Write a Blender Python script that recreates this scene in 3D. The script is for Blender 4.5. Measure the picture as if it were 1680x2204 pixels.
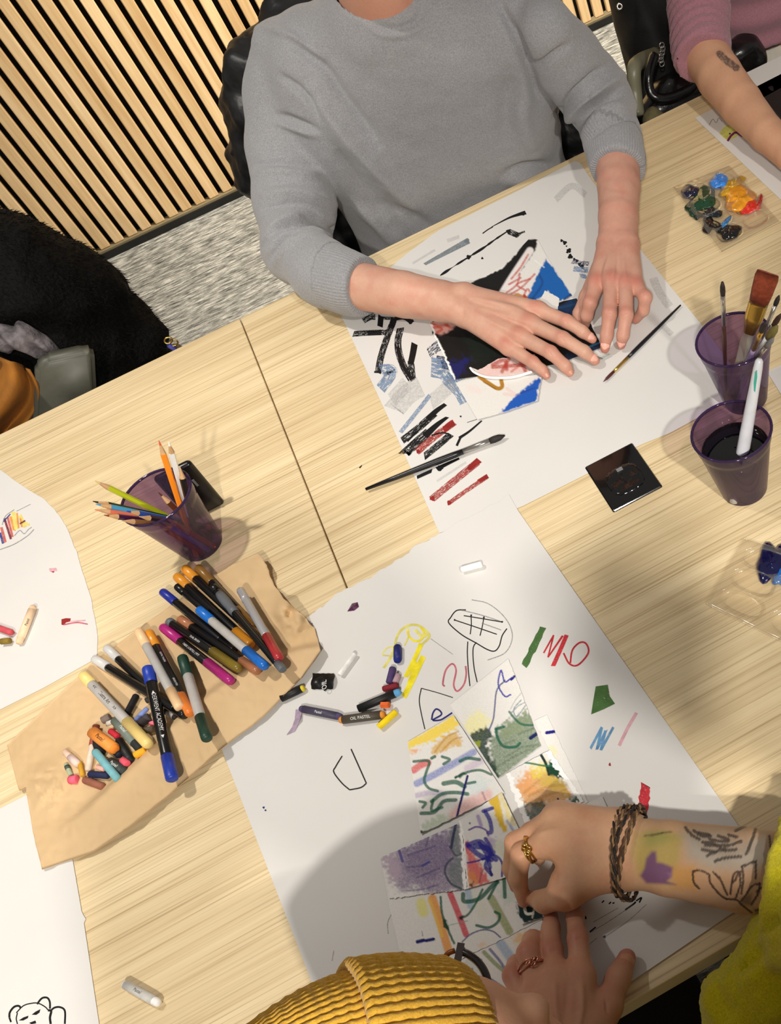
import bpy, bmesh, math, random
import numpy as np
from mathutils import Vector, Matrix

for o in list(bpy.data.objects):
    bpy.data.objects.remove(o)
scene = bpy.context.scene
COL = scene.collection
rng = np.random.default_rng(7)
random.seed(7)

# ------------------------------------------------------------------ camera
W_PX, H_PX = 1680, 2204
F_PX = 2227.32
PX0, PY0 = 1502.03, 1391.17
R = np.array([[0.87228135, -0.45283478, -0.18456953],
              [-0.47769039, -0.70835243, -0.51966213],
              [0.10458081, 0.54145867, -0.83419744]])
CAM = np.array([0.0, 0.0, 0.95])            # table top is z = 0, floor z = -0.74
cam_data = bpy.data.cameras.new('camera')
cam_data.sensor_fit = 'HORIZONTAL'
cam_data.sensor_width = 36.0
cam_data.lens = F_PX / W_PX * 36.0
cam_data.shift_x = (W_PX / 2 - PX0) / W_PX
cam_data.shift_y = (PY0 - H_PX / 2) / W_PX
cam_data.clip_start = 0.02
cam = bpy.data.objects.new('camera', cam_data)
COL.objects.link(cam)
M = Matrix(((R[0][0], -R[1][0], -R[2][0], CAM[0]),
            (R[0][1], -R[1][1], -R[2][1], CAM[1]),
            (R[0][2], -R[1][2], -R[2][2], CAM[2]),
            (0, 0, 0, 1)))
cam.matrix_world = M
scene.camera = cam

# ------------------------------------------------------------------ world, lamps, exposure
world = bpy.data.worlds.new('room_ambient')
scene.world = world
world.use_nodes = True
bg = world.node_tree.nodes['Background']
bg.inputs[0].default_value = (1.0, 0.955, 0.90, 1)
bg.inputs[1].default_value = 0.30

def ceiling_light(loc, power, size, col=(1.0, 0.90, 0.76), spot=None, target=None, blend=0.5):
    d = bpy.data.lights.new('ceiling_downlight', 'SPOT' if spot else 'AREA')
    d.energy = power
    d.color = col
    if spot:
        d.spot_size = math.radians(spot)
        d.spot_blend = blend
        d.shadow_soft_size = size
    else:
        d.shape = 'DISK'
        d.size = size * 2
    o = bpy.data.objects.new('ceiling_downlight', d)
    COL.objects.link(o)
    o.location = loc
    if target is not None:
        dv = Vector(target) - Vector(loc)
        o.rotation_euler = dv.to_track_quat('-Z', 'Y').to_euler()
    return o

WARM = (1.0, 0.945, 0.86)
ceiling_light((0.36, -1.22, 1.90), 92, 0.05, WARM)
ceiling_light((-0.42, -1.24, 1.90), 92, 0.05, WARM)
ceiling_light((-0.62, 1.40, 1.90), 130, 0.05, WARM, 72, (-0.56, 1.36, 0.0), 1.0)
ceiling_light((0.75, 2.50, 1.90), 880, 0.08, (1.0, 0.90, 0.69), 80, (0.62, 3.30, -0.45), 1.0)

vs = scene.view_settings
vs.view_transform = 'Standard'
vs.look = 'None'
vs.gamma = 1.0
vs.use_curve_mapping = False
vs.exposure = -0.44

# ------------------------------------------------------------------ pixel <-> world helpers
def ray(x, y):
    return R.T @ np.array([(x - PX0) / F_PX, (y - PY0) / F_PX, 1.0])
def at(x, y, z=0.0):
    """point where the line of sight through a pixel meets the height z"""
    d = ray(x, y)
    return CAM + d * (z - CAM[2]) / d[2]
def at_y(x, y, Y):
    d = ray(x, y)
    return CAM + d * (Y - CAM[1]) / d[1]
def proj(X):
    c = (np.asarray(X, float) - CAM) @ R.T
    return np.stack([PX0 + F_PX * c[..., 0] / c[..., 2], PY0 + F_PX * c[..., 1] / c[..., 2]], -1)
def rad(px, X):
    """size in metres of px pixels at the point X"""
    return px * float(R[2] @ (np.asarray(X) - CAM)) / F_PX

# ------------------------------------------------------------------ object helpers
def tag(o, label=None, cat=None, group=None, kind=None):
    if label: o['label'] = label
    if cat: o['category'] = cat
    if group: o['group'] = group
    if kind: o['kind'] = kind
    return o
def empty(name, loc=(0, 0, 0), label=None, cat=None, group=None, kind=None):
    o = bpy.data.objects.new(name, None)
    COL.objects.link(o)
    o.location = Vector([float(v) for v in loc])
    o.empty_display_size = 0.02
    return tag(o, label, cat, group, kind)
def mesh_obj(name, verts, faces, mat=None, parent=None, smooth=True, uvs=None):
    me = bpy.data.meshes.new(name)
    me.from_pydata([tuple(map(float, v)) for v in verts], [], [tuple(map(int, f)) for f in faces])
    me.update()
    if smooth:
        me.polygons.foreach_set('use_smooth', np.ones(len(me.polygons), bool))
    if uvs is not None:
        ul = me.uv_layers.new(name='UVMap')
        li = np.zeros(len(me.loops), np.int32)
        me.loops.foreach_get('vertex_index', li)
        ul.data.foreach_set('uv', np.asarray(uvs, np.float32)[li].ravel())
    if mat is not None:
        me.materials.append(mat)
    o = bpy.data.objects.new(name, me)
    COL.objects.link(o)
    if parent is not None:
        attach(o, parent)
    return o
def chain_loc(p):
    v = Vector((0, 0, 0))
    while p is not None:
        v = v + p.location
        p = p.parent
    return v
def attach(o, parent):
    """mesh coordinates stay world coordinates; the parents here are never rotated"""
    o.parent = parent
    o.location = -chain_loc(parent)
def set_col(o, cols, name='Col'):
    a = o.data.color_attributes.new(name, 'FLOAT_COLOR', 'POINT')
    c = np.ones((len(o.data.vertices), 4), np.float32)
    c[:, :cols.shape[1]] = cols
    a.data.foreach_set('color', c.ravel())
def set_float(o, name, vals):
    a = o.data.attributes.new(name, 'FLOAT', 'POINT')
    a.data.foreach_set('value', np.asarray(vals, np.float32))

class MB:
    """collects verts and faces of one mesh"""
    def __init__(s): s.v = []; s.f = []
    def add(s, v, f):
        n = len(s.v)
        s.v += [tuple(map(float, p)) for p in v]
        s.f += [tuple(int(i) + n for i in q) for q in f]
        return s
    def box(s, c, d, rot=None):
        c = np.asarray(c, float); d = np.asarray(d, float) / 2
        P = np.array([(x, y, z) for x in (-1, 1) for y in (-1, 1) for z in (-1, 1)]) * d
        if rot is not None: P = P @ np.asarray(rot).T
        return s.add(P + c, [(0, 1, 3, 2), (4, 6, 7, 5), (0, 4, 5, 1), (2, 3, 7, 6), (0, 2, 6, 4), (1, 5, 7, 3)])
    def tube(s, pts, rads, n=12, caps=True, flat=1.0, up=None):
        v, f = tube_geo(pts, rads, n, caps, flat, up)
        return s.add(v, f)
    def build(s, name, mat=None, parent=None, smooth=True):
        return mesh_obj(name, s.v, s.f, mat, parent, smooth)

def frames(pts, up=None):
    pts = np.asarray(pts, float)
    n = len(pts)
    T = np.zeros_like(pts)
    T[1:-1] = pts[2:] - pts[:-2]
    T[0] = pts[1] - pts[0]; T[-1] = pts[-1] - pts[-2]
    T /= np.linalg.norm(T, axis=1)[:, None] + 1e-12
    u = np.asarray(up if up is not None else (0, 0, 1.0), float)
    if abs(T[0] @ u) > 0.95: u = np.array([0, 1.0, 0.1])
    N = []; B = []
    for t in T:
        b = np.cross(t, u); b /= np.linalg.norm(b) + 1e-12
        u2 = np.cross(b, t)
        N.append(u2); B.append(b); u = u2
    return T, np.array(N), np.array(B)
def tube_geo(pts, rads, n=12, caps=True, flat=1.0, up=None):
    pts = np.asarray(pts, float)
    rads = np.full(len(pts), rads) if np.isscalar(rads) else np.asarray(rads, float)
    T, N, B = frames(pts, up)
    a = np.arange(n) * 2 * math.pi / n
    V = []
    for p, r, nn, bb in zip(pts, rads, N, B):
        V += list(p + r * (np.cos(a)[:, None] * bb + flat * np.sin(a)[:, None] * nn))
    Fc = []
    for i in range(len(pts) - 1):
        for j in range(n):
            k = (j + 1) % n
            Fc.append((i * n + j, i * n + k, (i + 1) * n + k, (i + 1) * n + j))
    if caps:
        Fc.append(tuple(range(n))[::-1])
        Fc.append(tuple((len(pts) - 1) * n + j for j in range(n)))
    return V, Fc
def spline(pts, n=8):
    """Catmull-Rom through the points"""
    p = np.asarray(pts, float)
    if len(p) < 3: 
        t = np.linspace(0, 1, n + 1)[:, None]
        return p[0] * (1 - t) + p[-1] * t
    q = np.vstack([2 * p[0] - p[1], p, 2 * p[-1] - p[-2]])
    out = []
    for i in range(1, len(q) - 2):
        for t in np.linspace(0, 1, n, endpoint=False):
            a, b, c, d = q[i - 1], q[i], q[i + 1], q[i + 2]
            out.append(0.5 * ((2 * b) + (-a + c) * t + (2 * a - 5 * b + 4 * c - d) * t * t + (-a + 3 * b - 3 * c + d) * t ** 3))
    out.append(p[-1])
    return np.array(out)
def smooth01(x): 
    x = np.clip(x, 0, 1); return x * x * (3 - 2 * x)

# cheap value noise for shapes
def vnoise(p, seed=0):
    p = np.asarray(p, float)
    i = np.floor(p).astype(np.int64); f = p - i; f = f * f * (3 - 2 * f)
    def h(a):
        n = a[..., 0] * 374761393 + a[..., 1] * 668265263 + a[..., 2] * 2147483647 + seed * 974711
        n = (n ^ (n >> 13)) * 1274126177
        n = n & 0x7fffffff
        return ((n ^ (n >> 16)) & 0xffff) / 65535.0
    r = 0
    for dx in (0, 1):
        for dy in (0, 1):
            for dz in (0, 1):
                w = (f[..., 0] if dx else 1 - f[..., 0]) * (f[..., 1] if dy else 1 - f[..., 1]) * (f[..., 2] if dz else 1 - f[..., 2])
                r = r + w * h(i + np.array([dx, dy, dz]))
    return r * 2 - 1
def fbm(p, seed=0, n=3):
    p = np.asarray(p, float); r = 0; a = 1
    for k in range(n):
        r = r + a * vnoise(p * 2 ** k, seed + k); a *= 0.5
    return r

# ------------------------------------------------------------------ implicit surfaces (bodies, clothes)
def seg_d(p, a, b, ra, rb):
    a = np.asarray(a, np.float32); b = np.asarray(b, np.float32)
    ab = b - a
    t = np.clip(((p - a) @ ab) / max(float(ab @ ab), 1e-12), 0, 1)
    return np.linalg.norm(p - a - t[:, None] * ab, axis=1) - (ra + (rb - ra) * t)
def smin(a, b, k):
    h = np.clip(0.5 + 0.5 * (b - a) / k, 0, 1)
    return b + (a - b) * h - k * h * (1 - h)
def chain_sdf(chain, k=0.006):
    """chain: list of (point, radius); tapered limb"""
    def fn(p):
        d = None
        for (a, ra), (b, rb) in zip(chain[:-1], chain[1:]):
            e = seg_d(p, a, b, ra, rb)
            d = e if d is None else smin(d, e, k)
        return d
    return fn
def surface_net(fn, lo, hi, h, block=12):
    lo = np.asarray(lo, float); hi = np.asarray(hi, float)
    nb = np.ceil((hi - lo) / (h * block)).astype(int)
    n = nb * block + 1
    D = np.full(n, 1e3, np.float32)
    ci = np.stack(np.meshgrid(*[np.arange(k) for k in nb], indexing='ij'), -1).reshape(-1, 3)
    cen = lo + (ci + 0.5) * block * h
    dc = fn(cen.astype(np.float32))
    rr = block * h * 0.87 * 1.6
    g = np.stack(np.meshgrid(*[np.arange(block + 1)] * 3, indexing='ij'), -1).reshape(-1, 3)
    act = ci[np.abs(dc) < rr]
    ina = ci[dc <= -rr]
    for c in ina:
        s = c * block
        D[s[0]:s[0] + block + 1, s[1]:s[1] + block + 1, s[2]:s[2] + block + 1] = -1e3
    for i in range(0, len(act), 64):
        cs = act[i:i + 64]
        pts = (cs[:, None, :] * block + g[None]).reshape(-1, 3)
        d = fn((lo + pts * h).astype(np.float32))
        D[pts[:, 0], pts[:, 1], pts[:, 2]] = d
    S = D < 0
    c = S[:-1, :-1, :-1].astype(np.int8)
    tot = np.zeros_like(c)
    for dx in (0, 1):
        for dy in (0, 1):
            for dz in (0, 1):
                tot += S[dx:n[0] - 1 + dx, dy:n[1] - 1 + dy, dz:n[2] - 1 + dz]
    mask = (tot > 0) & (tot < 8)
    idx = np.argwhere(mask)
    num = np.full(mask.shape, -1, np.int64)
    num[mask] = np.arange(len(idx))
    acc = np.zeros((len(idx), 3)); cnt = np.zeros(len(idx))
    corners = [(dx, dy, dz) for dx in (0, 1) for dy in (0, 1) for dz in (0, 1)]
    for a in corners:
        for ax in range(3):
            if a[ax]: continue
            b = list(a); b[ax] = 1
            da = D[idx[:, 0] + a[0], idx[:, 1] + a[1], idx[:, 2] + a[2]]
            db = D[idx[:, 0] + b[0], idx[:, 1] + b[1], idx[:, 2] + b[2]]
            m = (da < 0) != (db < 0)
            t = np.where(m, da / np.where(m, da - db, 1), 0)
            t = np.clip(t, 0.02, 0.98)
            p = np.tile(np.array(a, float), (len(idx), 1)); p[:, ax] += t
            acc[m] += p[m]; cnt[m] += 1
    V = lo + (idx + acc / np.maximum(cnt, 1)[:, None]) * h
    Q = []
    for ax in range(3):
        u, v = (ax + 1) % 3, (ax + 2) % 3
        sl = [slice(None)] * 3; sl2 = [slice(None)] * 3
        sl[ax] = slice(0, -1); sl2[ax] = slice(1, None)
        e = np.argwhere(S[tuple(sl)] != S[tuple(sl2)])
        ok = (e[:, u] > 0) & (e[:, v] > 0) & (e[:, u] < n[u] - 1) & (e[:, v] < n[v] - 1)
        e = e[ok]
        flip = S[e[:, 0], e[:, 1], e[:, 2]]
        def cell(du, dv):
            q = e.copy(); q[:, u] -= du; q[:, v] -= dv
            return num[q[:, 0], q[:, 1], q[:, 2]]
        a, b, c2, d2 = cell(1, 1), cell(0, 1), cell(0, 0), cell(1, 0)
        q = np.stack([a, b, c2, d2], 1)
        q[~flip] = q[~flip][:, ::-1]
        Q.append(q)
    Q = np.vstack(Q)
    Q = Q[(Q >= 0).all(1)]
    return V, Q
def relax(V, Q, it=2, lam=0.5):
    e = np.vstack([Q[:, [0, 1]], Q[:, [1, 2]], Q[:, [2, 3]], Q[:, [3, 0]]])
    n = len(V)
    deg = np.bincount(e.ravel(), minlength=n)[:, None]
    for i in range(it):
        for l in (lam, -lam * 1.04):
            s = np.zeros_like(V)
            for k in range(3):
                s[:, k] = np.bincount(e[:, 0], V[e[:, 1], k], n) + np.bincount(e[:, 1], V[e[:, 0], k], n)
            V = V + l * (s / np.maximum(deg, 1) - V)
    return V
def vnormals(V, Q):
    fn = np.cross(V[Q[:, 2]] - V[Q[:, 0]], V[Q[:, 3]] - V[Q[:, 1]])
    N = np.zeros_like(V)
    for k in range(4):
        for c in range(3):
            N[:, c] += np.bincount(Q[:, k], fn[:, c], len(V))
    return N / (np.linalg.norm(N, axis=1)[:, None] + 1e-12)
def poly_dist(P, line):
    """distance of 2-D points to a polyline, and the running parameter"""
    line = np.asarray(line, float)
    best = np.full(len(P), 1e9); par = np.zeros(len(P))
    L = np.r_[0, np.cumsum(np.linalg.norm(np.diff(line, axis=0), axis=1))]
    for i in range(len(line) - 1):
        a, b = line[i], line[i + 1]; ab = b - a
        t = np.clip(((P - a) @ ab) / (ab @ ab + 1e-12), 0, 1)
        d = np.linalg.norm(P - a - t[:, None] * ab, axis=1)
        m = d < best
        best[m] = d[m]; par[m] = L[i] + t[m] * (L[i + 1] - L[i])
    return best, par / max(L[-1], 1e-9)
def folds(V, N, lst, zmin=None):
    """push the cloth out (or in) along creases drawn over it"""
    px = proj(V)
    face = ((CAM - V) * N).sum(1) > 0
    off = np.zeros(len(V))
    for line, w, amp in lst:
        line = spline(line, 6)
        lo = line.min(0) - 3 * w; hi = line.max(0) + 3 * w
        m = face & (px > lo).all(1) & (px < hi).all(1)
        if not m.any(): continue
        d, t = poly_dist(px[m], line)
        off[m] += amp * np.exp(-(d / w) ** 2) * np.sin(np.clip(t, 0.02, 0.98) * math.pi) ** 0.5
    return V + N * off[:, None]
# ------------------------------------------------------------------ materials
MATS = {}
def s2l(c):
    c = np.asarray(c, float) / 255.0
    return tuple(np.where(c <= 0.04045, c / 12.92, ((c + 0.055) / 1.055) ** 2.4))
def new_mat(name):
    m = bpy.data.materials.new(name)
    m.use_nodes = True
    nt = m.node_tree
    b = nt.nodes['Principled BSDF']
    return m, nt, b
def coord(nt, scale=(1, 1, 1), kind='Object'):
    tc = nt.nodes.new('ShaderNodeTexCoord')
    mp = nt.nodes.new('ShaderNodeMapping')
    nt.links.new(tc.outputs[kind], mp.inputs[0])
    mp.inputs['Scale'].default_value = scale
    return mp.outputs[0]
def noise(nt, vec, scale=5, detail=3, rough=0.5):
    n = nt.nodes.new('ShaderNodeTexNoise')
    n.inputs['Scale'].default_value = scale
    n.inputs['Detail'].default_value = detail
    n.inputs['Roughness'].default_value = rough
    if vec is not None: nt.links.new(vec, n.inputs['Vector'])
    return n.outputs['Fac']
def ramp(nt, fac, stops):
    r = nt.nodes.new('ShaderNodeValToRGB')
    e = r.color_ramp.elements
    while len(e) < len(stops): e.new(0.5)
    for el, (p, c) in zip(e, stops):
        el.position = p
        el.color = (*c, 1) if len(c) == 3 else c
    nt.links.new(fac, r.inputs[0])
    return r.outputs['Color']
def mixc(nt, fac, a, b, mode='MIX'):
    n = nt.nodes.new('ShaderNodeMix')
    n.data_type = 'RGBA'; n.blend_type = mode
    for sock, val in ((n.inputs[0], fac), (n.inputs[6], a), (n.inputs[7], b)):
        if hasattr(val, 'links') or isinstance(val, bpy.types.NodeSocket): nt.links.new(val, sock)
        elif np.isscalar(val): sock.default_value = val
        else: sock.default_value = (*val, 1)
    return n.outputs[2]
def bump(nt, b, height, strength=0.3, dist=0.001):
    n = nt.nodes.new('ShaderNodeBump')
    n.inputs['Strength'].default_value = strength
    n.inputs['Distance'].default_value = dist
    nt.links.new(height, n.inputs['Height'])
    nt.links.new(n.outputs[0], b.inputs['Normal'])
def mat(name, col, rough=0.6, var=0.0, vscale=20, bmp=0.0, bscale=200, bdist=0.001, metal=0.0, spec=0.5, coat=0.0, trans=0.0, sheen=0.0, stretch=(1, 1, 1), var2=None):
    """plain surface with a little tonal noise and fine relief"""
    if name in MATS: return MATS[name]
    m, nt, b = new_mat(name)
    c = s2l(col)
    b.inputs['Roughness'].default_value = rough
    b.inputs['Metallic'].default_value = metal
    b.inputs['Specular IOR Level'].default_value = spec
    b.inputs['Coat Weight'].default_value = coat
    b.inputs['Sheen Weight'].default_value = sheen
    b.inputs['Transmission Weight'].default_value = trans
    vec = coord(nt, stretch)
    n1 = noise(nt, vec, vscale, 3)
    c2 = s2l(var2) if var2 is not None else tuple(max(0, x * (1 - var)) for x in c)
    c1 = c if var2 is not None else tuple(min(1, x * (1 + var * 0.6)) for x in c)
    nt.links.new(ramp(nt, n1, [(0.3, c2), (0.7, c1)]), b.inputs['Base Color'])
    if bmp:
        bump(nt, b, noise(nt, vec, bscale, 2), bmp, bdist)
    MATS[name] = m
    return m
def vcol_mat(name, rough=0.7, bmp=0.0, bscale=300, bdist=0.0005, spec=0.4, grain=0.0, gscale=400, sss=0.0, coat=0.0):
    """colour held per vertex (drawings, skin), with fine grain"""
    if name in MATS: return MATS[name]
    m, nt, b = new_mat(name)
    a = nt.nodes.new('ShaderNodeVertexColor'); a.layer_name = 'Col'
    vec = coord(nt)
    src = a.outputs['Color']
    if grain:
        g = ramp(nt, noise(nt, vec, gscale, 2), [(0.3, (1 - grain,) * 3), (0.7, (1, 1, 1))])
        src = mixc(nt, 1.0, src, g, 'MULTIPLY')
    nt.links.new(src, b.inputs['Base Color'])
    b.inputs['Roughness'].default_value = rough
    b.inputs['Specular IOR Level'].default_value = spec
    b.inputs['Coat Weight'].default_value = coat
    if sss:
        b.inputs['Subsurface Weight'].default_value = sss
        b.inputs['Subsurface Radius'].default_value = (0.008, 0.003, 0.0015)
    if bmp: bump(nt, b, noise(nt, vec, bscale, 3), bmp, bdist)
    MATS[name] = m
    return m
def ink_mat(name, col, cover=1.0, dry=0.0, rough=0.6, spec=0.3, along=18, across=3, fill=0.5):
    """paint or crayon laid on paper; dry > 0 lets the sheet show through in streaks"""
    if name in MATS: return MATS[name]
    m, nt, b = new_mat(name)
    c = s2l(col)
    vec = coord(nt)
    n0 = noise(nt, vec, 90, 2)
    nt.links.new(ramp(nt, n0, [(0.25, tuple(x * 0.75 for x in c)), (0.75, tuple(min(1, x * 1.15 + 0.004) for x in c))]), b.inputs['Base Color'])
    b.inputs['Roughness'].default_value = rough
    b.inputs['Specular IOR Level'].default_value = spec
    if dry > 0 or cover < 1:
        out = nt.nodes['Material Output']
        tr = nt.nodes.new('ShaderNodeBsdfTransparent')
        mx = nt.nodes.new('ShaderNodeMixShader')
        uv = nt.nodes.new('ShaderNodeTexCoord')
        mp = nt.nodes.new('ShaderNodeMapping'); mp.inputs['Scale'].default_value = (across, along, 1)
        nt.links.new(uv.outputs['UV'], mp.inputs[0])
        f1 = noise(nt, mp.outputs[0], 3, 5, 0.7)
        f2 = noise(nt, vec, 620, 2, 0.6)
        hv = nt.nodes.new('ShaderNodeMix'); hv.data_type = 'FLOAT'; hv.inputs[0].default_value = 0.30
        nt.links.new(f1, hv.inputs[2]); nt.links.new(f2, hv.inputs[3])
        thr = 0.5 - (fill - 0.5) * 0.34
        w = 0.018 + 0.12 * (1 - dry)
        al = ramp(nt, hv.outputs[0], [(max(0, thr - w), (1 - dry if dry < 1 else 0,) * 3), (min(1, thr + w), (cover,) * 3)])
        nt.links.new(al, mx.inputs[0])
        nt.links.new(tr.outputs[0], mx.inputs[1]); nt.links.new(b.outputs[0], mx.inputs[2])
        nt.links.new(mx.outputs[0], out.inputs[0])
    MATS[name] = m
    return m
def clear_mat(name, tint, alpha_gloss=0.12, rough=0.05, gloss=0.6, base=0.045):
    """thin tinted see-through plastic"""
    if name in MATS: return MATS[name]
    m, nt, b = new_mat(name)
    out = nt.nodes['Material Output']
    tr = nt.nodes.new('ShaderNodeBsdfTransparent'); tr.inputs[0].default_value = (*s2l(tint), 1)
    gl = nt.nodes.new('ShaderNodeBsdfGlossy'); gl.inputs['Roughness'].default_value = rough
    lw = nt.nodes.new('ShaderNodeLayerWeight'); lw.inputs[0].default_value = 0.5
    pw = nt.nodes.new('ShaderNodeMath'); pw.operation = 'POWER'; pw.inputs[1].default_value = 4.0
    nt.links.new(lw.outputs['Facing'], pw.inputs[0])
    fr = nt.nodes.new('ShaderNodeMath'); fr.operation = 'MULTIPLY_ADD'; fr.inputs[1].default_value = gloss; fr.inputs[2].default_value = base
    nt.links.new(pw.outputs[0], fr.inputs[0])
    mx = nt.nodes.new('ShaderNodeMixShader')
    nt.links.new(fr.outputs[0], mx.inputs[0])
    nt.links.new(tr.outputs[0], mx.inputs[1]); nt.links.new(gl.outputs[0], mx.inputs[2])
    df = nt.nodes.new('ShaderNodeBsdfDiffuse'); df.inputs[0].default_value = (*s2l(tint), 1)
    mx2 = nt.nodes.new('ShaderNodeMixShader'); mx2.inputs[0].default_value = alpha_gloss
    nt.links.new(mx.outputs[0], mx2.inputs[1]); nt.links.new(df.outputs[0], mx2.inputs[2])
    nt.links.new(mx2.outputs[0], out.inputs[0])
    MATS[name] = m
    return m

def table_wood():
    m, nt, b = new_mat('oak_laminate')
    v1 = coord(nt, (1.2, 34, 1)); v2 = coord(nt, (1.0, 150, 1)); v3 = coord(nt, (1.5, 7, 1))
    n1 = noise(nt, v1, 2.2, 5, 0.62); n2 = noise(nt, v2, 2.4, 4, 0.62); n3 = noise(nt, v3, 1.6, 2, 0.5)
    base = ramp(nt, n1, [(0.30, s2l((214, 191, 150))), (0.48, s2l((228, 207, 166))), (0.62, s2l((234, 214, 174))), (0.8, s2l((240, 222, 184)))])
    fine = ramp(nt, n2, [(0.33, (0.56, 0.50, 0.42)), (0.44, (0.90, 0.88, 0.85)), (0.52, (1.0, 1.0, 1.0)), (0.7, (1.02, 1.02, 1.02))])
    broad = ramp(nt, n3, [(0.3, (0.90, 0.88, 0.85)), (0.7, (1.04, 1.04, 1.04))])
    c = mixc(nt, 0.8, base, fine, 'MULTIPLY'); c = mixc(nt, 1.0, c, broad, 'MULTIPLY')
    nt.links.new(c, b.inputs['Base Color'])
    b.inputs['Roughness'].default_value = 0.42
    b.inputs['Specular IOR Level'].default_value = 0.35
    bump(nt, b, n2, 0.12, 0.0006)
    return m
def slat_wood():
    m, nt, b = new_mat('slat_oak')
    oi = nt.nodes.new('ShaderNodeObjectInfo')
    v1 = coord(nt, (40, 1, 2.2))
    ad = nt.nodes.new('ShaderNodeVectorMath'); ad.operation = 'ADD'
    cb = nt.nodes.new('ShaderNodeCombineXYZ')
    ml = nt.nodes.new('ShaderNodeMath'); ml.operation = 'MULTIPLY'; ml.inputs[1].default_value = 37.0
    nt.links.new(oi.outputs['Random'], ml.inputs[0]); nt.links.new(ml.outputs[0], cb.inputs[2]); nt.links.new(ml.outputs[0], cb.inputs[0])
    nt.links.new(v1, ad.inputs[0]); nt.links.new(cb.outputs[0], ad.inputs[1])
    n1 = noise(nt, ad.outputs[0], 1.5, 5, 0.6)
    base = ramp(nt, n1, [(0.28, s2l((212, 174, 124))), (0.5, s2l((234, 202, 156))), (0.75, s2l((246, 220, 180)))])
    tint = ramp(nt, oi.outputs['Random'], [(0.0, (0.84, 0.79, 0.72)), (0.5, (0.98, 0.97, 0.96)), (1.0, (1.03, 1.03, 1.03))])
    nt.links.new(mixc(nt, 1.0, base, tint, 'MULTIPLY'), b.inputs['Base Color'])
    b.inputs['Roughness'].default_value = 0.6
    bump(nt, b, n1, 0.1, 0.0006)
    return m
def carpet_mat():
    m, nt, b = new_mat('grey_carpet')
    v1 = coord(nt, (8.5, 52, 1)); v2 = coord(nt, (1.6, 7, 1))
    n1 = noise(nt, v1, 3.0, 4, 0.7); n2 = noise(nt, v2, 2.4, 4, 0.62); n3 = noise(nt, coord(nt), 420, 2)
    c = ramp(nt, n1, [(0.34, s2l((78, 79, 80))), (0.5, s2l((146, 147, 148))), (0.66, s2l((206, 207, 208)))])
    c = mixc(nt, 0.55, c, ramp(nt, n2, [(0.3, (0.5, 0.5, 0.5)), (0.7, (1.1, 1.1, 1.1))]), 'MULTIPLY')
    c = mixc(nt, 0.5, c, ramp(nt, n3, [(0.3, (0.55, 0.55, 0.55)), (0.7, (1.1, 1.1, 1.1))]), 'MULTIPLY')
    nt.links.new(c, b.inputs['Base Color'])
    b.inputs['Roughness'].default_value = 0.95
    b.inputs['Specular IOR Level'].default_value = 0.1
    bump(nt, b, n1, 0.6, 0.004)
    return m
WOOD = table_wood(); SLAT = slat_wood(); CARPET = carpet_mat()
PAPER = mat('cartridge_paper', (219, 217, 214), 0.85, 0.03, 6, 0.12, 500, 0.0004, spec=0.2)
PAPER_EDGE = mat('torn_paper_fibre', (250, 249, 247), 0.9, 0.02, 40, spec=0.1)
BLACKP = mat('black_plastic', (14, 14, 15), 0.32, 0.2, 40)
BLACKM = mat('black_powder_coat', (18, 18, 19), 0.5, 0.2, 60)
FELT = mat('black_felt', (12, 12, 12), 0.95, 0.3, 300, 0.3, 600, spec=0.1)

# ------------------------------------------------------------------ the room
FLOOR_Z = -0.74
WALL_Y = 3.377
def plane(name, x0, x1, y0, y1, z, m):
    return mesh_obj(name, [(x0, y0, z), (x1, y0, z), (x1, y1, z), (x0, y1, z)], [(0, 1, 2, 3)], m, None, False)
fl = plane('floor', -4.0, 4.0, -3.0, WALL_Y + 0.03, FLOOR_Z, CARPET)
tag(fl, 'grey streaky loop carpet under the tables', 'floor', kind='structure')
# back wall: felt-covered board with oak slats
wb = MB().box((0, WALL_Y + 0.055, 0.56), (8.0, 0.07, 2.6)).build('wall_back', FELT, None, False)
tag(wb, 'wall panelled with pale oak slats over black felt', 'wall', kind='structure')
PITCH = 0.0448
SLAT_B = FLOOR_Z + 0.026
def slat_mesh(h):
    bm = bmesh.new()
    bmesh.ops.create_cube(bm, size=1.0)
    for v in bm.verts:
        v.co = Vector((v.co.x * 0.0302, v.co.y * 0.020, (v.co.z + 0.5) * h))
    bmesh.ops.bevel(bm, geom=[e for e in bm.edges], offset=0.0022, segments=1, affect='EDGES')
    me = bpy.data.meshes.new('slat'); bm.to_mesh(me); bm.free()
    me.materials.append(SLAT)
    return me
sm = slat_mesh(2.58); sm_short = slat_mesh(0.30)
x_ref = at_y(506, 406, WALL_Y)[0] + PITCH / 2      # a groove seen at that pixel
for i in range(-42, 60):
    x = x_ref + i * PITCH
    if x < -2.6 or x > 3.2: continue
    zt = at_y(12, 352, WALL_Y)
    short = abs(x - zt[0]) < PITCH * 0.5
    o = bpy.data.objects.new('slat', sm)
    COL.objects.link(o)
    o.parent = wb
    o.location = (x, WALL_Y + 0.010, SLAT_B)
    o.rotation_euler = (0, 0, 0)
sb = MB().box((0, WALL_Y + 0.004, FLOOR_Z + 0.010), (8.0, 0.035, 0.020)).build('baseboard_back', BLACKM, None, False)
tag(sb, 'black skirting strip below the oak slats', 'baseboard', kind='structure')
lp = MB().box((0, WALL_Y + 0.006, SLAT_B - 0.003), (8.0, 0.030, 0.006)).build('trim_1', mat('grey_trim', (128, 116, 92), 0.5, 0.1), None, False)
tag(lp, 'thin grey-brown ledge strip under the slat ends', 'trim', kind='structure')

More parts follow.
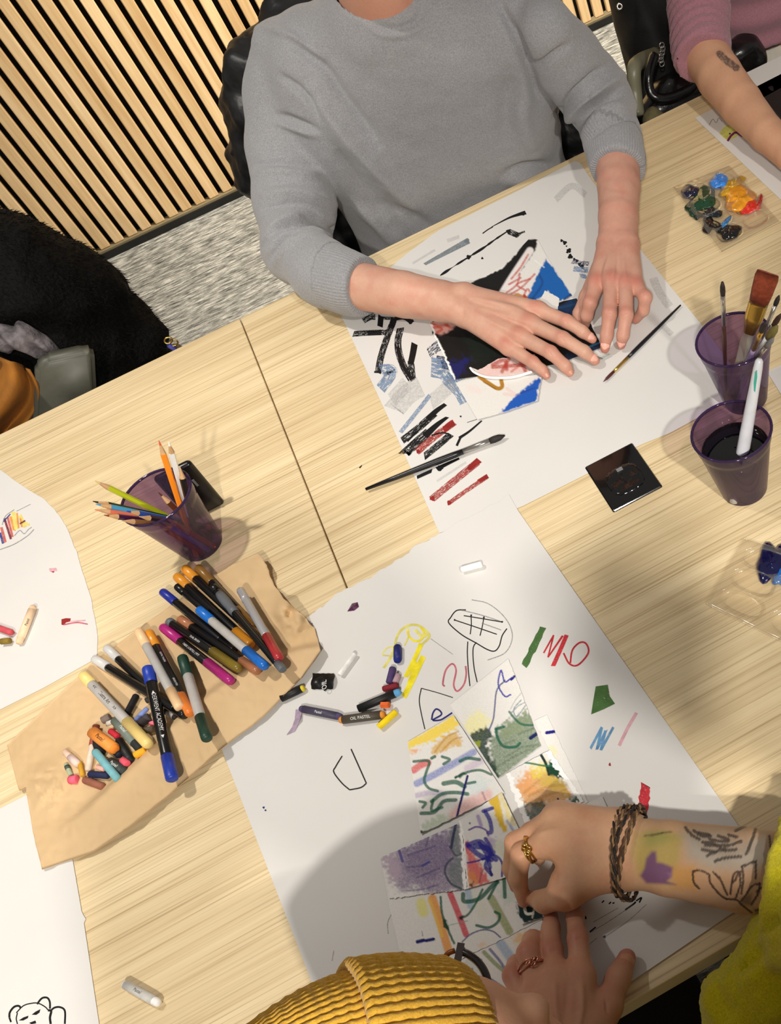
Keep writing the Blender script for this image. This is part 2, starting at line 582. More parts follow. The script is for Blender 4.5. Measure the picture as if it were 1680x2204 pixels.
# ------------------------------------------------------------------ the two tables
Y0, Y1 = 0.311, 1.563
XS = -0.2105
def rounded_box_bm(lo, hi, r=0.002, seg=2):
    bm = bmesh.new()
    bmesh.ops.create_cube(bm, size=1.0)
    lo = np.array(lo); hi = np.array(hi)
    for v in bm.verts:
        v.co = Vector((lo + hi) / 2 + np.array(v.co) * (hi - lo))
    bmesh.ops.bevel(bm, geom=list(bm.edges), offset=r, segments=seg, affect='EDGES', profile=0.5)
    return bm
def bm_obj(name, bm, m, parent=None, smooth=False):
    me = bpy.data.meshes.new(name); bm.to_mesh(me); bm.free()
    if smooth: me.polygons.foreach_set('use_smooth', np.ones(len(me.polygons), bool))
    me.materials.append(m)
    o = bpy.data.objects.new(name, me); COL.objects.link(o)
    if parent is not None: attach(o, parent)
    return o
def make_table(x0, x1, label):
    t = empty('meeting_table', ((x0 + x1) / 2, (Y0 + Y1) / 2, FLOOR_Z), label, 'table', 'meeting tables pushed together')
    bm_obj('tabletop', rounded_box_bm((x0, Y0, -0.028), (x1, Y1, 0.0), 0.0015), WOOD, t)
    for x in (x0 + 0.09, x1 - 0.09):
        for y in (Y0 + 0.12, Y1 - 0.12):
            MB().box((x, y, (FLOOR_Z - 0.028) / 2), (0.05, 0.05, -FLOOR_Z - 0.028)).build('leg', BLACKM, t, False)
        MB().box((x, (Y0 + Y1) / 2, -0.053), (0.05, Y1 - Y0 - 0.29, 0.05)).build('cross_rail', BLACKM, t, False)
    return t
TABLE_L = make_table(-1.70, XS - 0.0008, 'oak-laminate meeting table under the pencil cup, left of the seam')
TABLE_R = make_table(XS + 0.0008, 1.50, 'oak-laminate meeting table under the collages, right of the seam')
# flush cable port of the right-hand table
def cable_port(x0, x1, y0, y1, t, label):
    o = bm_obj('cable_port', rounded_box_bm((x0, y0, -0.002), (x1, y1, 0.0028), 0.0024, 3), mat('gloss_black', (6, 6, 7), 0.08, 0.1, coat=0.6), t, False)
    tag(o, label)
    cx, cy = (x0 + x1) / 2, (y0 + y1) / 2 - 0.006
    n = 20; V = []; Fc = []
    r = 0.023
    rr = [1.0, 0.96, 0.7, 0.35]; zz = [0.0028, 0.0040, 0.0032, 0.0030]
    for k, (a, z) in enumerate(zip(rr, zz)):
        for j in range(n):
            th = 2 * math.pi * j / n
            q = max(abs(math.cos(th)), abs(math.sin(th))) ** 0.6
            V.append((cx + r * a * math.cos(th) / q, cy + r * a * math.sin(th) / q, z + (0.0004 * math.sin(5 * th + k))))
    for k in range(len(rr) - 1):
        for j in range(n):
            Fc.append((k * n + j, k * n + (j + 1) % n, (k + 1) * n + (j + 1) % n, (k + 1) * n + j))
    Fc.append(tuple((len(rr) - 1) * n + j for j in range(n)))
    mesh_obj('finger_recess', V, Fc, mat('gloss_black_wavy', (8, 8, 9), 0.06, 0.1, 20, 0.5, 120, 0.002, coat=0.5), o)
    MB().box((cx + 0.001, cy + 0.017, 0.0042), (0.008, 0.005, 0.0012)).build('latch', mat('latch_grey', (120, 120, 122), 0.3, 0.1), o, False)
    return o
pA = at(1314, 1098); pB = at(1425, 1046)
cable_port(0.1195, 0.1885, 0.846, 0.935, TABLE_R, 'glossy black cable port set flush in the table top')
# ------------------------------------------------------------------ paper sheets and drawings
def resample(line, n):
    line = np.asarray(line, float)
    L = np.r_[0, np.cumsum(np.linalg.norm(np.diff(line, axis=0), axis=1))]
    t = np.linspace(0, L[-1], n)
    return np.stack([np.interp(t, L, line[:, 0]), np.interp(t, L, line[:, 1])], 1)
def jag(line, amp, seed):
    d = np.gradient(line, axis=0); d /= np.linalg.norm(d, axis=1)[:, None] + 1e-9
    nrm = np.stack([-d[:, 1], d[:, 0]], 1)
    s = np.arange(len(line))
    q = np.stack([s * 0.23, np.full(len(s), seed * 3.7), np.zeros(len(s))], 1)
    o = amp * (vnoise(q, seed) + 0.5 * vnoise(q * 3.1, seed + 5))
    w = np.minimum(1, np.minimum(s, len(s) - 1 - s) / 3.0)
    return line + nrm * (o * w)[:, None]
def coons(AB, BC, DC, AD, nu, nv):
    u = np.linspace(0, 1, nu)[None, :, None]; v = np.linspace(0, 1, nv)[:, None, None]
    t, b = AB[None], DC[None]; l, r = AD[:, None], BC[:, None]
    A, B, C, D = AB[0], AB[-1], DC[-1], DC[0]
    return (1 - v) * t + v * b + (1 - u) * l + u * r - ((1 - u) * (1 - v) * A + u * (1 - v) * B + u * v * C + (1 - u) * v * D)
def sheet_px(AB, BC, DC, AD, step, torn=(0, 0, 0, 0), seed=1):
    ls = [np.asarray(e, float) for e in (AB, BC, DC, AD)]
    length = lambda e: np.linalg.norm(np.diff(e, axis=0), axis=1).sum()
    nu = max(4, int(max(length(ls[0]), length(ls[2])) / step)); nv = max(4, int(max(length(ls[1]), length(ls[3])) / step))
    es = [resample(ls[0], nu), resample(ls[1], nv), resample(ls[2], nu), resample(ls[3], nv)]
    for i, a in enumerate(torn):
        if a: es[i] = jag(es[i], a, seed + i)
    es[1][0] = es[0][-1]; es[3][0] = es[0][0]; es[2][0] = es[3][-1]; es[2][-1] = es[1][-1]
    return coons(*es, nu, nv)
def sheet(name, G, z, m, parent=None, thick=0.0003, zfun=None, cols=None, skirt=True):
    nv, nu = G.shape[:2]
    d = (G - np.array([PX0, PY0])) / F_PX
    rays = np.concatenate([d, np.ones((nv, nu, 1))], -1) @ R
    T = CAM + rays * ((np.asarray(z) - CAM[2]) / rays[..., 2])[..., None]
    if zfun is not None:
        T[..., 2] += zfun(T)
    top = T.reshape(-1, 3)
    idx = np.arange(nu * nv).reshape(nv, nu)
    Fq = np.stack([idx[:-1, :-1], idx[1:, :-1], idx[1:, 1:], idx[:-1, 1:]], -1).reshape(-1, 4)
    ring = np.r_[idx[0, :-1], idx[:-1, -1], idx[-1, :0:-1], idx[:0:-1, 0]]
    bot = top[ring].copy(); bot[:, 2] -= thick
    n0 = len(top); k = len(ring)
    sk = [(ring[i], n0 + i, n0 + (i + 1) % k, ring[(i + 1) % k]) for i in range(k)]
    V = np.vstack([top, bot])
    nf = np.array(Fq)
    # keep normals upwards
    e1 = top[nf[0, 1]] - top[nf[0, 0]]; e2 = top[nf[0, 3]] - top[nf[0, 0]]
    if np.cross(e1, e2)[2] < 0:
        nf = nf[:, ::-1]; sk = [s[::-1] for s in sk]
    o = mesh_obj(name, V, [tuple(f) for f in nf] + sk, m, parent, False)
    if cols is not None:
        c = np.vstack([cols.reshape(-1, 3), np.tile((0.9, 0.9, 0.88), (k, 1))])
        set_col(o, c)
    return o
def quad(A, B, C, D):
    return [A, B], [B, C], [D, C], [A, D]

class Art:
    """colours a sheet grid from strokes drawn over it"""
    def __init__(s, G, base=(232, 230, 226), seed=0):
        s.G = G; s.P = G.reshape(-1, 2)
        s.c = np.tile(np.array(s2l(base)), (len(s.P), 1))
        s.rs = np.random.default_rng(seed + 11)
        q = np.concatenate([s.P / 5.0, np.zeros((len(s.P), 1))], 1)
        s.n1 = vnoise(q, seed); s.n2 = vnoise(q * 2.9 + 7, seed + 3)
        s.tooth = s.rs.random(len(s.P))
    def _mix(s, a, col):
        a = np.clip(a, 0, 1)[:, None]
        s.c = s.c * (1 - a) + np.array(s2l(col)) * a
    def line(s, pts, w, col, a=1.0, soft=0.5, rough=0.0, sp=True):
        L = spline(pts, 6) if (sp and len(pts) > 2) else np.asarray(pts, float)
        lo, hi = L.min(0) - 2 * w - 2, L.max(0) + 2 * w + 2
        m = ((s.P > lo) & (s.P < hi)).all(1)
        if not m.any(): return s
        d, t = poly_dist(s.P[m], L)
        k = np.zeros(len(s.P))
        e = max(1.0, soft * w / 2)
        k[m] = smooth01((w / 2 + e / 2 - d) / e)
        if rough: k *= np.clip(1 - rough * (0.5 + 0.5 * s.n2 + 0.5 * s.tooth - 0.25), 0, 1)
        s._mix(k * a, col); return s
    def blob(s, pts, col, a=1.0, soft=6, rough=0.0):
        poly = np.asarray(pts, float)
        x, y = s.P[:, 0], s.P[:, 1]
        ins = np.zeros(len(x), bool); j = len(poly) - 1
        for i in range(len(poly)):
            c = ((poly[i, 1] > y) != (poly[j, 1] > y)) & (x < (poly[j, 0] - poly[i, 0]) * (y - poly[i, 1]) / (poly[j, 1] - poly[i, 1] + 1e-9) + poly[i, 0])
            ins ^= c; j = i
        d, _ = poly_dist(s.P, np.vstack([poly, poly[:1]]))
        sd = np.where(ins, d, -d) + soft * 0.5 * s.n1
        k = smooth01(sd / soft + 0.5)
        if rough: k *= np.clip(1 - rough * (0.5 + 0.5 * s.n2 + 0.6 * s.tooth - 0.3), 0, 1)
        s._mix(k * a, col); return s
    def edge_white(s, sides, w=5):
        nv, nu = s.G.shape[:2]
        for sd in sides:
            e = {'t': s.G[0], 'b': s.G[-1], 'l': s.G[:, 0], 'r': s.G[:, -1]}[sd]
            d, t = poly_dist(s.P, e[::3] if len(e) > 6 else e)
            s._mix(smooth01((w * (1 + 0.5 * s.n1) - d) / 2.0 + 0.5), (252, 251, 249))
        return s
    def cols(s): return s.c

class Ink:
    """paint, pen and crayon strokes lying on a sheet"""
    def __init__(s, parent, z, part):
        s.parent = parent; s.z = z; s.d = []; s.k = 0; s.part = part
    def stroke(s, m, pts, w, taper=(1, 1), wob=0.0, sp=True, part=None):
        L = spline(pts, 7) if (sp and len(pts) > 2) else resample(pts, max(3, int(np.linalg.norm(np.asarray(pts[-1], float) - np.asarray(pts[0], float)) / 6)))
        d = np.gradient(L, axis=0); d /= np.linalg.norm(d, axis=1)[:, None] + 1e-9
        nr = np.stack([-d[:, 1], d[:, 0]], 1)
        t = np.linspace(0, 1, len(L))
        ww = w * (taper[0] + (taper[1] - taper[0]) * t)
        if wob: ww = ww * (1 + wob * vnoise(np.stack([t * len(L) * 0.6, t * 0 + s.k * 3.3, t * 0], 1), 3))
        s.k += 1
        z = s.z + s.k * 6e-6
        Lp = np.r_[0, np.cumsum(np.linalg.norm(np.diff(L, axis=0), axis=1))] / max(w, 1)
        V, Fc, U = [], [], []
        s.d.append((part or s.part, m.name, V, Fc, U))
        n0 = len(V)
        if w > 5:
            jj = np.random.default_rng(s.k).normal(0, 0.22, 4) * w
            j0, j1 = d[0] * jj[0], d[-1] * jj[1]
        else: j0 = j1 = 0
        for i, (p, q, x, lp) in enumerate(zip(L, nr, ww, Lp)):
            if i == 0: p = p + 0; e0 = j0; e1 = -0.6 * j0 if w > 5 else 0
            elif i == len(L) - 1: e0 = j1; e1 = -0.6 * j1 if w > 5 else 0
            else: e0 = e1 = 0
            V.append(at(*(p - q * x / 2 + e0), z)); V.append(at(*(p + q * x / 2 + e1), z))
            U.append((s.k * 1.37, lp)); U.append((s.k * 1.37 + 1, lp))
            continue
            V.append(at(*(p - q * x / 2), z)); V.append(at(*(p + q * x / 2), z))
            U.append((s.k * 1.37, lp)); U.append((s.k * 1.37 + 1, lp))
        for i in range(len(L) - 1):
            Fc.append((n0 + 2 * i, n0 + 2 * i + 1, n0 + 2 * i + 3, n0 + 2 * i + 2))
        return s
    def dot(s, m, c, r, part=None, n=9, sq=1.0):
        s.k += 1
        z = s.z + s.k * 6e-6
        V, Fc, U = [], [], []
        s.d.append((part or s.part, m.name, V, Fc, U))
        n0 = len(V)
        for j in range(n):
            a = 2 * math.pi * j / n
            rr = r * (1 + 0.25 * math.sin(3 * a + s.k))
            V.append(at(c[0] + rr * math.cos(a), c[1] + sq * rr * math.sin(a), z)); U.append((math.cos(a), math.sin(a)))
        Fc.append(tuple(range(n0, n0 + n)))
        return s
    def fill(s, m, poly, part=None):
        s.k += 1
        z = s.z + s.k * 6e-6
        V, Fc, U = [], [], []
        s.d.append((part or s.part, m.name, V, Fc, U))
        n0 = len(V); poly = np.asarray(poly, float); c = poly.mean(0)
        V.append(at(*c, z)); U.append((0.5, 0.5))
        for p in poly:
            V.append(at(*p, z)); U.append(tuple((p - c) / 30.0))
        for j in range(len(poly)):
            Fc.append((n0, n0 + 1 + j, n0 + 1 + (j + 1) % len(poly)))
        return s
    def finish(s):
        for part, mn, V, Fc, U in s.d:
            mesh_obj(part, V, Fc, bpy.data.materials[mn], s.parent, False, U)

INK_BLACK = ink_mat('black_acrylic', (12, 13, 16), 1.0, 0.0, 0.45)
INK_DRYBLACK = ink_mat('dry_black_acrylic', (16, 17, 21), 1.0, 1.0, 0.5, fill=0.62, along=0.30, across=3.2)
INK_HALFBLACK = ink_mat('half_dry_black_acrylic', (14, 15, 19), 1.0, 1.0, 0.5, fill=0.92, along=0.30, across=3.2)
INK_WASHGREY = ink_mat('grey_wash', (126, 138, 146), 0.75, 0.75, 0.6, fill=0.7, along=1.0, across=2)
INK_FAINT = ink_mat('faint_grey_wash', (185, 185, 186), 0.28, 0.9, 0.6, fill=0.55, along=1.5, across=3)
INK_BLUEWASH = ink_mat('blue_wash', (120, 148, 186), 0.7, 1.0, 0.6, fill=0.6, along=0.5, across=3)
INK_NAVYWASH = ink_mat('navy_wash', (44, 56, 92), 0.85, 1.0, 0.6, fill=0.5, along=0.5, across=3)
INK_RED = ink_mat('dry_red_acrylic', (172, 58, 52), 0.9, 1.0, 0.5, fill=0.6, along=0.30, across=3.2)
INK_REDD = ink_mat('red_acrylic', (150, 38, 36), 0.95, 0.6, 0.45, fill=0.9)
PEN_BLACK = ink_mat('black_pen', (20, 20, 24), 0.95, 0.5, 0.6, fill=0.9, along=3, across=1)
PEN_GREY = ink_mat('grey_pencil', (140, 140, 140), 0.6, 0.8, 0.7, fill=0.6, along=3, across=1)
PEN_NAVY = ink_mat('navy_pen', (24, 26, 110), 1.0, 0.0, 0.5)
CR_PINK = ink_mat('pink_crayon', (206, 104, 122), 0.85, 1.0, 0.8, fill=0.75, along=2, across=2)
CR_LPINK = ink_mat('pale_pink_crayon', (232, 178, 190), 0.9, 1.0, 0.8, fill=0.75, along=1, across=2)
CR_GREEN = ink_mat('green_crayon', (74, 112, 58), 0.95, 1.0, 0.8, fill=0.82, along=4, across=1.5)
CR_RED = ink_mat('red_crayon', (200, 46, 58), 0.95, 1.0, 0.8, fill=0.75, along=5, across=1)
CR_BLUE = ink_mat('blue_crayon', (98, 152, 196), 0.9, 1.0, 0.8, fill=0.7, along=2, across=2)
CR_YELLOW = ink_mat('yellow_crayon', (246, 226, 40), 0.95, 1.0, 0.8, fill=0.8, along=2, across=2)
CR_YSOFT = ink_mat('soft_yellow_crayon', (244, 232, 110), 0.85, 1.0, 0.8, fill=0.65, along=2, across=2)
CR_PURPLE = ink_mat('violet_marker', (128, 24, 104), 1.0, 0.0, 0.5)
CR_LIME = ink_mat('lime_crayon', (226, 226, 110), 0.9, 1.0, 0.8, fill=0.7, along=2, across=2)

def undul(amp, s=3.0, seed=0):
    return lambda T: amp * (0.5 + 0.5 * fbm(T * np.array([s, s, 0]) + seed, seed, 2))
def zc(ox, oy, s):
    return lambda pts: [(ox + x / s, oy + y / s) for x, y in pts]

# ---- the sheet under the grey-sweater man's hands
UP_Z = 0.0012
G = sheet_px([(735, 682), (850, 567), (876, 545), (943, 496), (1129, 403), (1237, 346), (1247, 350)],
             [(1247, 350), (1380, 540), (1520, 712), (1612, 838)],
             [(945, 1147), (1118, 1092), (1262, 1020), (1375, 958), (1440, 932), (1612, 838)],
             [(735, 682), (838, 905), (945, 1147)], 14, (0, 0, 0, 0), 2)
up = sheet('painting_paper', G, UP_Z, PAPER, None, 0.0003)
tag(up, 'large white sheet with black, grey and red brush marks under the grey-sweater man\'s hands', 'paper')
k = Ink(up, UP_Z + 0.00008, 'brush_mark')
q = zc(720, 340, 2.688)
k.stroke(INK_BLACK, q([(855, 437), (885, 415), (915, 398)]), 2.4)
k.stroke(INK_BLACK, q([(905, 400), (1000, 350), (1060, 328), (1105, 315)]), 9, (0.15, 1)).dot(INK_BLACK, q([(1090, 322)])[0], 5.5, sq=0.7)
k.stroke(INK_WASHGREY, q([(520, 615), (640, 550), (775, 478)]), 12, (0.5, 1.1)).dot(INK_WASHGREY, q([(765, 482)])[0], 6)
k.stroke(INK_FAINT, q([(450, 610), (580, 532)]), 5).stroke(INK_FAINT, q([(650, 480), (720, 455)]), 8)
k.stroke(INK_HALFBLACK, q([(610, 680), (700, 620), (780, 570), (860, 520), (930, 470), (1005, 420)]), 3.4, wob=0.8)
k.dot(INK_BLACK, q([(775, 573)])[0], 5).dot(INK_BLACK, q([(1005, 425)])[0], 5).stroke(INK_DRYBLACK, q([(1005, 425), (1065, 450)]), 12).stroke(INK_DRYBLACK, q([(1030, 450), (1100, 425)]), 4)
k.dot(INK_BLACK, q([(853, 580)])[0], 2.6)
for x, y, r in ((1312, 478, 3.5), (1330, 490, 5), (1340, 510, 2), (1355, 535, 5.5), (1345, 545, 3), (1362, 570, 6), (1385, 585, 3), (1400, 595, 4), (1415, 615, 4), (1430, 628, 5)):
    k.dot(INK_BLACK, q([(x, y)])[0], r * 0.9)
k.stroke(INK_NAVYWASH, q([(1370, 600), (1470, 612)]), 9).stroke(INK_BLUEWASH, q([(1380, 640), (1465, 650)]), 12).stroke(INK_BLUEWASH, q([(1420, 680), (1465, 690)]), 9)
k.stroke(INK_DRYBLACK, q([(105, 1018), (190, 1012), (300, 1008)]), 12).stroke(INK_HALFBLACK, q([(190, 1013), (270, 1010)]), 10)
k.stroke(INK_DRYBLACK, q([(165, 942), (205, 922), (235, 920)]), 12).stroke(INK_HALFBLACK, q([(268, 912), (262, 975)]), 12).stroke(INK_DRYBLACK, q([(270, 925), (350, 930)]), 7)
k.stroke(INK_DRYBLACK, q([(345, 930), (310, 1020), (270, 1140), (250, 1242)]), 14).stroke(INK_HALFBLACK, q([(345, 930), (325, 985)]), 12).stroke(INK_HALFBLACK, q([(228, 1238), (270, 1240)]), 4)
k.stroke(INK_DRYBLACK, q([(380, 985), (365, 1060), (372, 1130), (400, 1210), (445, 1285)]), 15).stroke(INK_BLACK, q([(365, 1090), (376, 1150), (405, 1220), (450, 1288)]), 8, (0.7, 1))
k.stroke(INK_BLACK, q([(462, 1072), (452, 1130), (438, 1195)]), 14, (1, 0.9)).stroke(INK_DRYBLACK, q([(440, 1180), (450, 1275)]), 14)
k.stroke(INK_HALFBLACK, q([(350, 930), (400, 925), (440, 950)]), 8).dot(INK_HALFBLACK, q([(440, 945)])[0], 6)
k.stroke(INK_BLUEWASH, q([(270, 1225), (330, 1230), (300, 1290), (265, 1335)]), 24).stroke(INK_FAINT, q([(500, 1320), (420, 1370), (340, 1460)]), 44).stroke(INK_FAINT, q([(420, 1300), (330, 1400)]), 30)
k.stroke(INK_NAVYWASH, q([(545, 1130), (580, 1100), (610, 1080)]), 22).stroke(INK_NAVYWASH, q([(590, 1180), (660, 1190)]), 28).stroke(INK_BLUEWASH, q([(560, 1210), (640, 1230), (690, 1290)]), 42)
k.stroke(INK_BLUEWASH, q([(640, 1270), (720, 1350), (755, 1415)]), 26).stroke(INK_NAVYWASH, q([(630, 1150), (640, 1220)]), 14).stroke(INK_FAINT, q([(690, 1300), (560, 1410)]), 30)
k.stroke(INK_BLUEWASH, q([(550, 1372), (490, 1450), (380, 1588)]), 9)
k.stroke(INK_BLACK, q([(640, 1425), (585, 1465), (540, 1510)]), 13, (0.6, 1)).stroke(INK_DRYBLACK, q([(575, 1480), (480, 1565), (390, 1635)]), 15).stroke(INK_BLACK, q([(545, 1510), (470, 1590), (420, 1640)]), 3)
k.stroke(INK_BLACK, q([(650, 1500), (590, 1545), (520, 1610)]), 15, (0.4, 1)).stroke(INK_DRYBLACK, q([(540, 1590), (470, 1650), (400, 1715)]), 20)
k.stroke(INK_RED, q([(688, 1530), (580, 1610), (475, 1700)]), 15).stroke(INK_REDD, q([(690, 1528), (630, 1572)]), 13).dot(INK_REDD, q([(482, 1698)])[0], 4)
k.stroke(INK_DRYBLACK, q([(670, 1600), (600, 1660), (520, 1725)]), 14).stroke(INK_BLACK, q([(560, 1605), (620, 1590), (670, 1605), (640, 1640)]), 3)
k.stroke(INK_HALFBLACK, q([(850, 1520), (780, 1580), (720, 1620)]), 6, (0.5, 1)).stroke(INK_HALFBLACK, q([(730, 1610), (705, 1665)]), 5)
k.stroke(INK_HALFBLACK, q([(475, 1848), (560, 1810)]), 7).stroke(INK_BLACK, q([(590, 1800), (650, 1770), (720, 1738)]), 9, (1, 0.5)).dot(INK_HALFBLACK, q([(610, 1795)])[0], 6)
k.stroke(INK_RED, q([(830, 1755), (700, 1860), (560, 1975)]), 15).stroke(INK_REDD, q([(835, 1748), (770, 1800)]), 14, (1, 0.6)).dot(INK_REDD, q([(565, 1970)])[0], 5.5)
k.stroke(INK_RED, q([(880, 1845), (760, 1925), (655, 2000)]), 9).stroke(INK_REDD, q([(885, 1840), (830, 1870)]), 10, (1, 0.7)).dot(INK_REDD, q([(662, 1995)])[0], 5)
k.stroke(INK_FAINT, q([(760, 1760), (590, 1870)]), 5).dot(INK_BLACK, q([(728, 1495)])[0], 2)
k.stroke(INK_FAINT, [(1405, 598), (1418, 628), (1440, 660)], 18).stroke(INK_FAINT, [(1425, 700), (1445, 720)], 12)
k.stroke(INK_BLACK, q([(765, 1530), (860, 1500)]), 0.9).stroke(INK_FAINT, [(1195, 430), (1230, 400), (1260, 420)], 14)
k.finish()

# ---- the sheet under the woman's hands
LO_Z = 0.0022
G = sheet_px([(420, 1470), (560, 1387), (670, 1322), (747, 1268), (860, 1205), (890, 1178), (1000, 1117), (1095, 1064)],
             [(1095, 1064), (1115, 1100), (1580, 1765), (1673, 1899)],
             [(812, 2488), (1363, 2109), (1583, 1960), (1673, 1899)],
             [(420, 1470), (478, 1615), (665, 2100), (812, 2488)], 7, (5, 0, 0, 0), 5)
lo = sheet('drawing_paper', G, LO_Z, PAPER, None, 0.0003)
tag(lo, 'large white sheet with crayon swatches and pen doodles under the torn pastel collage', 'paper')
k = Ink(lo, LO_Z + 0.00008, 'crayon_mark')
q = zc(900, 1260, 3.23)
P_ = 'pen_doodle'
k.stroke(PEN_BLACK, q([(330, 170), (265, 175), (225, 222), (212, 262), (300, 342), (400, 400), (480, 446), (530, 456), (562, 420), (582, 350), (615, 300)]), 2.6, part=P_)
k.stroke(PEN_GREY, q([(300, 172), (450, 210), (585, 255)]), 2.4, part=P_)
for l in ([(250, 240), (400, 290), (545, 340)], [(315, 210), (450, 232), (585, 255)], [(365, 205), (368, 270), (360, 340)], [(455, 220), (445, 280), (428, 350)], [(440, 262), (575, 310)]):
    k.stroke(PEN_BLACK if l[0][0] != 440 else PEN_GREY, q(l), 2.3, part=P_)
for c in ((252, 240), (582, 253), (367, 208), (455, 222)): k.dot(PEN_BLACK, q([c])[0], 2.2, part=P_)
k.stroke(PEN_GREY, q([(370, 100), (480, 125), (580, 200), (640, 290), (650, 380), (600, 470), (480, 520)]), 2.2, part=P_)
k.stroke(PEN_BLACK, q([(343, 390), (340, 470), (347, 590), (358, 700)]), 2.4, part=P_).stroke(PEN_BLACK, q([(402, 395), (380, 440), (385, 560), (408, 672)]), 2.4, part=P_)
k.stroke(CR_PINK, q([(183, 702), (170, 680), (190, 590), (235, 545), (262, 590), (245, 690), (270, 735), (315, 690), (332, 620), (328, 560)]), 3.8)
k.stroke(CR_GREEN, q([(866, 292), (800, 430), (735, 560)]), 13, wob=0.4)
k.stroke(CR_RED, q([(870, 470), (940, 345), (900, 500), (1000, 350)]), 3.2, sp=False).stroke(CR_RED, q([(1030, 345), (985, 450), (935, 562)]), 9)
for l in ([(870, 470), (940, 345)], [(940, 345), (900, 500)], [(900, 500), (1005, 350)]): k.stroke(CR_RED, q(l), 3.4)
k.stroke(CR_RED, q([(1008, 470), (1050, 545), (1110, 552), (1180, 470), (1165, 405), (1120, 398), (1070, 450), (1055, 540)]), 3.8)
k.fill(CR_GREEN, q([(1232, 702), (1316, 690), (1330, 770), (1366, 822), (1290, 860), (1200, 897), (1215, 800)]))
for l in ([(1195, 1135), (1275, 985)], [(1275, 985), (1240, 1140)], [(1240, 1140), (1305, 1005)], [(1300, 1010), (1268, 1145)], [(1268, 1145), (1355, 985)]): k.stroke(CR_BLUE, q(l), 5.5, sp=False)
k.stroke(CR_LPINK, q([(1515, 885), (1450, 1000), (1395, 1115)]), 7)
k.stroke(CR_RED, q([(1580, 1385), (1568, 1490), (1555, 1610)]), 22, wob=0.3)
k.dot(INK_REDD, q([(1330, 1245)])[0], 2.5, sq=1.5)
k.stroke(PEN_NAVY, q([(92, 935), (100, 890), (122, 860), (150, 872), (158, 900), (100, 936), (150, 936), (190, 915), (235, 885)]), 3.6, part=P_)
k.stroke(PEN_BLACK, q([(20, 715), (6, 800), (22, 900), (45, 1000)]), 2.2, part=P_).stroke(PEN_BLACK, q([(20, 715), (130, 745), (240, 780)]), 1.8, part=P_)
k.stroke(PEN_GREY, q([(85, 370), (240, 480)]), 1.4, part=P_)
q = zc(580, 1260, 4.0)
k.stroke(CR_YSOFT, q([(980, 710), (1040, 620), (1075, 520), (1100, 430), (1150, 370), (1220, 340), (1300, 355), (1375, 430), (1330, 490), (1290, 520)]), 5.5)
k.stroke(CR_YELLOW, q([(1190, 375), (1195, 430), (1240, 475), (1300, 470), (1330, 410), (1300, 360)]), 4.5).stroke(CR_YSOFT, q([(1250, 380), (1290, 420), (1310, 440), (1360, 425)]), 7)
k.stroke(CR_YSOFT, q([(965, 590), (1010, 540), (1060, 530)]), 3).stroke(CR_YSOFT, q([(970, 600), (1060, 610)]), 3).stroke(CR_YSOFT, q([(1160, 520), (1200, 430)]), 3.5)
k.stroke(CR_YELLOW, q([(1305, 500), (1240, 650), (1170, 790)]), 10).stroke(CR_YELLOW, q([(1322, 610), (1240, 790), (1155, 960)]), 12)
k.stroke(CR_YELLOW, q([(1270, 660), (1200, 850)]), 10)
k.stroke(PEN_BLACK, [(736, 1627), (722, 1650), (718, 1662), (735, 1685), (752, 1700)], 2.8, part=P_).stroke(PEN_BLACK, [(752, 1700), (776, 1695), (788, 1686)], 2.8, part=P_).stroke(PEN_BLACK, [(788, 1686), (772, 1650), (755, 1612)], 2.8, part=P_)
k.dot(PEN_NAVY, (567, 1738), 2.4, part=P_).dot(PEN_NAVY, (571, 1744), 2.0, part=P_)
k.stroke(PEN_GREY, [(846, 1960), (834, 1985), (835, 2010)], 1.8, part=P_).stroke(PEN_GREY, [(718, 2046), (714, 2068)], 1.4, part=P_)
q = zc(1040, 1680, 2.625)
k.stroke(INK_BLACK, q([(800, 732), (845, 700), (860, 685)]), 3.6, part=P_).stroke(INK_BLACK, q([(862, 680), (892, 662), (880, 690)]), 3, part=P_)
k.stroke(INK_BLACK, q([(600, 855), (634, 828)]), 3, part=P_).dot(INK_BLACK, q([(683, 882)])[0], 3, part=P_).dot(INK_BLACK, q([(574, 775)])[0], 3.6, part=P_)
for a, b in (((668, 690), (682, 678)), ((708, 698), (720, 686)), ((728, 694), (740, 690)), ((935, 608), (948, 598))): k.stroke(INK_BLACK, q([a, b]), 3, part=P_)
for l in ([(600, 860), (700, 800), (850, 700)], [(620, 800), (760, 720)], [(690, 880), (820, 790), (920, 700)], [(580, 940), (640, 890)]): k.stroke(PEN_GREY, q(l), 1.6, part=P_)
k.finish()

# ---- the two sheets on the left
LT_Z = 0.0008
G = sheet_px([(-300, 930), (0, 1011), (59, 1054), (94, 1073), (118, 1097)],
             [(118, 1097), (141, 1132), (165, 1186), (177, 1229), (196, 1285), (205, 1337), (211, 1370), (209, 1408)],
             [(-260, 1665), (0, 1527), (94, 1480), (198, 1422), (209, 1408)], [(-300, 930), (-260, 1665)], 9, (1.5, 1.2, 0, 0), 9)
lt = sheet('sketch_paper', G, LT_Z, PAPER, None, 0.0003)
tag(lt, 'torn round-cornered white sheet with a striped doodle, left of the pencil cup', 'paper')
k = Ink(lt, LT_Z + 0.00008, 'crayon_mark')
q = zc(0, 960, 4.238)
C_ = {n: ink_mat('pencil_' + n, c, 0.9, 0.9, 0.7, fill=0.7, along=2, across=2) for n, c in (('blue', (52, 66, 150)), ('red', (214, 106, 100)), ('orange', (240, 160, 70)), ('yel', (246, 222, 120)), ('maroon', (130, 40, 60)))}
